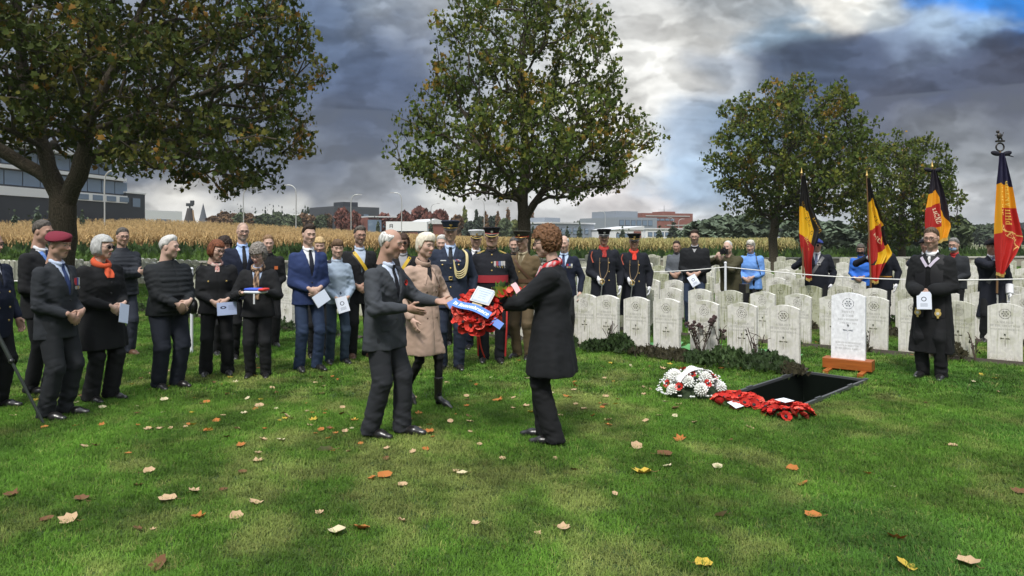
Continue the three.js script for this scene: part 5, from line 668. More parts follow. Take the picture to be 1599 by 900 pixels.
// ---------------------------------------------------------------- the person builder
const bodyMat = phys(1, 1, 1, 0.55, { vertexColors: true, specularIntensity: 0.6 }), hairMat = phys(1, 1, 1, 0.65, { vertexColors: true, specularIntensity: 0.3 });
const clothCache = {}; const cloth = (c, rough = 0.88, sheen = 0.08) => clothCache[[...c, rough].join()] ??= phys(...c, rough, { sheen, sheenRoughness: 0.6, sheenColor: new THREE.Color().setRGB(Math.min(1, c[0] * 3 + 0.03), Math.min(1, c[1] * 3 + 0.03), Math.min(1, c[2] * 3 + 0.035)), specularIntensity: 0.5 });
const leatherM = phys(0.012, 0.011, 0.011, 0.3, { clearcoat: 0.3, clearcoatRoughness: 0.3 }), brownLeather = phys(0.09, 0.045, 0.025, 0.45), brassM = std(0.75, 0.52, 0.18, 0.35, { metalness: 0.9 }), goldM = std(0.62, 0.45, 0.14, 0.6), glassDark = phys(0.01, 0.01, 0.012, 0.12), frameBlack = std(0.015, 0.015, 0.016, 0.4), whiteGlove = [0.72, 0.73, 0.76];
const SKIN = { a: [0.48, 0.305, 0.235], b: [0.42, 0.255, 0.19], c: [0.54, 0.36, 0.285], d: [0.36, 0.21, 0.15] };
const HAIR = { grey: [0.2, 0.195, 0.185], white: [0.5, 0.49, 0.465], dark: [0.035, 0.025, 0.02], brown: [0.1, 0.055, 0.03], auburn: [0.15, 0.055, 0.028], blonde: [0.45, 0.32, 0.16], platinum: [0.68, 0.62, 0.5], sandy: [0.2, 0.125, 0.07], salt: [0.085, 0.075, 0.066] };
const PEOPLE = [];
function person(o) {
  const d = o.d ?? dOf(o.feet), base = P(o.px, d), h = o.h, k = h / 1.75, fem = o.sex === 'f', bw = (o.bw ?? 1) * (fem ? 0.9 : 1), bd = o.bd ?? 1, near = d < 7.3, cell = near ? 0.0105 : d < 10 ? 0.0135 : 0.017, hc = near ? 0.0052 : d < 10.2 ? 0.0066 : 0.0085;
  const t = thing('person', o.label, 'person', [base.x, 0, base.z], o.th * D2R + (o.abs ? 0 : Math.atan((CX - o.px) / F))); const lean = o.lean ?? 0, sp = (y) => Math.max(0, y - 0.95 * k) * lean - (o.belly ? 0 : 0);
  const ctx = { t, o, k, sp, near, cell };
  // skeleton
  const S = [1, -1].map((s) => V3(s * 0.17 * bw * k, 1.356 * k, sp(1.36 * k) - 0.012)), ua = 0.3 * k, fa = 0.262 * k;
  const arms = [o.L, o.R].map((q, i) => { const s = i ? -1 : 1, T = V3(...(q.w ?? [s * 0.25, 0.83, 0.05])).multiplyScalar(k); const pole = V3(...(q.pole ?? [s * 0.55, -0.55, -0.6])), E = ik(S[i], T, ua, fa, pole), dir = T.clone().sub(E).normalize(), f = q.f ? V3(...q.f).normalize() : dir, n = V3(...(q.n ?? [-s, 0, 0.2])); return { S: S[i], E, T, f, n, pose: q.pose ?? 'relax', s, hide: q.hide }; });
  const hips = [1, -1].map((s) => V3(s * 0.088 * bw * k, 0.9 * k, 0)), ft = o.legs ?? [[0.1, 0.02, 0.15], [-0.1, -0.02, -0.15]];
  const legs = ft.map(([x, z, turn, y = 0], i) => { const A = V3(x * k, (0.085 + y) * k, z * k), K = ik(hips[i], A, 0.425 * k, 0.412 * k, V3(i ? -0.1 : 0.1, 0, 1)); return { H: hips[i], K, A, turn, y: y * k }; });
  const neckB = V3(0, 1.46 * k, sp(1.46 * k) - 0.005), hp = o.head ?? {}, hq = new THREE.Matrix4().makeRotationFromEuler(new THREE.Euler((hp.pitch ?? 8) * D2R, (hp.yaw ?? 0) * D2R, (hp.roll ?? 0) * D2R, 'YXZ'));
  const hs = (o.headScale ?? 1) * (fem ? 0.92 : 0.94), hC = V3(0, h - 0.136 * hs, sp(h - 0.1) + 0.035 + (hp.fwd ?? 0)), HM = hq.clone().setPosition(hC.x, hC.y, hC.z).multiply(new THREE.Matrix4().makeScale(hs, hs, hs));
  ctx.HM = HM; ctx.arms = arms; ctx.legs = legs;
  // body: one figure under the clothes
  const skin = o.skin ?? SKIN.a, kind = o.face ?? (fem ? 'woman' : 'man');
  const hg = paintHead(headGeo(kind, hc).clone(), { skin, fem, lips: o.lips ?? (fem ? [0.42, 0.11, 0.1] : [0.38, 0.17, 0.13]), brow: o.brow ?? (o.hairC ?? HAIR.brown).map((x) => x * 0.4), ruddy: o.ruddy ?? 0.6, beard: o.beard, beardStyle: o.beardStyle }); hg.applyMatrix4(HM);
  const core = [[sect([[0.84 * k, 0, 0, 0.12 * bw * k, 0.085 * k], [1.05 * k, 0, sp(1.05 * k), 0.115 * bw * k, 0.08 * k], [1.3 * k, 0, sp(1.3 * k), 0.13 * bw * k, 0.085 * k], [1.4 * k, 0, sp(1.4 * k), 0.09 * bw * k, 0.055 * k]]), 0], [cone(neckB, hC.clone().add(V3(0, -0.06, -0.03)), 0.05 * k, 0.045 * k), 0.03]];
  arms.forEach((a) => core.push([cone(a.S, a.E, 0.04 * k, 0.034 * k), 0.03], [cone(a.E, a.T, 0.034 * k, 0.025 * k), 0.01])); const cl = Math.min(1, (o.bottom?.loose ?? 1)) * 0.72; legs.forEach((l) => core.push([cone(l.H, l.K, 0.065 * cl * k, 0.05 * cl * k), 0.03], [cone(l.K, l.A, 0.05 * cl * k, 0.034 * cl * k), 0.01]));
  const bb = (list, m) => { const lo = [1e9, 1e9, 1e9], hi = [-1e9, -1e9, -1e9]; for (const p of list) ['x', 'y', 'z'].forEach((c, i) => { lo[i] = Math.min(lo[i], p[c] - m); hi[i] = Math.max(hi[i], p[c] + m); }); return [lo, hi]; };
  const all = [...arms.flatMap((a) => [a.S, a.E, a.T]), ...legs.flatMap((l) => [l.H, l.K, l.A]), neckB, hC, V3(0.14 * bw, 1, 0.12), V3(-0.14 * bw, 1, -0.12)];
  const [bl, bh] = bb(all, 0.08); const cg = nets(blend(core), bl, bh, 0.026);
  const flat = (g, c) => { const a = new Float32Array(g.attributes.position.count * 3); for (let i = 0; i < a.length; i += 3) { a[i] = c[0]; a[i + 1] = c[1]; a[i + 2] = c[2]; } g.setAttribute('color', new THREE.BufferAttribute(a, 3)); return g; };
  const bodyG = [hg, flat(cg, skin)], gloveG = [];
  arms.forEach((a) => { if (a.hide) return; const g = handGeo(a.pose, near ? 0.0042 : 0.0058).clone(); const M = basisQuat(a.f, a.n); if (a.s > 0) g.scale(1, 1, 1); const Mx = V3().setFromMatrixColumn(M, 0); // thumb side: away from the little finger
    const flip = (a.thumb = a.s > 0) ? 1 : -1; const want = o.thumbUp === false ? -1 : 1; if (Mx.y * want + (Mx.z) * 0.5 < 0) { g.scale(-1, 1, 1); const id = g.index.array; for (let i = 0; i < id.length; i += 3) { const q = id[i]; id[i] = id[i + 1]; id[i + 1] = q; } g.computeVertexNormals(); }
    const sc = (fem ? 0.92 : 1.02) * Math.sqrt(k); g.scale(sc, sc, sc); M.setPosition(a.T.x, a.T.y, a.T.z); g.applyMatrix4(M); (o.gloves ? gloveG : bodyG).push(o.gloves ? g : flat(g, skin.map((x) => x * 0.95))); });
  const body = mesh('body', mergeGeometries(bodyG), bodyMat, t); ctx.body = body;
  gloveG.forEach((g) => mesh('glove', g, cloth(o.gloves), t));
  // hair
  if (o.hair) { const g = paintNoise(hairGeo(o.hair, hc * (o.hair === 'curly' || near ? 1.0 : 1.1), kind === 'heavy' ? 1.09 : fem || kind === 'boy' ? 0.95 : 1), o.hairC ?? HAIR.brown, o.hairVar ?? 0.8).applyMatrix4(HM); mesh('hair', g, hairMat, t); }
  // trousers
  const B = o.bottom ?? {}; const tr = (B.loose ?? 1) * (fem ? 0.88 : 0.93), flare = B.flare ?? 1;
  if (!B.none) {
    const L = [[sect([[0.82 * k, 0, 0, 0.165 * bw * k, 0.118 * bd * k], [0.92 * k, 0, 0, 0.178 * bw * k, 0.125 * bd * k], [1.04 * k, 0, 0, 0.16 * bw * k, 0.118 * bd * k]], 2.2), 0]];
    legs.forEach((l) => { const dn = l.A.clone().add(V3(0, -0.035 * k, -0.01)); L.push([cone(l.H, l.K, 0.098 * tr * bw * k, 0.079 * tr * k), 0.035], [cone(l.K, dn, 0.077 * tr * k, 0.072 * tr * flare * k), 0.02]); });
    const sd = o.px; const [lo, hi] = bb([...legs.flatMap((l) => [l.H, l.K, l.A]), V3(0, 1.0 * k, 0.08), V3(0, 1.0 * k, -0.08)], 0.13);
    const hem = Math.min(...legs.map((l) => l.A.y)) - 0.06 * k;
    const f = blend(L, (dd, x, y, z) => { const lowf = 1 - sstep(0.1, 0.42, y), kn = Math.exp(-(((y - 0.48 * k) / 0.1) ** 2)); const f1 = 0.4 - 1.6 * Math.abs(noise(x * 3.5 + sd, y * 14 + z * 6 + x * 5, z * 3.5)), f2 = 0.4 - 1.6 * Math.abs(noise(x * 6 - sd, y * 26 - z * 10, z * 6)); return dd - (0.0025 + 0.009 * lowf + 0.008 * kn) * (f1 + 0.6 * f2) - 0.007 * noise(x * 12 + sd, y * 2.2, z * 12); });
    mesh(B.name ?? 'trousers', nets((x, y, z) => Math.max(f(x, y, z), hem - y), [lo[0], Math.max(0.01, hem - 0.03), lo[2]], [hi[0], 1.05 * k, hi[2]], cell), cloth(B.c ?? [0.018, 0.019, 0.022]), t);
  }
  legs.forEach((l) => { const s = mesh(o.shoe === 'boot' ? 'boot' : 'shoe', SHOE[o.shoe ?? 'man'], o.shoeM ?? leatherM, t); s.position.set(l.A.x, l.y, l.A.z + 0.02); s.rotation.y = l.turn; if (l.y > 0.01) s.rotation.x = 0.5; s.scale.setScalar((fem ? 0.9 : 1) * Math.sqrt(k)); });
  // upper garment
  const A = o.top, bwj = bw * (A.w ?? 1), hem = (A.hem ?? 0.8) * k, fl = A.flare ?? 1, dep = (A.depth ?? 1) * bd, g0 = A.thick ?? 0; const bel = o.belly ?? 0;
  const prof = fem ? [[hem, 0.2 * fl, 0.142 * fl], [0.93 * k, 0.195, 0.138], [1.08 * k, 0.165, 0.12], [1.22 * k, 0.174, 0.142], [1.3 * k, 0.166, 0.122], [1.37 * k, 0.128, 0.092], [1.412 * k, 0.082, 0.07], [1.455 * k, 0.056, 0.058]] : [[hem, 0.195 * fl, 0.138 * fl], [0.93 * k, 0.19, 0.136], [1.08 * k, 0.176, 0.128], [1.24 * k, 0.19, 0.138], [1.32 * k, 0.174, 0.12], [1.383 * k, 0.134, 0.092], [1.425 * k, 0.088, 0.074], [1.465 * k, 0.062, 0.064]];
  let secs = prof.filter((r, i) => i === 0 || r[0] > hem + 0.03).map(([y, rx, rz]) => { const b = bel * Math.exp(-(((y - 1.06 * k) / 0.16) ** 2)); return [y, 0, sp(y) + b * 0.5, (rx + g0) * bwj * k, (rz + g0) * dep * k + b * 0.5]; });
  if (hem < 0.86 * k && !A.straight) secs[0][2] -= 0.0;
  ctx.secs = secs; const rib = A.puffer ? [0.058 * k, 0.009] : null, sl = A.sleeve ?? 1;
  const L = [[sect(secs, A.p ?? 2.35), 0]];
  arms.forEach((a) => { const wr = a.T.clone().lerp(a.E, 0.14); L.push([cone(a.S, a.E, (0.064 + g0 * 0.6) * Math.min(sl, 1.14) * bw ** 0.5 * k, (0.054 + g0 * 0.7) * sl * k, rib), 0.055], [cone(a.E, wr, (0.056 + g0 * 0.7) * sl * k, (0.043 + g0 * 0.6) * (A.cuff ?? 1) * k, rib), 0.012]); });
  const v = A.v, sd = o.px * 0.37, vk = v ? (v[1] * k) / ((1.44 - v[0]) * k) : 0, seam = A.seam ?? 0;
  const wr = A.wrinkle ?? 1;
  const post = (dd, x, y, z) => {
    if (A.puffer && y < 1.36 * k && Math.abs(x) < 0.17 * k) dd -= 0.0095 * (Math.abs(Math.sin(Math.PI * (y / (0.058 * k) + 0.15 * noise(x * 7, y * 9, z * 7)))) - 0.5);
    const low = 1 - sstep(hem, hem + 0.45, y), el = arms.reduce((m, a) => Math.max(m, Math.exp(-((x - a.E.x) ** 2 + (y - a.E.y) ** 2 + (z - a.E.z) ** 2) / 0.014)), 0), am = arms.reduce((m, a) => Math.max(m, Math.exp(-((x - a.S.x * 0.9) ** 2 + (y - a.S.y + 0.1) ** 2 + (z - a.S.z) ** 2) / 0.02)), 0);
    const cr = 0.45 - Math.abs(noise(x * 4 + sd, y * 17 + x * 9 + z * 5, z * 4)) * 1.6, cr2 = 0.4 - Math.abs(noise(x * 9 - sd, y * 30 - x * 16 + z * 9, z * 7)) * 1.6; dd -= wr * ((0.0022 + 0.009 * el + 0.006 * am) * (cr + 0.6 * cr2) + 0.0018 * noise(x * 20 + sd, y * 20, z * 20) + (0.005 + 0.02 * low * (A.folds ?? 1) * (hem < 0.75 * k ? 1 : 0.3)) * noise(x * 9 + sd, y * 1.6, z * 9));
    if (z > sp(y) + 0.02 && y > 0.7 * k) {
      const ax = Math.abs(x);
      if (v) { const w = (y - v[0] * k) * vk; if (y > v[0] * k - 0.03) { const lap = ax - w; if (lap > 0 && lap < 0.058 * k && y > v[0] * k) dd -= 0.0065 * (1 - sstep(0.05 * k, 0.058 * k, lap)); } }
    }
    if (seam && z > sp(y) && Math.abs(x - seam * 0.012) < 0.006) dd += 0.007;
    return dd;
  };
  let f = blend(L, post); const f1 = f;
  f = (x, y, z) => { let dd = Math.max(f1(x, y, z), hem - y); if (v && z > sp(y) + 0.01 && dd < 0.06) { const w = (y - v[0] * k) * vk, e = Math.max((Math.abs(x) - w) * 0.9, v[0] * k - y, y - 1.6); dd = Math.max(dd, -e); } if (A.vent && z > sp(y) && y < A.vent * k) dd = Math.max(dd, -(Math.abs(x) - (A.vent * k - y) * 0.16)); return dd; };
  const [lo, hi] = bb([...arms.flatMap((a) => [a.S, a.E, a.T]), V3(0.24 * bwj * fl, 1, 0.2 * dep * fl + bel + Math.max(0, lean) * 0.3), V3(-0.24 * bwj * fl, 1, -0.2 * dep * fl)], 0.1 + g0);
  mesh(A.name ?? 'jacket', nets(f, [lo[0], hem - 0.03, lo[2]], [hi[0], 1.56 * k, hi[2]], cell * (A.fine ?? 1)), A.mat ?? cloth(A.c, A.rough ?? 0.88), t);
  ctx.surf = (x, y, off = 0.006, side = 1) => { const s = sectAt(secs, y), q = Math.min(0.999, Math.abs(x) / s[3]); return V3(x, y, s[2] + side * (s[4] * Math.pow(1 - Math.pow(q, 2.35), 1 / 2.35) + off)); };
  // shirt, collar, tie
  if (A.shirt) { const ss = secs.filter((r) => r[0] > 0.95 * k).map(([y, cx, cz, rx, rz]) => [y, cx, cz - 0.002, rx * 0.86, rz - 0.014]); ss.unshift([0.95 * k, 0, sp(0.95 * k), 0.14 * bw * k, 0.1 * bd * k]); const g = nets(blend([[sect(ss), 0]]), [-0.22, 0.93 * k, -0.2], [0.22, 1.53 * k, 0.32], cell), col = new THREE.TorusGeometry(0.056 * k, 0.0115, 8, 22); col.rotateX(Math.PI / 2); col.scale(1, 1.7, 1.12); col.rotateX(0.5); col.translate(0, 1.462 * k, sp(1.46 * k) + 0.004); const m = mesh('shirt', merge([g, col].map((q) => { q.deleteAttribute('uv'); return q; })), cloth(A.shirt, 0.8, 0.1), t); }
  if (A.tie) { const y0 = 1.447 * k, y1 = (v ? v[0] : 1.1) * k - 0.01, pos = [], idx = [], n = 14; for (let i = 0; i <= n; i++) { const y = lerp(y0, y1, i / n), s = sectAt(secs, y), w = (i === 0 ? 0.02 : i === 1 ? 0.014 : lerp(0.018, 0.036, i / n)) * k, z = Math.max(s[2] + s[4] - 0.007, sp(y) + 0.066 * (i < 2 ? 1.22 : 0)); pos.push(-w, y, z - 0.004, 0, y, z + 0.005, w, y, z - 0.004); if (i) { const a = (i - 1) * 3; idx.push(a, a + 1, a + 3, a + 1, a + 4, a + 3, a + 1, a + 2, a + 4, a + 2, a + 5, a + 4); } } const g = new THREE.BufferGeometry(); g.setAttribute('position', new THREE.Float32BufferAttribute(pos, 3)); g.setIndex(idx); g.computeVertexNormals(); mesh('tie', g, cloth(A.tie, 0.6), t); }
  if (A.collar) { const c = new THREE.TorusGeometry(0.068 * k, 0.009, 8, 24, 5.2); c.rotateZ(-Math.PI / 2 + 0.39 + 3.14159 * 0 + 0); c.rotateX(-Math.PI / 2); c.rotateY(Math.PI); c.scale(1, 3.0, 1.12); c.rotateX(0.42); c.translate(0, (A.collarY ?? 1.455) * k, sp(1.46 * k) - 0.005); mesh('collar', c, A.mat ?? cloth(A.collar === true ? A.c : A.collar, 0.88), t); }
  if (A.buttons) A.buttons.forEach(([x, y]) => { const p = ctx.surf(x, y * k, 0.004), b = mesh('button', new THREE.SphereGeometry(0.0105, 8, 6).scale(1, 1, 0.5), A.buttonM ?? brassM, t); b.position.copy(p); });
  // hats, glasses
  if (o.hat) o.hat(ctx); if (o.glasses) glasses(ctx, o.glasses); (o.add ?? []).forEach((fn) => fn(ctx)); PEOPLE.push(t); return ctx;
}
// ---------------------------------------------------------------- worn things
function inHead(ctx, g) { return g.applyMatrix4(ctx.HM); }
function glasses(ctx, kind) {
  const L = []; const dark = kind === 'sun'; for (const s of [-1, 1]) { const r = new THREE.TorusGeometry(0.022, 0.0022, 6, 18).scale(1.12, 0.82, 1).translate(s * 0.032, 0.002, 0.1); L.push(r); L.push(cyl([s * 0.056, 0.008, 0.098], [s * 0.08, 0.008, 0.0], 0.002, 0.002, 5)); } L.push(cyl([-0.008, 0.006, 0.104], [0.008, 0.006, 0.104], 0.002, 0.002, 5));
  const m = mesh(dark ? 'sunglasses' : 'glasses', inHead(ctx, merge(L)), frameBlack, ctx.t); if (dark) for (const s of [-1, 1]) mesh('lens', inHead(ctx, new THREE.CircleGeometry(0.022, 16).scale(1.14, 0.85, 1).translate(s * 0.032, 0.002, 0.1)), glassDark, m);
}
function lathe(p, seg = 28) { return new THREE.LatheGeometry(p.map(([x, y]) => new THREE.Vector2(x, y)), seg); }
const peakedCap = (crown, band, badgeM, o = {}) => (ctx) => {
  const cm = cloth(crown, 0.8), cr = lathe([[0.098, 0.055], [0.103, 0.088], [0.126, 0.112], [0.129, 0.122], [0.12, 0.131], [0.05, 0.136], [0, 0.137]]); const q = cr.attributes.position; for (let i = 0; i < q.count; i++) { const z = q.getZ(i), y = q.getY(i); if (y > 0.1) q.setY(i, y + z * 0.2 + 0.01); } cr.scale(0.98, 1, 1.1); cr.translate(0, 0, -0.008); cr.computeVertexNormals(); const c = mesh('cap', inHead(ctx, cr), cm, ctx.t);
  mesh('cap_band', inHead(ctx, lathe([[0.0925, 0.048], [0.1, 0.05], [0.101, 0.092], [0.095, 0.094]]).scale(0.98, 1, 1.1).translate(0, 0, -0.008)), cloth(band, 0.8), ctx.t);
  const pk = new THREE.BufferGeometry(), pos = [], idx = []; for (let i = 0; i <= 14; i++) { const a = (i / 14 - 0.5) * 2.3, e = Math.cos(a / 2.3 * Math.PI) ; const x0 = Math.sin(a) * 0.098, z0 = Math.cos(a) * 0.105 - 0.008, x1 = Math.sin(a) * (0.1 + 0.02 * e), z1 = z0 + 0.048 * e; pos.push(x0, 0.056, z0, x1, 0.056 - 0.03 * e - 0.004, z1); if (i) { const b = (i - 1) * 2; idx.push(b, b + 1, b + 2, b + 1, b + 3, b + 2); } } pk.setAttribute('position', new THREE.Float32BufferAttribute(pos, 3)); pk.setIndex(idx); pk.computeVertexNormals(); mesh('peak', inHead(ctx, pk), leatherM, ctx.t);
  if (o.peakGold) mesh('peak_braid', inHead(ctx, tube([...Array(9)].map((_, i) => { const a = (i / 8 - 0.5) * 2.0, e = Math.cos(a / 2.3 * Math.PI); return [Math.sin(a) * (0.1 + 0.02 * e), 0.056 - 0.03 * e + 0.002, Math.cos(a) * 0.105 - 0.008 + 0.046 * e]; }), 0.005, 24, 5)), goldM, ctx.t);
  mesh('cap_strap', inHead(ctx, tube([...Array(7)].map((_, i) => { const a = (i / 6 - 0.5) * 2.4; return [Math.sin(a) * 0.101, 0.058, Math.cos(a) * 0.112 - 0.006]; }), 0.004, 18, 5)), badgeM, ctx.t);
  mesh('cap_badge', inHead(ctx, new THREE.SphereGeometry(0.018, 10, 8).scale(1, 1.15, 0.35).translate(0, 0.095, 0.108)), badgeM, ctx.t); if (o.wings) mesh('cap_eagle', inHead(ctx, box(0.045, 0.008, 0.006, 0, 0.1, 0.115)), brassM, ctx.t);
};
const beret = (c, side = -1, badgeM, tilt = 0.22) => (ctx) => { const g = lathe([[0.088, 0.038], [0.095, 0.04], [0.097, 0.056], [0.106, 0.076], [0.108, 0.09], [0.094, 0.112], [0.05, 0.127], [0, 0.13]]); const q = g.attributes.position; for (let i = 0; i < q.count; i++) { const x = q.getX(i), y = q.getY(i); if (y > 0.06) { q.setY(i, y - Math.max(0, x * side) * 0.45 + Math.max(0, -x * side) * 0.05); q.setX(i, x + side * 0.014); } } g.scale(0.97, 1, 1.12); g.translate(0, 0, -0.008); g.computeVertexNormals(); const m = mesh('beret', inHead(ctx, g), cloth(c, 0.9, 0.5), ctx.t); if (badgeM) mesh('beret_badge', inHead(ctx, new THREE.SphereGeometry(0.014, 8, 6).scale(1, 1.2, 0.4).translate(-side * 0.045, 0.075, 0.098)), badgeM, ctx.t); };
function band(ctx, y0, y1, off, mat, name, n = 40) { const pos = [], idx = []; for (let i = 0; i <= n; i++) { const a = i / n * 6.28318; for (const y of [y0, y1]) { const s = sectAt(ctx.secs, y), c = Math.cos(a), e = Math.sin(a), p = 2.35, q = 1 / Math.pow(Math.pow(Math.abs(c), p) + Math.pow(Math.abs(e), p), 1 / p); pos.push(c * q * (s[3] + off), y, s[2] + e * q * (s[4] + off)); } if (i) { const b = (i - 1) * 2; idx.push(b, b + 1, b + 2, b + 1, b + 3, b + 2); } } const g = new THREE.BufferGeometry(); g.setAttribute('position', new THREE.Float32BufferAttribute(pos, 3)); g.setIndex(idx); g.computeVertexNormals(); return mesh(name, g, mat, ctx.t); }
function strip(ctx, pts, w, mat, name, off = 0.012, thick) { const P3 = pts.map(([x, y]) => ctx.surf(x, y * ctx.k, off)); const pos = [], idx = []; P3.forEach((p, i) => { const a = P3[Math.max(0, i - 1)], b = P3[Math.min(P3.length - 1, i + 1)], tx = b.x - a.x, ty = b.y - a.y, l = Math.hypot(tx, ty) || 1, nx = -ty / l * w / 2, ny = tx / l * w / 2; const A = ctx.surf(p.x + nx, p.y + ny, off), Bq = ctx.surf(p.x - nx, p.y - ny, off); pos.push(A.x, A.y, A.z, Bq.x, Bq.y, Bq.z); if (i) { const q = (i - 1) * 2; idx.push(q, q + 1, q + 2, q + 1, q + 3, q + 2); } }); const g = new THREE.BufferGeometry(); g.setAttribute('position', new THREE.Float32BufferAttribute(pos, 3)); g.setIndex(idx); g.computeVertexNormals(); return mesh(name, g, mat, ctx.t); }
const line2 = (a, b, n = 10) => [...Array(n + 1)].map((_, i) => [lerp(a[0], b[0], i / n), lerp(a[1], b[1], i / n)]);
const medals = (x, y, n, cols = [[0.4, 0.03, 0.04], [0.05, 0.08, 0.3], [0.6, 0.6, 0.55], [0.1, 0.25, 0.12], [0.5, 0.35, 0.05]], drop = 0.05) => (ctx) => { for (let i = 0; i < n; i++) { const p = ctx.surf(x + (i - (n - 1) / 2) * 0.03, y * ctx.k, 0.014), r = mesh('medal_ribbon', box(0.027, drop * 0.75, 0.004), std(...cols[i % cols.length]), ctx.t); r.position.copy(p); const m = mesh('medal', new THREE.CylinderGeometry(0.016, 0.016, 0.004, 12).rotateX(Math.PI / 2), i % 2 ? brassM : std(0.6, 0.6, 0.6, 0.35, { metalness: 0.8 }), ctx.t); m.position.copy(p).add(V3(0, -drop * 0.62, 0.004)); } };
const ribbons = (x, y, rows, cols) => (ctx) => { for (let j = 0; j < rows; j++) for (let i = 0; i < 4; i++) { const p = ctx.surf(x + (i - 1.5) * 0.022, (y + j * 0.013) * ctx.k, 0.012), r = mesh('medal_ribbon', box(0.021, 0.011, 0.003), std(...cols[(i + j) % cols.length]), ctx.t); r.position.copy(p); } };
const scarf = (c, c2, o = {}) => (ctx) => { const k = ctx.k, g = new THREE.TorusGeometry((o.r ?? 0.07) * k, o.t ?? 0.026, 10, 26); const q = g.attributes.position; for (let i = 0; i < q.count; i++) { const n = 0.007 * noise(q.getX(i) * 30, q.getY(i) * 30, q.getZ(i) * 60 + ctx.o.px); q.setZ(i, q.getZ(i) + n); q.setX(i, q.getX(i) * (1 + n * 3)); } g.rotateX(Math.PI / 2); g.scale(1, 1.25, 1.12); g.rotateX(0.5); g.translate(0, (o.y ?? 1.452) * k, ctx.sp(1.46 * k) + 0.005); const n = paintScarf(g, c, c2); const m = mesh('scarf', n, c2 ? scarfMat : cloth(c, 0.8), ctx.t); if (o.drop) { const pos = [], idx = []; const N = 10; for (let i = 0; i <= N; i++) { const y = lerp(1.44, 1.44 - o.drop, i / N) * k, w = (o.w ?? 0.06) * (0.6 + 0.4 * Math.sin(Math.min(1, i / N * 1.5) * 1.57)); for (let j = 0; j <= 4; j++) { const x = (j / 4 - 0.5) * w * 2 + (o.x ?? 0), p = ctx.surf(x, y, 0.012 + 0.01 * Math.sin(j * 2.4 + i * 0.7)); pos.push(p.x, p.y, p.z); if (i && j) { const b = (i - 1) * 5 + j - 1; idx.push(b, b + 1, b + 5, b + 1, b + 6, b + 5); } } } const d = new THREE.BufferGeometry(); d.setAttribute('position', new THREE.Float32BufferAttribute(pos, 3)); d.setIndex(idx); d.computeVertexNormals(); mesh('scarf_end', paintScarf(d, c, c2), c2 ? scarfMat : cloth(c, 0.8), m); } };
const scarfMat = phys(1, 1, 1, 0.75, { vertexColors: true, specularIntensity: 0.4 });
function paintScarf(g, c, c2) { if (!c2) return g; const p = g.attributes.position, a = new Float32Array(p.count * 3); for (let i = 0; i < p.count; i++) { const q = noise(p.getX(i) * 38, p.getY(i) * 38, p.getZ(i) * 38) > 0.14 ? c2 : c; a.set(q, i * 3); } g.setAttribute('color', new THREE.BufferAttribute(a, 3)); return g; }
// flat things in hands
const booklet = (pos, rot, size = [0.15, 0.21], c = [0.55, 0.62, 0.78], tex) => (ctx) => { const base = ctx.t, g = new THREE.Group(); g.name = numbered('order_of_service'); g.applyMatrix4(new THREE.Matrix4().makeRotationFromEuler(new THREE.Euler(...rot.map((x) => x * D2R))).setPosition(pos[0] * ctx.k, pos[1] * ctx.k, pos[2] * ctx.k)); base.updateMatrix(); g.applyMatrix4(base.matrix); scene.add(g); tag(g, ctx.o.bookLabel, 'booklet', 'folded service booklets'); mesh('cover', box(size[0], size[1], 0.003), tex ? new THREE.MeshStandardMaterial({ map: tex, roughness: 0.7, side: THREE.DoubleSide }) : std(...c, 0.7), g); mesh('inner_page', box(size[0] * 0.98, size[1] * 0.99, 0.002, 0.004, -0.003, -0.006), std(0.75, 0.77, 0.8, 0.8), g); };
const bookTex = canvasTex(128, 180, (c, w, h) => { c.fillStyle = '#aab8dc'; c.fillRect(0, 0, w, h); c.fillStyle = '#2b3350'; c.beginPath(); c.arc(w * 0.32, h * 0.4, 20, 0, 7); c.fill(); c.fillStyle = '#aab8dc'; c.beginPath(); c.arc(w * 0.32, h * 0.4, 9, 0, 7); c.fill(); c.strokeStyle = '#5d678a'; c.lineWidth = 2; for (let i = 0; i < 8; i++) { c.beginPath(); c.moveTo(w * 0.58, h * 0.26 + i * 9); c.lineTo(w * 0.9, h * 0.26 + i * 9); c.stroke(); } });
const bookTex2 = canvasTex(128, 180, (c, w, h) => { c.fillStyle = '#dfe5f2'; c.fillRect(0, 0, w, h); c.strokeStyle = '#222a3c'; c.lineWidth = 7; c.beginPath(); c.arc(w * 0.5, h * 0.42, 20, 0, 7); c.stroke(); c.lineWidth = 2; for (let i = 0; i < 4; i++) { c.beginPath(); c.moveTo(w * 0.25, h * 0.68 + i * 9); c.lineTo(w * 0.75, h * 0.68 + i * 9); c.stroke(); } });
const poppyPin = (x, y) => (ctx) => { const p = ctx.surf(x, y * ctx.k, 0.014), m = mesh('poppy_pin', POPPY[0].clone().rotateX(Math.PI / 2).scale(0.5, 0.5, 0.5), red1, ctx.t); m.position.copy(p); mesh('poppy_eye', POPPY_EYE.clone().rotateX(Math.PI / 2).scale(0.5, 0.5, 0.5), black1, m); };
const CL = { w: [0.075, 0.985, 0.2], f: [-0.72, -0.6, 0.18], n: [-0.25, 0.1, -1], pose: 'clasp' }, CR = { w: [-0.085, 0.965, 0.21], f: [0.72, -0.6, 0.12], n: [0.25, 0.1, -1], pose: 'clasp' };
const SL = { w: [0.255, 0.84, 0.03], pose: 'relax' }, SR = { w: [-0.255, 0.84, 0.03], pose: 'relax' };
const BLACK = [0.012, 0.0125, 0.014], NAVY = [0.012, 0.016, 0.032], CHAR = [0.028, 0.031, 0.036];
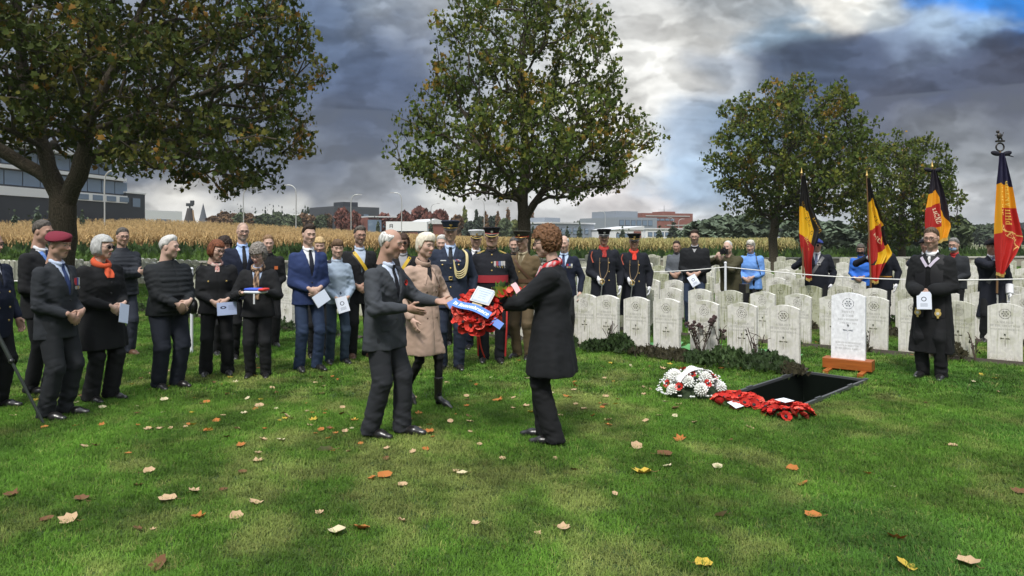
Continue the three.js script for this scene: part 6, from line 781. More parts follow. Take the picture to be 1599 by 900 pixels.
// ---------------------------------------------------------------- the two in front and the wreath
person({ px: 598, feet: 680, h: 1.73, th: 66, abs: true, label: 'old balding man in grey suit reaching out both hands for the wreath', skin: SKIN.b, ruddy: 1, face: 'old', hair: 'fringe', hairC: HAIR.white, lean: 0.07, head: { yaw: 12, pitch: 10 }, brow: [0.4, 0.36, 0.32],
  L: { w: [0.2, 1.13, 0.42], f: [-0.12, -0.05, 1], n: [-0.35, 0.9, 0.1], pose: 'open', pole: [0.6, -0.7, -0.2] }, R: { w: [-0.13, 1.1, 0.33], f: [0.15, -0.25, 1], n: [0.85, 0.5, 0.0], pose: 'open', pole: [-0.7, -0.6, -0.3] }, legs: [[0.1, 0.13, 0.1], [-0.09, -0.06, -0.1]], bottom: { c: [0.026, 0.028, 0.033], loose: 1.12 },
  top: { name: 'suit_jacket', c: [0.045, 0.05, 0.058], hem: 0.74, v: [1.13, 0.085], shirt: [0.55, 0.62, 0.76], tie: [0.012, 0.013, 0.018], flare: 1.06, sleeve: 1.1, w: 1.05, wrinkle: 1.5, buttons: [[0, 1.1], [0, 0.99]], buttonM: frameBlack }, add: [poppyPin(0.12, 1.29), (c) => { for (const s of [1, -1]) strip(c, line2([s * 0.085, 0.92], [s * 0.165, 0.93]), 0.045, cloth([0.04, 0.045, 0.052]), 'pocket_flap', 0.014); }] });
person({ px: 661, feet: 634, h: 1.70, th: 46, abs: true, sex: 'f', label: 'woman with short platinum hair in belted beige trench coat and heeled boots', skin: SKIN.c, hair: 'pixie', hairC: HAIR.platinum, hairVar: 0.3, head: { yaw: 4, pitch: 6 }, lips: [0.5, 0.16, 0.15], shoe: 'boot', L: { w: [0.23, 0.99, 0.2], f: [-0.35, -0.5, 0.8], n: [-1, 0, 0], pose: 'relax' }, R: { w: [-0.24, 0.9, 0.13], f: [0.1, -0.9, 0.4], n: [1, 0, 0.2], pose: 'relax' }, legs: [[0.08, 0.16, 0.05], [-0.07, -0.2, 0.0, 0.07]], bottom: { c: [0.008, 0.008, 0.009], loose: 0.68, flare: 0.7, name: 'tights' },
  top: { name: 'trench_coat', c: [0.42, 0.3, 0.235], hem: 0.53, flare: 1.16, v: [1.24, 0.07], shirt: [0.02, 0.02, 0.022], sleeve: 1.12, depth: 1.05, collar: true, wrinkle: 1.3, folds: 1.3, seam: 1, buttons: [[0.06, 1.16], [-0.06, 1.16], [0.06, 0.9], [-0.06, 0.9]], buttonM: std(0.12, 0.08, 0.06, 0.5) }, add: [(c) => { band(c, 1.055 * c.k, 1.105 * c.k, 0.012, cloth([0.38, 0.27, 0.21]), 'belt'); const b = mesh('buckle', new THREE.TorusGeometry(0.03, 0.006, 6, 4).rotateZ(0.78), brownLeather, c.t); b.position.copy(c.surf(0.01, 1.08 * c.k, 0.022)); for (const s of [1, -1]) strip(c, line2([s * 0.06, 1.41], [s * 0.12, 1.25], 6), 0.075, cloth([0.42, 0.3, 0.235]), 'lapel', 0.016); strip(c, line2([0.1, 1.2], [0.19, 1.21], 5), 0.03, cloth([0.36, 0.26, 0.2]), 'shoulder_flap', 0.016); }] });
const giver = person({ px: 862, feet: 690, h: 1.735, th: -104, abs: true, sex: 'f', bw: 1.12, label: 'woman with curly brown hair in long black coat offering the poppy wreath', skin: SKIN.c, hair: 'curly', hairC: [0.13, 0.066, 0.034], hairVar: 0.9, head: { yaw: 6, pitch: 10, fwd: 0.02 }, glasses: 'clear', bottom: { c: BLACK, loose: 1.12, flare: 1.12 }, legs: [[0.1, -0.03, 0.0], [-0.1, 0.09, 0.0]],
  L: { w: [0.15, 1.115, 0.46], f: [-0.5, 0.05, 0.9], n: [-0.3, 0.9, 0.2], pose: 'grip', pole: [0.5, -0.8, -0.2] }, R: { w: [-0.15, 1.1, 0.43], f: [0.5, 0.05, 0.85], n: [0.3, 0.9, 0.2], pose: 'grip', pole: [-0.5, -0.8, -0.2] }, gloves: [0.012, 0.011, 0.011],
  top: { name: 'coat', c: [0.0125, 0.0135, 0.0155], hem: 0.565, flare: 1.24, depth: 1.1, w: 1.06, sleeve: 1.2, collar: true, wrinkle: 1.2, folds: 0.9, thick: 0.008 }, add: [scarf([0.55, 0.03, 0.035], [0.6, 0.55, 0.56], { r: 0.064, t: 0.025, drop: 0.22, w: 0.05, y: 1.44 })] });
{ // the offered wreath with its blue ribbon and card; flowers on her arm
  const at = P(748, 5.62); const w = wreath('poppy_wreath', 'big poppy wreath with blue lettered ribbon and framed card held out to the old man', 0.12, 0.044, 60, 221); w.position.set(at.x, hAt(487, 5.62), at.z); w.rotation.set(0.85, -0.1, 0.16, 'XYZ');
  const [g, m] = texPlane(0.155, 0.125, cardTex(['In Remembrance', 'of our gallant', 'comrades', '1914 - 1918'], '#b9c6d6', '#46566b', 21)); g.rotateX(-Math.PI / 2); const c = mesh('card', g, m, w); c.position.set(0.045, 0.115, -0.075); c.rotation.set(0.05, -0.35, 0.05); const fr = mesh('card_frame', box(0.175, 0.006, 0.145), std(0.5, 0.5, 0.5, 0.4), w); fr.position.set(0.045, 0.109, -0.075); fr.rotation.set(0.05, -0.35, 0.05);
  const rt = canvasTex(512, 96, (q, W, H) => { q.fillStyle = '#3d73c4'; q.fillRect(0, 0, W, H); q.fillStyle = '#f2f4f8'; q.font = 'italic bold 62px serif'; q.textAlign = 'center'; q.fillText('In Remembrance', W / 2, 68, W * 0.92); }); const rg = new THREE.PlaneGeometry(0.36, 0.065, 20, 1); const rp = rg.attributes.position; for (let i = 0; i < rp.count; i++) rp.setZ(i, 0.02 * Math.sin(rp.getX(i) * 17 + 0.6) + 0.02); rg.rotateX(-Math.PI / 2); const r = mesh('ribbon', rg, new THREE.MeshStandardMaterial({ map: rt, roughness: 0.45, side: THREE.DoubleSide }), w); r.position.set(-0.04, 0.1, 0.045); r.rotation.y = -0.42; for (const [x, z, a] of [[0.175, 0.15, -0.6], [-0.21, -0.05, 0.5]]) { const e = mesh('ribbon_end', new THREE.PlaneGeometry(0.09, 0.06).rotateX(-Math.PI / 2), std(0.06, 0.17, 0.55, 0.45), w); e.position.set(x, 0.05, z); e.rotation.set(0.3, a, 0); }
  mesh('badge', new THREE.CylinderGeometry(0.045, 0.05, 0.02, 18), std(0.4, 0.32, 0.16, 0.5, { metalness: 0.4 }), w).position.set(0.0, 0.085, 0.0); mesh('red_tail', tube([[0.02, 0, 0.18], [0.02, -0.14, 0.24], [0.025, -0.28, 0.25]], 0.006, 10, 5), red1, w);
  const f = thing('flower_spray', 'spray of red roses, green leaves and striped ribbon laid on her forearm', 'flowers', P(798, 5.62, hAt(462, 5.62)).toArray()), r2 = rng(233), gl = [std(0.16, 0.3, 0.03, 0.6), std(0.3, 0.36, 0.04, 0.6), std(0.06, 0.12, 0.03, 0.6)];
  for (let i = 0; i < 26; i++) { const l = mesh('leaf', LEAF, gl[i % 3], f); l.position.set((r2() - 0.5) * 0.26, (r2() - 0.4) * 0.08, (r2() - 0.5) * 0.14); l.rotation.set(r2() * 2 - 1, r2() * 6, r2() * 2 - 1); l.scale.setScalar(0.07 + 0.04 * r2()); }
  for (let i = 0; i < 13; i++) { const l = mesh('rose', POPPY[i % 3], [red1, red2, std(0.6, 0.09, 0.05, 0.6)][i % 3], f); l.position.set((r2() - 0.45) * 0.27, 0.01 + r2() * 0.05, 0.03 + (r2() - 0.5) * 0.12); l.rotation.set(0.7 + r2(), r2() * 6, r2() - 0.5); l.scale.setScalar(0.6 + 0.3 * r2()); } const rb = mesh('ribbon', (() => { const g2 = new THREE.PlaneGeometry(0.05, 0.16, 1, 10), p = g2.attributes.position; for (let i = 0; i < p.count; i++) p.setZ(i, 0.03 * Math.sin(p.getY(i) * 22)); return g2; })(), std(0.65, 0.4, 0.42, 0.5), f); rb.position.set(0.06, 0.03, 0.08); rb.rotation.set(-0.7, 0.2, 0.7);
}
// ---------------------------------------------------------------- veterans and civilians
person({ px: -18, feet: 640, h: 1.72, th: 45, label: 'bald veteran in black double breasted uniform beside the tripod leg', skin: SKIN.b, hair: 'buzz', hairC: HAIR.grey, glasses: 'clear', L: { w: [0.24, 0.86, 0.1], pose: 'relax' }, R: SR, belly: 0.06, bw: 1.1, top: { name: 'uniform_jacket', c: NAVY, hem: 0.7, v: [1.2, 0.07], shirt: [0.6, 0.6, 0.62], tie: BLACK, flare: 1.08, buttons: [[0.06, 1.15], [0.06, 1.0], [0.06, 0.87], [-0.06, 1.15], [-0.06, 1.0]] }, bottom: { c: BLACK, loose: 1.1 } });
person({ px: 62, feet: 613, h: 1.84, th: 52, label: 'tall dark haired man in black suit with blue and white neck ribbon', skin: SKIN.b, hair: 'short', hairC: HAIR.salt, L: CL, R: CR, top: { name: 'suit_jacket', c: BLACK, hem: 0.76, v: [1.14, 0.075], shirt: [0.65, 0.67, 0.72], tie: [0.02, 0.03, 0.09] }, bottom: { c: BLACK }, add: [(c) => { for (const s of [1, -1]) strip(c, line2([s * 0.075, 1.43], [s * 0.03, 1.22]), 0.035, std(0.1, 0.2, 0.5, 0.7), 'neck_ribbon', 0.012); const m = mesh('neck_medal', new THREE.CylinderGeometry(0.03, 0.03, 0.005, 16).rotateX(1.57), brassM, c.t); m.position.copy(c.surf(0, 1.2 * c.k, 0.02)); }] });
person({ px: 87, feet: 652, h: 1.715, th: 50, bw: 1.04, label: 'veteran in maroon beret and dark suit with medals on his chest', skin: SKIN.b, ruddy: 0.9, hair: 'buzz', hairC: HAIR.grey, hat: beret([0.16, 0.02, 0.035], -1, null), L: CL, R: CR, belly: 0.02, top: { name: 'suit_jacket', c: [0.024, 0.027, 0.032], hem: 0.75, v: [1.14, 0.075], shirt: [0.5, 0.58, 0.75], tie: [0.03, 0.05, 0.14], wrinkle: 1.3, buttons: [[0, 1.1], [0, 1.0]], buttonM: frameBlack }, bottom: { c: [0.018, 0.02, 0.023], loose: 1.1 }, add: [medals(0.1, 1.27, 3, undefined, 0.09)] });
person({ px: 157, feet: 626, h: 1.68, th: 38, sex: 'f', bw: 1.18, label: 'woman with grey bob and sunglasses in black coat and orange red scarf', skin: SKIN.c, hair: 'bob', hairC: [0.4, 0.4, 0.39], hairVar: 0.35, glasses: 'sun', head: { yaw: 14, pitch: 2 }, L: { ...CL, w: [0.07, 1.02, 0.24] }, R: { ...CR, w: [-0.07, 1.0, 0.25] }, bookLabel: 'pale blue service booklet in the hands of the woman in sunglasses', top: { name: 'coat', c: [0.009, 0.0095, 0.0105], hem: 0.56, flare: 1.22, depth: 1.1, sleeve: 1.2, thick: 0.006, collar: true, folds: 1, buttons: [[0, 1.25], [0, 1.14], [0, 1.03]], buttonM: frameBlack }, bottom: { c: BLACK, loose: 1.15, flare: 1.15 }, add: [scarf([0.55, 0.09, 0.035], null, { drop: 0.14, w: 0.045 }), booklet([0.04, 0.93, 0.29], [-8, 10, -14], [0.12, 0.19])] });
person({ px: 190, feet: 555, h: 1.79, th: 18, label: 'man in dark padded jacket and glasses with folded arms by the rope', skin: SKIN.a, hair: 'short', hairC: HAIR.salt, glasses: 'clear', L: { w: [-0.12, 1.17, 0.2], f: [-1, 0.1, 0.1], n: [0, -0.2, -1], pose: 'relax', pole: [0.8, -0.5, 0.1] }, R: { w: [0.12, 1.13, 0.2], f: [1, 0.15, 0.05], n: [0, 0.2, -1], pose: 'relax', pole: [-0.8, -0.5, 0.1] }, top: { name: 'padded_jacket', c: [0.022, 0.025, 0.032], hem: 0.82, puffer: true, thick: 0.012, rough: 0.75, collar: true }, bottom: { c: [0.03, 0.035, 0.05] }, shoeM: brownLeather });
person({ px: 262, feet: 606, h: 1.675, th: 28, bw: 1.12, belly: 0.09, label: 'white haired man in quilted black padded jacket holding his hands together', skin: SKIN.c, ruddy: 1, hair: 'swept', hairC: HAIR.white, hairVar: 0.25, head: { yaw: 36, pitch: 4 }, L: { ...CL, w: [0.08, 1.0, 0.3] }, R: { ...CR, w: [-0.06, 0.98, 0.31] }, top: { name: 'padded_jacket', c: [0.01, 0.012, 0.014], hem: 0.84, puffer: true, thick: 0.016, rough: 0.75, collar: true, seam: 1, fine: 0.9 }, bottom: { c: [0.014, 0.017, 0.026], loose: 1.2 }, add: [(c) => { const m = mesh('cap_in_hand', new THREE.SphereGeometry(0.07, 12, 8).scale(0.5, 0.9, 0.9), cloth([0.1, 0.07, 0.045]), c.t); m.position.set(-0.02, 0.93 * c.k, 0.33); }] });
person({ px: 338, feet: 586, h: 1.625, th: 4, sex: 'f', bw: 1.14, label: 'auburn haired woman with glasses in black jacket holding a blue booklet low', skin: SKIN.c, hair: 'bob', hairC: HAIR.auburn, glasses: 'clear', head: { yaw: 34, pitch: 14, roll: -4 }, L: { ...CL, w: [0.1, 0.98, 0.21] }, R: { ...CR, w: [-0.05, 0.96, 0.22] }, bookLabel: 'blue service booklet held by the auburn haired woman', top: { name: 'jacket', c: BLACK, hem: 0.8, flare: 1.08, depth: 1.1, sleeve: 1.15, collar: true, seam: 1, buttons: [[0.1, 1.22], [-0.1, 1.22]] }, bottom: { c: BLACK, loose: 1.12, flare: 1.15 }, legs: [[0.13, 0.02, 0.1], [-0.13, 0, -0.2]], add: [scarf([0.4, 0.2, 0.18], [0.6, 0.5, 0.45], { r: 0.06, t: 0.02, drop: 0.1, w: 0.025 }), booklet([0.1, 0.88, 0.28], [-6, 0, 2], [0.215, 0.15], [0.4, 0.46, 0.66], bookTex), (c) => { const b = mesh('shoulder_bag', new THREE.SphereGeometry(0.1, 14, 10).scale(0.55, 0.95, 1), leatherM, c.t); b.position.set(-0.26, 0.9 * c.k, 0.0); mesh('bag_strap', tube([[-0.26, 1.0 * c.k, 0], [-0.27, 1.25 * c.k, 0.04], [-0.16, 1.46 * c.k, 0.02]], 0.007, 14, 5), leatherM, c.t); }] });
person({ px: 403, feet: 589, h: 1.565, th: -10, sex: 'f', bw: 1.12, label: 'grey curly haired woman in black blazer holding a folded flag in both hands', skin: SKIN.c, hair: 'curly', hairC: [0.2, 0.18, 0.16], headScale: 0.98, glasses: 'clear', head: { yaw: -12, pitch: 20 }, L: { w: [0.13, 1.15, 0.28], f: [-0.6, 0.1, 0.6], n: [0, 1, 0.1], pose: 'relax' }, R: { w: [-0.16, 1.13, 0.27], f: [0.6, 0.1, 0.6], n: [0, 1, 0.1], pose: 'relax' }, top: { name: 'blazer', c: BLACK, hem: 0.8, v: [1.12, 0.075], shirt: [0.35, 0.42, 0.55], flare: 1.08, sleeve: 1.12, depth: 1.08 }, bottom: { c: BLACK, loose: 1.1 }, add: [scarf([0.04, 0.025, 0.02], [0.4, 0.26, 0.16], { r: 0.07, t: 0.022, drop: 0.4, w: 0.035 })] });
{ const d = dOf(589), p = P(399, d - 0.36, hAt(456, d - 0.36)), f = thing('folded_flag', 'folded blue, white and red flag carried by the grey curly haired woman', 'flag', p.toArray(), -0.15); [[0.24, 0.035, 0.2, 0, 0, [0.62, 0.64, 0.68]], [0.2, 0.03, 0.16, -0.015, 0.03, [0.05, 0.1, 0.5]], [0.08, 0.03, 0.16, 0.11, 0.03, [0.6, 0.05, 0.04]]].forEach(([w, h, dd, x, y, c], i) => { const g = new THREE.SphereGeometry(0.5, 16, 10); const q = g.attributes.position; for (let j = 0; j < q.count; j++) { const a = q.getX(j), b = q.getY(j), e = q.getZ(j), s = (v) => Math.sign(v) * Math.pow(Math.abs(v) * 2, 0.5) / 2; q.setXYZ(j, s(a) * w, s(b) * h, s(e) * dd); } g.computeVertexNormals(); const m = mesh(['white_fold', 'blue_fold', 'red_fold'][i], g, cloth(c, 0.7), f); m.position.set(x, y, 0.01 * i); }); const s = mesh('lanyard', box(0.02, 0.12, 0.006), std(0.55, 0.56, 0.58), f); s.position.set(0.03, -0.07, 0.09); }
person({ px: 378, feet: 560, h: 1.86, th: 14, label: 'tall bald man with glasses and grey goatee in dark suit and blue shirt', skin: SKIN.c, ruddy: 0.9, glasses: 'clear', beard: [0.35, 0.33, 0.3, 0.8], beardStyle: 'goatee', hair: 'buzz', hairC: [0.35, 0.25, 0.2], L: CL, R: CR, top: { name: 'suit_jacket', c: NAVY, hem: 0.76, v: [1.1, 0.09], shirt: [0.35, 0.48, 0.75], tie: [0.015, 0.015, 0.02] }, bottom: { c: BLACK } });
person({ px: 350, d: 9.9, h: 1.65, th: 10, label: 'dark haired person mostly hidden behind the auburn haired woman', skin: SKIN.b, hair: 'curly', headScale: 0.94, hairC: HAIR.dark, L: CL, R: CR, top: { name: 'jacket', c: BLACK, hem: 0.8 }, bottom: { c: BLACK } });
person({ px: 418, d: 10.6, h: 1.69, th: 8, label: 'man with short sandy hair in black zipped jacket behind the flag holder', skin: SKIN.c, hair: 'short', hairC: HAIR.sandy, L: CL, R: CR, bw: 1.08, top: { name: 'jacket', c: BLACK, hem: 0.8, collar: true, seam: 1 }, bottom: { c: BLACK }, add: [(c) => { const m = mesh('orange_emblem', box(0.05, 0.05, 0.004), std(0.55, 0.14, 0.04), c.t); m.position.copy(c.surf(0.1, 1.24 * c.k, 0.012)); }] });
person({ px: 481, feet: 579, h: 1.815, th: 20, bw: 0.98, label: 'young dark haired man in bright blue suit holding a white booklet', skin: SKIN.c, hair: 'swept', hairC: HAIR.dark, L: { ...CL, w: [0.06, 0.99, 0.2] }, R: { ...CR, w: [-0.05, 0.98, 0.21] }, bookLabel: 'white service booklet held by the young man in blue suit', top: { name: 'suit_jacket', c: [0.024, 0.04, 0.115], hem: 0.79, v: [1.12, 0.07], shirt: [0.72, 0.73, 0.76], tie: [0.012, 0.014, 0.025], buttons: [[0, 1.06], [0, 0.97]], buttonM: frameBlack }, bottom: { c: [0.026, 0.042, 0.085], loose: 0.94 }, add: [booklet([0.06, 0.88, 0.27], [-12, 8, -60], [0.15, 0.2], [0.62, 0.68, 0.8])] });
person({ px: 526, feet: 568, h: 1.63, th: 12, bw: 0.86, face: 'boy', label: 'boy in pale blue jumper and blue trousers holding a booklet', skin: SKIN.c, ruddy: 0.3, hair: 'boy', hairC: [0.12, 0.075, 0.045], headScale: 0.97, head: { pitch: 6 }, L: { ...CL, w: [0.09, 0.93, 0.19] }, R: { ...CR, w: [-0.03, 0.92, 0.2] }, bookLabel: 'white service booklet with dark round emblem held by the boy', top: { name: 'jumper', c: [0.3, 0.37, 0.46], hem: 0.84, w: 0.98, flare: 0.94, sleeve: 0.95, cuff: 0.95, wrinkle: 1.6, collar: [0.38, 0.45, 0.55] }, bottom: { c: [0.036, 0.055, 0.085], loose: 0.92 }, shoeM: leatherM, add: [booklet([0.02, 0.85, 0.26], [-8, 0, 14], [0.15, 0.2], [0.7, 0.74, 0.82], bookTex2)] });
person({ px: 499, d: 9.7, h: 1.66, th: 0, sex: 'f', label: 'person with long blonde hair hidden behind the young man in blue', skin: SKIN.c, hair: 'long', hairC: HAIR.blonde, L: CL, R: CR, top: { name: 'jacket', c: [0.03, 0.03, 0.035], hem: 0.8 }, bottom: { c: BLACK } });
const YEL = std(0.55, 0.36, 0.02, 0.6);
const sash = (s) => (c) => { strip(c, line2([s * 0.125, 1.41], [-s * 0.16, 0.98], 16), 0.05, std(0.015, 0.015, 0.018, 0.6), 'sash', 0.017); strip(c, line2([s * 0.1, 1.405], [-s * 0.178, 0.98], 16), 0.045, YEL, 'sash_stripe', 0.02); };
person({ px: 561, feet: 559, h: 1.81, th: 16, label: 'man with glasses and greying beard wearing black coat and yellow black sash', skin: SKIN.b, hair: 'swept', hairC: HAIR.salt, glasses: 'clear', beard: [0.25, 0.21, 0.18, 0.5], L: CL, R: CR, top: { name: 'suit_jacket', c: BLACK, hem: 0.72, v: [1.12, 0.08], shirt: [0.4, 0.47, 0.58] }, bottom: { c: BLACK }, shoeM: brownLeather, add: [sash(-1)] });
person({ px: 629, d: 10.0, h: 1.71, th: 0, label: 'dark haired person in sunglasses and sash behind the old man in grey', skin: SKIN.d, hair: 'bob', hairC: [0.05, 0.03, 0.02], glasses: 'sun', L: CL, R: CR, top: { name: 'jacket', c: BLACK, hem: 0.74, v: [1.15, 0.07], shirt: [0.3, 0.3, 0.32] }, bottom: { c: BLACK }, add: [sash(1)] });
person({ px: 690, d: 10.8, h: 1.69, th: -6, label: 'white haired person nearly hidden behind the air force officer', skin: SKIN.c, hair: 'swept', hairC: HAIR.white, L: CL, R: CR, top: { name: 'jacket', c: CHAR, hem: 0.8 }, bottom: { c: BLACK } });
// ---------------------------------------------------------------- officers
const RAF = [0.022, 0.029, 0.05], AIG = std(0.6, 0.5, 0.26, 0.6);
person({ px: 703, feet: 577, h: 1.855, th: 2, bw: 1.06, label: 'air force officer in blue grey uniform with gold cords and peaked cap', skin: SKIN.a, hair: 'short', hairC: HAIR.dark, hat: peakedCap([0.028, 0.036, 0.06], [0.008, 0.008, 0.01], brassM, { wings: true }), L: SL, R: SR, top: { name: 'uniform_jacket', c: RAF, hem: 0.73, v: [1.24, 0.062], shirt: [0.4, 0.5, 0.68], tie: [0.01, 0.012, 0.018], flare: 1.06, buttons: [[0, 1.2], [0, 0.98], [0.1, 1.24], [-0.1, 1.24]] }, bottom: { c: RAF }, add: [(c) => { band(c, 1.055 * c.k, 1.11 * c.k, 0.01, cloth([0.03, 0.04, 0.07]), 'belt'); const b = mesh('buckle', new THREE.TorusGeometry(0.026, 0.006, 6, 4).rotateZ(0.785), brassM, c.t); b.position.copy(c.surf(0, 1.083 * c.k, 0.02)); for (let i = 0; i < 4; i++) { const r = 0.1 + i * 0.014; mesh('aiguillette', tube([[0.15, 1.42 * c.k, 0.03], [0.19 + i * 0.006, 1.36 * c.k, 0.12], [0.17, 1.2 * c.k - i * 0.03, 0.17], [0.08, 1.16 * c.k - i * 0.025, 0.175], [0.035, 1.3 * c.k, 0.165]], 0.0085, 24, 5), AIG, c.t); } for (let i = 0; i < 4; i++) { const a = c.arms[0], m = mesh('sleeve_braid', new THREE.TorusGeometry(0.047, 0.004, 5, 18), std(0.35, 0.42, 0.55), c.t), p = a.E.clone().lerp(a.T, 0.72 + i * 0.06); m.position.copy(p); m.quaternion.setFromUnitVectors(V3(0, 0, 1), a.T.clone().sub(a.E).normalize()); } }, ribbons(0.085, 1.285, 2, [[0.5, 0.5, 0.5], [0.1, 0.12, 0.3], [0.45, 0.1, 0.12]]), (c) => { const m = mesh('name_plate', box(0.07, 0.012, 0.004), std(0.7, 0.7, 0.7), c.t); m.position.copy(c.surf(-0.09, 1.29 * c.k, 0.012)); }] });
person({ px: 743, feet: 545, h: 1.755, th: 6, label: 'naval officer in dark uniform and white topped peaked cap', skin: SKIN.a, hair: 'short', hairC: HAIR.brown, hat: peakedCap([0.75, 0.76, 0.78], [0.01, 0.01, 0.014], brassM, { peakGold: true }), L: SL, R: SR, top: { name: 'uniform_jacket', c: NAVY, hem: 0.76, v: [1.22, 0.07], shirt: [0.7, 0.7, 0.72], tie: BLACK, buttons: [[0.06, 1.15], [-0.06, 1.15], [0.06, 1.0], [-0.06, 1.0]] }, bottom: { c: NAVY } });
person({ px: 768, feet: 566, h: 1.78, th: 0, bw: 1.12, belly: 0.05, face: 'heavy', label: 'army officer in black tunic with crimson waist sash and red banded cap', skin: SKIN.a, ruddy: 1, hair: 'short', hairC: HAIR.salt, hat: peakedCap([0.012, 0.012, 0.016], [0.45, 0.025, 0.02], std(0.6, 0.6, 0.55, 0.4, { metalness: 0.7 }), { peakGold: true }), L: SL, R: SR, top: { name: 'tunic', c: [0.012, 0.013, 0.018], hem: 0.8, collar: true, collarY: 1.462, buttons: [[0, 1.4], [0, 1.3], [0, 1.2], [0, 0.98]] }, bottom: { c: [0.011, 0.012, 0.016] }, add: [(c) => { band(c, 1.045 * c.k, 1.14 * c.k, 0.012, cloth([0.3, 0.025, 0.035], 0.7), 'waist_sash'); for (const s of [1, -1]) { const m = mesh('epaulette', box(0.12, 0.014, 0.055), goldM, c.t); m.position.set(s * 0.15, 1.432 * c.k, -0.005); m.rotation.z = -s * 0.42; } const l = c.legs[0]; mesh('trouser_stripe', tube([l.H.clone().add(V3(0.1, -0.05, 0.03)), l.K.clone().add(V3(0.082, 0, 0.02)), l.A.clone().add(V3(0.075, 0, 0.02))], 0.014, 14, 5), std(0.45, 0.03, 0.025), c.t); const l2 = c.legs[1]; mesh('trouser_stripe', tube([l2.H.clone().add(V3(-0.1, -0.05, 0.03)), l2.K.clone().add(V3(-0.082, 0, 0.02)), l2.A.clone().add(V3(-0.075, 0, 0.02))], 0.014, 14, 5), std(0.45, 0.03, 0.025), c.t); }, medals(0.1, 1.29, 5, [[0.55, 0.52, 0.5], [0.4, 0.08, 0.1], [0.15, 0.2, 0.4], [0.5, 0.5, 0.52]], 0.08)] });
person({ px: 803, d: 11.4, h: 1.655, th: -4, label: 'bearded man in black coat standing behind the army officer', skin: SKIN.a, hair: 'short', hairC: HAIR.salt, beard: [0.4, 0.39, 0.37, 0.85], L: CL, R: CR, top: { name: 'coat', c: BLACK, hem: 0.6, collar: true }, bottom: { c: BLACK } });
person({ px: 817, feet: 560, h: 1.735, th: -24, label: 'soldier in khaki brown service dress with cross belt and dark cap', skin: SKIN.a, hair: 'short', hairC: HAIR.brown, hat: peakedCap([0.03, 0.028, 0.02], [0.3, 0.03, 0.02], brassM), L: SL, R: SR, top: { name: 'uniform_jacket', c: [0.12, 0.085, 0.045], hem: 0.74, v: [1.25, 0.06], shirt: [0.35, 0.3, 0.2], tie: [0.14, 0.11, 0.06], buttons: [[0, 1.2], [0, 0.98]] }, bottom: { c: [0.11, 0.08, 0.045] }, add: [(c) => { band(c, 1.05 * c.k, 1.1 * c.k, 0.012, brownLeather, 'belt'); strip(c, line2([-0.12, 1.41], [0.16, 1.09], 14), 0.03, brownLeather, 'cross_belt', 0.014); }] });
person({ px: 881, d: 10.8, h: 1.685, th: -8, label: 'white haired old man in dark suit with medals behind the wreath bearer', skin: SKIN.c, ruddy: 1, hair: 'fringe', hairC: HAIR.white, L: SL, R: SR, top: { name: 'suit_jacket', c: NAVY, hem: 0.78, v: [1.15, 0.08], shirt: [0.45, 0.55, 0.72], tie: [0.02, 0.03, 0.08] }, bottom: { c: BLACK }, add: [medals(0.1, 1.28, 3)] });
const belgian = (o) => person({ skin: SKIN.b, ruddy: 0.8, hair: 'short', hairC: HAIR.brown, gloves: whiteGlove, hat: peakedCap([0.012, 0.012, 0.014], [0.014, 0.014, 0.016], o.badge ?? brassM), L: SL, R: { w: [-0.1, 0.97, 0.2], f: [0.3, -0.7, 0.4], n: [0.6, 0.2, -0.7], pose: 'fist' }, top: { name: 'greatcoat', c: [0.012, 0.0135, 0.02], hem: 0.36, flare: 1.2, v: [1.33, 0.055], shirt: [0.45, 0.04, 0.025], sleeve: 1.12, thick: 0.006, folds: 1.1, collar: true, buttons: [[0.075, 1.22], [0.075, 1.08], [0.075, 0.94], [-0.075, 1.22]] }, bottom: { c: BLACK }, ...o, add: [scarf(o.sc, null, { r: 0.062, t: 0.024, drop: 0.13, w: 0.035 }), (c) => { const k = c.k; mesh('sabre_knot_cord', tube([[0.06, 1.3 * k, 0.15], [0.05, 1.1 * k, 0.18], [-0.02, 0.96 * k, 0.24]], 0.006, 14, 5), std(0.22, 0.15, 0.08), c.t); mesh('sabre_knot_cord', tube([[-0.075, 1.3 * k, 0.15], [-0.08, 1.1 * k, 0.17], [-0.06, 0.97 * k, 0.24]], 0.006, 14, 5), std(0.22, 0.15, 0.08), c.t); mesh('sabre_hilt', merge([new THREE.TorusGeometry(0.035, 0.007, 6, 14), box(0.016, 0.1, 0.016)]), brassM, c.t).position.set(-0.045, 0.93 * k, 0.27); mesh('sabre', cyl([-0.045, 0.9 * k, 0.27], [-0.12, 0.16, 0.2], 0.009, 0.006, 6), std(0.5, 0.5, 0.5, 0.3, { metalness: 0.8 }), c.t); mesh('shoulder_cord', tube([[-0.19, 1.4 * k, 0.1], [-0.21, 1.32 * k, 0.09], [-0.18, 1.22 * k, 0.11]], 0.01, 10, 5), std(0.45, 0.1, 0.06), c.t); }] });
belgian({ px: 943, d: 11.5, h: 1.78, th: 4, sc: [0.32, 0.035, 0.03], beard: [0.06, 0.05, 0.045, 0.6], beardStyle: 'moustache', hairC: HAIR.salt, badge: std(0.6, 0.6, 0.6, 0.35, { metalness: 0.8 }), label: 'moustached officer in long dark greatcoat, dark red scarf and silver cap badge' });
belgian({ px: 990, d: 11.8, h: 1.71, th: 4, sc: [0.62, 0.05, 0.03], glasses: 'clear', label: 'officer with glasses in long dark greatcoat and bright red scarf' });
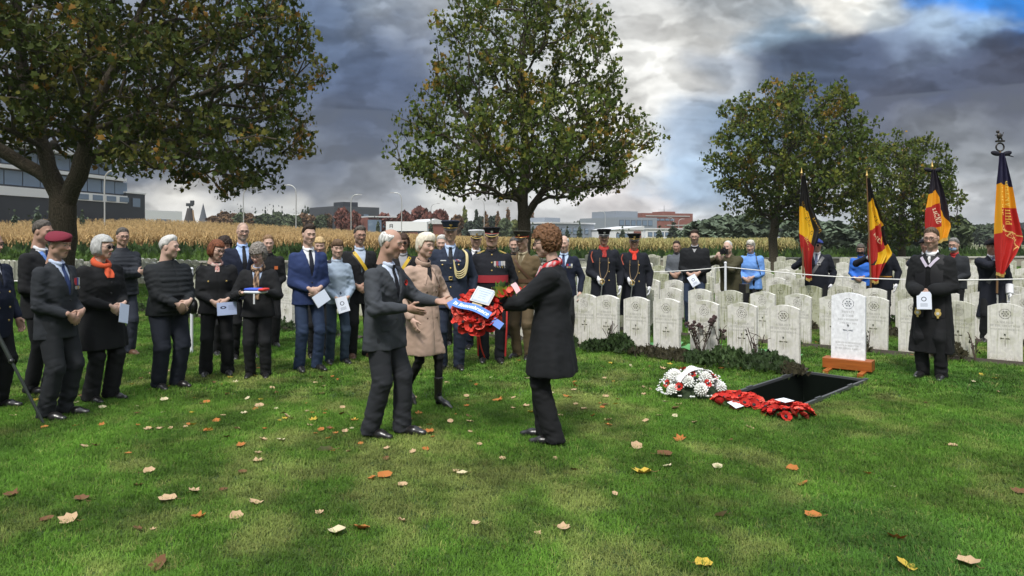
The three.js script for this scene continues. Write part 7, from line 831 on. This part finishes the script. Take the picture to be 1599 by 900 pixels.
// ---------------------------------------------------------------- onlookers among the graves
person({ px: 1057, d: 15, h: 1.58, th: -8, label: 'man in grey jacket holding his hands behind the bearded man in black', skin: SKIN.b, hair: 'short', hairC: HAIR.dark, L: CL, R: CR, top: { name: 'jacket', c: [0.1, 0.11, 0.125], hem: 0.8, collar: [0.02, 0.02, 0.022], seam: 1 }, bottom: { c: [0.02, 0.022, 0.03] } });
person({ px: 1085, d: 12.8, h: 1.79, th: -4, bw: 1.06, label: 'bearded man with glasses in black jacket and jeans holding a booklet', skin: SKIN.a, hair: 'swept', hairC: HAIR.dark, glasses: 'clear', beard: [0.14, 0.12, 0.1, 0.75], L: CL, R: CR, bookLabel: 'white service booklet held by the bearded man among the graves', top: { name: 'jacket', c: [0.011, 0.012, 0.014], hem: 0.8, collar: true, v: [1.34, 0.05], shirt: [0.35, 0.35, 0.36], sleeve: 1.12, seam: 1 }, bottom: { c: [0.03, 0.045, 0.08] }, add: [booklet([0.0, 0.86, 0.26], [-10, 0, 32], [0.15, 0.2], [0.68, 0.72, 0.82], bookTex2)] });
person({ px: 1142, d: 12.9, h: 1.60, th: -22, lean: 0.2, bw: 1.1, belly: 0.04, label: 'grey haired photographer in olive jacket raising a black camera to his eye', skin: SKIN.c, ruddy: 1, hair: 'buzz', hairC: HAIR.white, head: { pitch: 2 }, L: { w: [-0.06, 1.36, 0.36], f: [-0.25, 0.8, 0.2], n: [0, 0.3, -1], pose: 'grip', pole: [0.5, -0.9, 0.1] }, R: { w: [-0.2, 1.4, 0.28], f: [0.4, 0.7, 0.4], n: [0.8, 0, -0.3], pose: 'grip', pole: [-0.9, -0.5, 0] }, top: { name: 'field_jacket', c: [0.06, 0.055, 0.03], hem: 0.74, sleeve: 1.15, collar: true, thick: 0.006, wrinkle: 1.5 }, bottom: { c: [0.03, 0.03, 0.03] }, add: [(c) => { const b = mesh('shoulder_bag', box(0.12, 0.16, 0.18), leatherM, c.t); b.position.set(0.26, 0.8 * c.k, 0.04); }] });
{ const d = 12.55, p = P(1131, d, hAt(393, d)), t = thing('camera', 'black camera with long lens held to the photographer\u2019s face', 'camera', p.toArray(), -0.45); mesh('camera_body', merge([box(0.14, 0.095, 0.06), box(0.06, 0.03, 0.05, 0, 0.06, 0)]), leatherM, t); const l = mesh('lens_barrel', new THREE.CylinderGeometry(0.04, 0.036, 0.12, 18).rotateX(Math.PI / 2).translate(0, 0, 0.09), leatherM, t); mesh('lens_glass', new THREE.CircleGeometry(0.034, 18).translate(0, 0, 0.1505), glassDark, l); }
person({ px: 1173, d: 13.3, h: 1.60, th: -14, sex: 'f', bw: 1.18, label: 'woman with short pale hair in bright sky blue jacket with hands joined', skin: SKIN.c, ruddy: 0.9, hair: 'pixie', hairC: [0.5, 0.47, 0.42], L: CL, R: CR, top: { name: 'jacket', c: [0.14, 0.3, 0.68], rough: 0.6, hem: 0.74, collar: true, seam: 1, sleeve: 1.12, flare: 1.04, wrinkle: 1.5 }, bottom: { c: BLACK }, add: [(c) => mesh('bag_strap', tube([[0.1, 1.47 * c.k, 0.06], [0.15, 1.3 * c.k, 0.14], [0.2, 1.05 * c.k, 0.1]], 0.008, 12, 5), leatherM, c.t)] });
// ---------------------------------------------------------------- standard bearers and chaplain
const bearer = (o) => person({ skin: SKIN.b, ruddy: 0.9, gloves: whiteGlove, bottom: { c: BLACK }, L: SL, ...o, top: { name: 'blazer', c: [0.012, 0.014, 0.022], hem: 0.74, v: [1.2, 0.07], shirt: [0.65, 0.66, 0.7], tie: [0.1, 0.12, 0.2], sleeve: 1.1, ...(o.top ?? {}) } });
bearer({ px: 1276, d: 12.95, h: 1.64, th: -6, bw: 1.14, belly: 0.07, label: 'standard bearer in dark blazer, blue forage cap and sunglasses by the tree', glasses: 'sun', hair: 'fringe', hairC: HAIR.white, hat: beret([0.03, 0.05, 0.2], 1, brassM), R: { w: [-0.19, 1.3, 0.22], f: [0.4, 0.25, 0.5], n: [0.9, 0, -0.1], pose: 'fist', pole: [-0.9, -0.6, -0.1] }, add: [(c) => { strip(c, line2([0.13, 1.4], [-0.12, 0.96], 14), 0.055, std(0.08, 0.08, 0.085, 0.5), 'bandolier', 0.015); const b = mesh('buckle', new THREE.TorusGeometry(0.035, 0.007, 6, 4).rotateZ(0.9), std(0.65, 0.65, 0.65, 0.3, { metalness: 0.6 }), c.t); b.position.copy(c.surf(0.05, 1.25 * c.k, 0.025)); }] });
bearer({ px: 1376, d: 12.6, h: 1.69, th: -10, label: 'standard bearer in dark blazer whose face the second flag hides', hair: 'short', hairC: HAIR.salt, R: { w: [-0.18, 1.33, 0.24], f: [0.4, 0.2, 0.5], n: [0.9, 0, -0.1], pose: 'fist', pole: [-0.9, -0.5, -0.1] }, add: [(c) => band(c, 0.98 * c.k, 1.0 * c.k, 0.01, std(0.4, 0.2, 0.03), 'leather_belt')] });
person({ px: 1345, d: 14.2, h: 1.52, th: -10, sex: 'f', bw: 1.15, label: 'person in bright blue jacket and dark face mask behind the second standard', skin: SKIN.b, hair: 'bob', headScale: 0.96, hairC: HAIR.salt, glasses: 'clear', L: CL, R: CR, top: { name: 'jacket', c: [0.03, 0.14, 0.55], rough: 0.6, hem: 0.78, collar: true, seam: 1, wrinkle: 1.4 }, bottom: { c: BLACK }, add: [(c) => mesh('face_mask', inHead(c, new THREE.SphereGeometry(0.066, 16, 10, 0, 6.3, 0.9, 1.5).scale(0.95, 0.85, 0.75).translate(0, -0.055, 0.052)), cloth([0.015, 0.015, 0.017]), c.t)] });
bearer({ px: 1446, d: 12.1, h: 1.655, th: -26, abs: true, label: 'standard bearer in dark beret with raised arm behind the chaplain', hair: 'short', hairC: HAIR.grey, glasses: 'clear', hat: beret([0.012, 0.012, 0.016], -1, brassM), R: { w: [-0.05, 1.38, 0.36], f: [0.1, 0.1, 1], n: [0.9, 0, 0], pose: 'fist', pole: [-0.9, -0.5, 0] } });
person({ px: 1491, d: 12.4, h: 1.64, th: -20, label: 'grey haired man in glasses and pale blue face mask behind the chaplain', skin: SKIN.a, hair: 'swept', hairC: HAIR.grey, glasses: 'clear', L: CL, R: CR, top: { name: 'jacket', c: CHAR, hem: 0.8, v: [1.3, 0.05], shirt: [0.4, 0.03, 0.03] }, bottom: { c: BLACK }, add: [(c) => mesh('face_mask', inHead(c, new THREE.SphereGeometry(0.066, 16, 10, 0, 6.3, 0.9, 1.5).scale(0.95, 0.85, 0.75).translate(0, -0.055, 0.052)), cloth([0.35, 0.5, 0.72]), c.t)] });
person({ px: 1456, feet: 591, h: 1.77, th: -16, bw: 1.0, label: 'chaplain in black robe and embroidered scarf with glasses and folded hands', skin: SKIN.a, ruddy: 0.9, hair: 'short', hairC: [0.09, 0.06, 0.04], glasses: 'clear', beard: [0.15, 0.1, 0.07, 0.35], L: { ...CL, w: [0.075, 1.03, 0.24] }, R: { ...CR, w: [-0.075, 1.01, 0.25] }, bookLabel: 'white service booklet with emblem held by the chaplain', top: { name: 'robe', c: [0.01, 0.0105, 0.0115], hem: 0.3, flare: 1.16, w: 1.0, sleeve: 1.06, cuff: 1.9, thick: 0.002, folds: 1.4, wrinkle: 1.2, v: [1.33, 0.05], shirt: [0.75, 0.75, 0.76] }, bottom: { c: BLACK }, add: [booklet([0.0, 0.92, 0.29], [-8, 0, 4], [0.15, 0.2], [0.7, 0.73, 0.8], bookTex2), (c) => { const k = c.k; for (const s of [1, -1]) { strip(c, [[s * 0.07, 1.43], [s * 0.085, 1.35], [s * 0.085, 1.2], [s * 0.09, 1.05], [s * 0.1, 0.9], [s * 0.105, 0.72]], 0.12, cloth([0.014, 0.014, 0.016], 0.6), 'preaching_scarf', 0.02); const p = c.surf(s * 0.105, 0.77 * k, 0.032), e = mesh('gold_badge', merge([new THREE.CylinderGeometry(0.035, 0.035, 0.005, 18).rotateX(1.57), box(0.02, 0.11, 0.005), box(0.05, 0.02, 0.006, 0, 0.04, 0)]), goldM, c.t); e.position.copy(p); mesh('white_disc', new THREE.CylinderGeometry(0.017, 0.017, 0.004, 14).rotateX(1.57).translate(0, 0, 0.006), std(0.7, 0.7, 0.68), e); } for (const s of [1, -1]) strip(c, [[s * 0.09, 1.405], [s * 0.055, 1.36], [s * 0.012, 1.3]], 0.032, std(0.45, 0.4, 0.48, 0.8), 'hood_trim', 0.026); }] });
bearer({ px: 1549, d: 11.1, h: 1.635, th: -14, abs: true, bw: 1.06, label: 'standard bearer in dark greatcoat, black beret and long white gauntlets', hair: 'short', hairC: HAIR.dark, hat: beret([0.01, 0.01, 0.013], -1, null), R: { w: [0.1, 1.37, 0.24], f: [0.6, 0.35, 0.4], n: [0.5, 0, -0.7], pose: 'fist', pole: [-1, -0.25, 0.1] }, L: { w: [0.22, 0.83, 0.12], f: [-0.1, -0.9, 0.3], pose: 'relax' }, top: { name: 'greatcoat', hem: 0.42, flare: 1.12, v: [1.34, 0.05] }, legs: [[0.1, 0.03, 0.1], [-0.13, 0, -0.3]], add: [(c) => { for (const a of c.arms) mesh('gauntlet_cuff', cyl(a.E.clone().lerp(a.T, 0.4), a.T, 0.062, 0.05, 16), cloth(whiteGlove, 0.6), c.t); strip(c, line2([0.13, 1.4], [-0.1, 1.0], 14), 0.05, std(0.05, 0.05, 0.055, 0.5), 'bandolier', 0.016); }] });
// ---------------------------------------------------------------- the four standards
function flagTex(draw) { return canvasTex(512, 512, (c, w, h) => { c.fillStyle = '#14110f'; c.fillRect(0, 0, w / 3, h); c.fillStyle = '#e0b21a'; c.fillRect(w / 3, 0, w / 3, h); c.fillStyle = '#a91c17'; c.fillRect(w * 2 / 3, 0, w / 3, h); draw(c, w, h); }); }
// pole up from the hand; the cloth hangs from its top as a gathered fall: rows of the fall, each with its width, set-off and colour bands
function standard({ px, d, top, low, foot, lean, label, words, finial, rows, bow }) {
  const p = P(px, d), yT = hAt(top, d), t = thing('standard_flag', label, 'flag', [p.x, 0, p.z]), yF = foot, gold = std(0.6, 0.42, 0.12, 0.5);
  mesh('flag_pole', cyl([lean, yF, 0.02], [0, yT, 0], 0.016, 0.014, 10), std(0.16, 0.09, 0.04, 0.45), t);
  finial(t, yT);
  const yL = hAt(low, d), NU = 26, NV = 44, pos = [], uv = [], idx = [];
  for (let j = 0; j <= NV; j++) { const f = j / NV, y = lerp(yT - 0.03, yL, f); let a = rows[0], b = rows[rows.length - 1]; for (let i = 1; i < rows.length; i++) if (f <= rows[i][0]) { a = rows[i - 1]; b = rows[i]; break; } const q = clamp((f - a[0]) / Math.max(1e-6, b[0] - a[0])), x0 = lerp(a[1], b[1], q), x1 = lerp(a[2], b[2], q);
    for (let i = 0; i <= NU; i++) { const u = i / NU; const fold = Math.sin(u * 15 + f * 2.2 + px) * 0.035 * Math.min(1, 0.25 + f * 1.3) + 0.02 * Math.sin(u * 31 + f * 6); pos.push(lerp(x0, x1, u) + lean * (yT - y) / (yT - yF) * 0.6, y + 0.07 * (u - 0.4) * f * (1 - f) * 2 - (f > 0.86 ? (0.1 * (0.5 - Math.abs(u - 0.35))) * (f - 0.86) * 7 : 0), 0.035 + fold + 0.05 * Math.sin(u * 3.1) * f); uv.push(u, 1 - f); } }
  for (let j = 0; j < NV; j++) for (let i = 0; i < NU; i++) { const a = j * (NU + 1) + i; idx.push(a, a + NU + 1, a + 1, a + 1, a + NU + 1, a + NU + 2); }
  const g = new THREE.BufferGeometry(); g.setAttribute('position', new THREE.Float32BufferAttribute(pos, 3)); g.setAttribute('uv', new THREE.Float32BufferAttribute(uv, 2)); g.setIndex(idx); g.computeVertexNormals();
  const tex = canvasTex(384, 1024, words); const m = mesh('flag_cloth', g, new THREE.MeshPhysicalMaterial({ map: tex, roughness: 0.6, sheen: 0.4, side: THREE.DoubleSide }), t);
  const fr = []; for (let i = 0; i <= NU; i++) { const a = NV * (NU + 1) + i; fr.push(V3(pos[a * 3], pos[a * 3 + 1], pos[a * 3 + 2])); } const fp = [], fi = []; const N2 = 60; for (let i = 0; i <= N2; i++) { const q = i / N2 * NU, k = Math.min(NU - 1, Math.floor(q)), v = fr[k].clone().lerp(fr[k + 1], q - k); fp.push(v.x, v.y + 0.006, v.z, v.x + (i % 2 ? 0.004 : -0.004), v.y - 0.045, v.z + (i % 2 ? 0.008 : -0.004)); if (i) { const b = (i - 1) * 2; fi.push(b, b + 1, b + 2, b + 1, b + 3, b + 2); } } const fg = new THREE.BufferGeometry(); fg.setAttribute('position', new THREE.Float32BufferAttribute(fp, 3)); fg.setIndex(fi); fg.computeVertexNormals(); mesh('gold_fringe', fg, gold, t);
  if (bow) { const bm = cloth([0.012, 0.012, 0.02], 0.7); for (const s of [1, -1]) mesh('mourning_bow', new THREE.SphereGeometry(0.5, 12, 8).scale(0.16, 0.075, 0.06).rotateZ(s * 0.25).translate(s * 0.085, yT - 0.04, 0.03), bm, t); mesh('bow_tail', cyl([0.06, yT - 0.05, 0.03], [0.2, yT - 0.09, 0.03], 0.02, 0.006, 6).scale(1, 1, 0.4), bm, t); }
  return t;
}
const G = '#d9a92a', bandsOf = (list) => (c, w, h) => { for (const [poly, col] of list) { c.fillStyle = col; c.beginPath(); poly.forEach(([x, y], i) => (i ? c.lineTo(x * w, y * h) : c.moveTo(x * w, y * h))); c.fill(); } };
const put = (c, s, x, y, size, rot, col = G) => { c.save(); c.translate(x, y); c.rotate(rot); c.fillStyle = col; c.font = `bold ${size}px serif`; c.textAlign = 'center'; c.fillText(s, 0, 0); c.restore(); };
const spear = (t, y) => mesh('finial', merge([new THREE.SphereGeometry(0.022, 10, 8).translate(0, y + 0.02, 0), new THREE.ConeGeometry(0.018, 0.09, 8).translate(0, y + 0.08, 0)]), brassM, t);
const lion = (t, y) => { const m = std(0.05, 0.045, 0.04, 0.4, { metalness: 0.6 }); mesh('finial', merge([new THREE.TorusGeometry(0.06, 0.012, 8, 20).translate(0, y + 0.06, 0), box(0.11, 0.025, 0.06, 0, y + 0.15, 0), new THREE.SphereGeometry(0.032, 10, 8).scale(1.3, 1.5, 0.8).translate(-0.01, y + 0.23, 0), new THREE.SphereGeometry(0.024, 10, 8).translate(-0.035, y + 0.295, 0), cyl([0.02, y + 0.2, 0], [0.035, y + 0.16, 0], 0.012, 0.01, 6), cyl([-0.02, y + 0.2, 0], [-0.02, y + 0.16, 0], 0.012, 0.01, 6), cyl([-0.04, y + 0.25, 0], [-0.07, y + 0.24, 0], 0.009, 0.007, 6), cyl([0.03, y + 0.22, 0], [0.055, y + 0.29, 0], 0.006, 0.005, 6)]), m, t); };
standard({ px: 1252, d: 12.6, top: 272, low: 432, foot: 0.95, lean: 0.02, label: 'black, yellow and red fringed standard with DES lettering held beside the tree', finial: spear, rows: [[0, -0.02, 0.05], [0.3, -0.07, 0.15], [0.55, -0.07, 0.36], [0.68, -0.04, 0.26], [0.85, 0.02, 0.16], [1, 0.06, 0.14]],
  words: (c, w, h) => { c.fillStyle = '#12100f'; c.fillRect(0, 0, w, h); bandsOf([[[[0, 0.3], [0.25, 0.3], [0.6, 0.36], [0.62, 0.58], [0.6, 0.7], [0, 0.58]], '#d8a812'], [[[0, 0.56], [0.62, 0.68], [0.9, 0.78], [1, 1], [0, 1]], '#9c1a14']])(c, w, h); put(c, 'SOCIÉTÉ', 150, 380, 56, 1.1, '#7a5a08'); put(c, 'DES', 140, 480, 62, 1.15, '#6e5208'); put(c, 'G', 190, 590, 60, 1.2, '#6e5208'); put(c, 'DECG', 300, 520, 62, 1.2, '#b48a20'); put(c, 'BELGE', 120, 700, 50, 1.1, '#d9b060'); } });
standard({ px: 1354, d: 12.3, top: 276, low: 436, foot: 0.5, lean: 0.07, label: 'yellow and red fringed standard with gold AN lettering hiding its bearer', finial: spear, rows: [[0, -0.01, 0.03], [0.2, 0.0, 0.1], [0.45, 0.0, 0.24], [0.62, 0.0, 0.28], [0.76, 0.0, 0.4], [0.86, 0.02, 0.26], [1, 0.04, 0.14]],
  words: (c, w, h) => { c.fillStyle = '#12100f'; c.fillRect(0, 0, w, h); bandsOf([[[[0, 0.24], [0.6, 0.2], [1, 0.48], [0, 0.58]], '#d8a812'], [[[0, 0.52], [0.9, 0.44], [0.8, 0.7], [0, 0.86]], '#a01c16'], [[[0.4, 0.74], [1, 0.66], [1, 0.84], [0.2, 0.86]], '#d8a812'], [[[0, 0.86], [1, 0.84], [1, 1], [0, 1]], '#a81c16']])(c, w, h); c.strokeStyle = G; c.lineWidth = 12; c.beginPath(); c.moveTo(w * 0.6, h * 0.2); c.lineTo(w * 0.95, h * 0.46); c.lineTo(w * 0.6, h * 0.66); c.stroke(); put(c, 'NIVELLES', 190, 430, 58, 1.0, '#6e5208'); put(c, 'ANC', 150, 620, 70, 0.7, '#e8d9b0'); } });
standard({ px: 1456, d: 12.0, top: 262, low: 372, foot: 1.1, lean: -0.02, label: 'red and yellow standard with LIGNE lettering and black mourning bow', finial: spear, bow: true, rows: [[0, -0.03, 0.04], [0.3, -0.07, 0.14], [0.6, -0.12, 0.24], [0.85, -0.13, 0.3], [1, -0.06, 0.24]],
  words: (c, w, h) => { c.fillStyle = '#1a1420'; c.fillRect(0, 0, w, h); bandsOf([[[[0, 0.36], [0.5, 0.3], [0.7, 0.6], [1, 0.86], [1, 1], [0.4, 1], [0, 0.6]], '#d8920e'], [[[0, 0.55], [0.55, 0.5], [0.6, 0.82], [0, 0.9]], '#a31c18']])(c, w, h); put(c, 'LIGNE', 140, 700, 74, 1.35, '#eadfc0'); put(c, '10', 230, 520, 60, 0.3, '#7a4a08'); } });
standard({ px: 1562, d: 10.75, top: 236, low: 424, foot: 0.8, lean: -0.06, label: 'tall red, yellow and blue black standard with lion finial and gold lettering', finial: lion, bow: true, rows: [[0, -0.03, 0.05], [0.25, -0.07, 0.14], [0.5, -0.07, 0.22], [0.74, -0.06, 0.34], [0.86, -0.05, 0.24], [1, -0.04, 0.06]],
  words: (c, w, h) => { c.fillStyle = '#1d1b3a'; c.fillRect(0, 0, w, h); bandsOf([[[[0, 0.27], [0.2, 0.25], [1, 0.3], [1, 0.5], [0.3, 0.5], [0.26, 0.7], [0, 0.7]], '#d6930f'], [[[0.22, 0.46], [1, 0.48], [1, 1], [0, 1], [0, 0.68], [0.22, 0.66]], '#b01e18']])(c, w, h); put(c, 'SOCIÉTÉ', 150, 410, 60, -1.4, '#e8c860'); put(c, 'PHILANTHR.', 240, 430, 62, -1.45, '#e8c860'); put(c, 'TIRLEMONT', 190, 740, 58, 0.7, '#e6c878'); c.strokeStyle = '#d8b868'; c.lineWidth = 10; c.beginPath(); c.moveTo(w * 0.22, h * 0.64); c.lineTo(w, h * 0.72); c.stroke(); } });
// ---------------------------------------------------------------- tripod at the edge of the lawn
{ const d = dOf(664), a = P(68, d), apex = P(-46, d - 0.15, hAt(440, d)), t = thing('camera_tripod', 'dark green metal tripod with a leg planted on the lawn beside the veterans', 'tripod', [apex.x, 0, apex.z]), m = std(0.035, 0.042, 0.038, 0.4), L = (x, z) => { const A = V3(0, apex.y, 0), B = V3(x, 0.01, z), M = A.clone().lerp(B, 0.55); const l = mesh('leg', cyl(A, M, 0.017, 0.017, 10), m, t); mesh('leg_tube', cyl(M, B, 0.0125, 0.012, 10), m, l); mesh('leg_clamp', new THREE.SphereGeometry(0.024, 10, 8).translate(M.x, M.y, M.z), leatherM, l); }; L(a.x - apex.x, a.z - apex.z); L(-0.45, -0.3); L(-0.2, 0.5); mesh('head', box(0.1, 0.08, 0.1, 0, apex.y + 0.04, 0), leatherM, t); }
renderer.render(scene, camera);
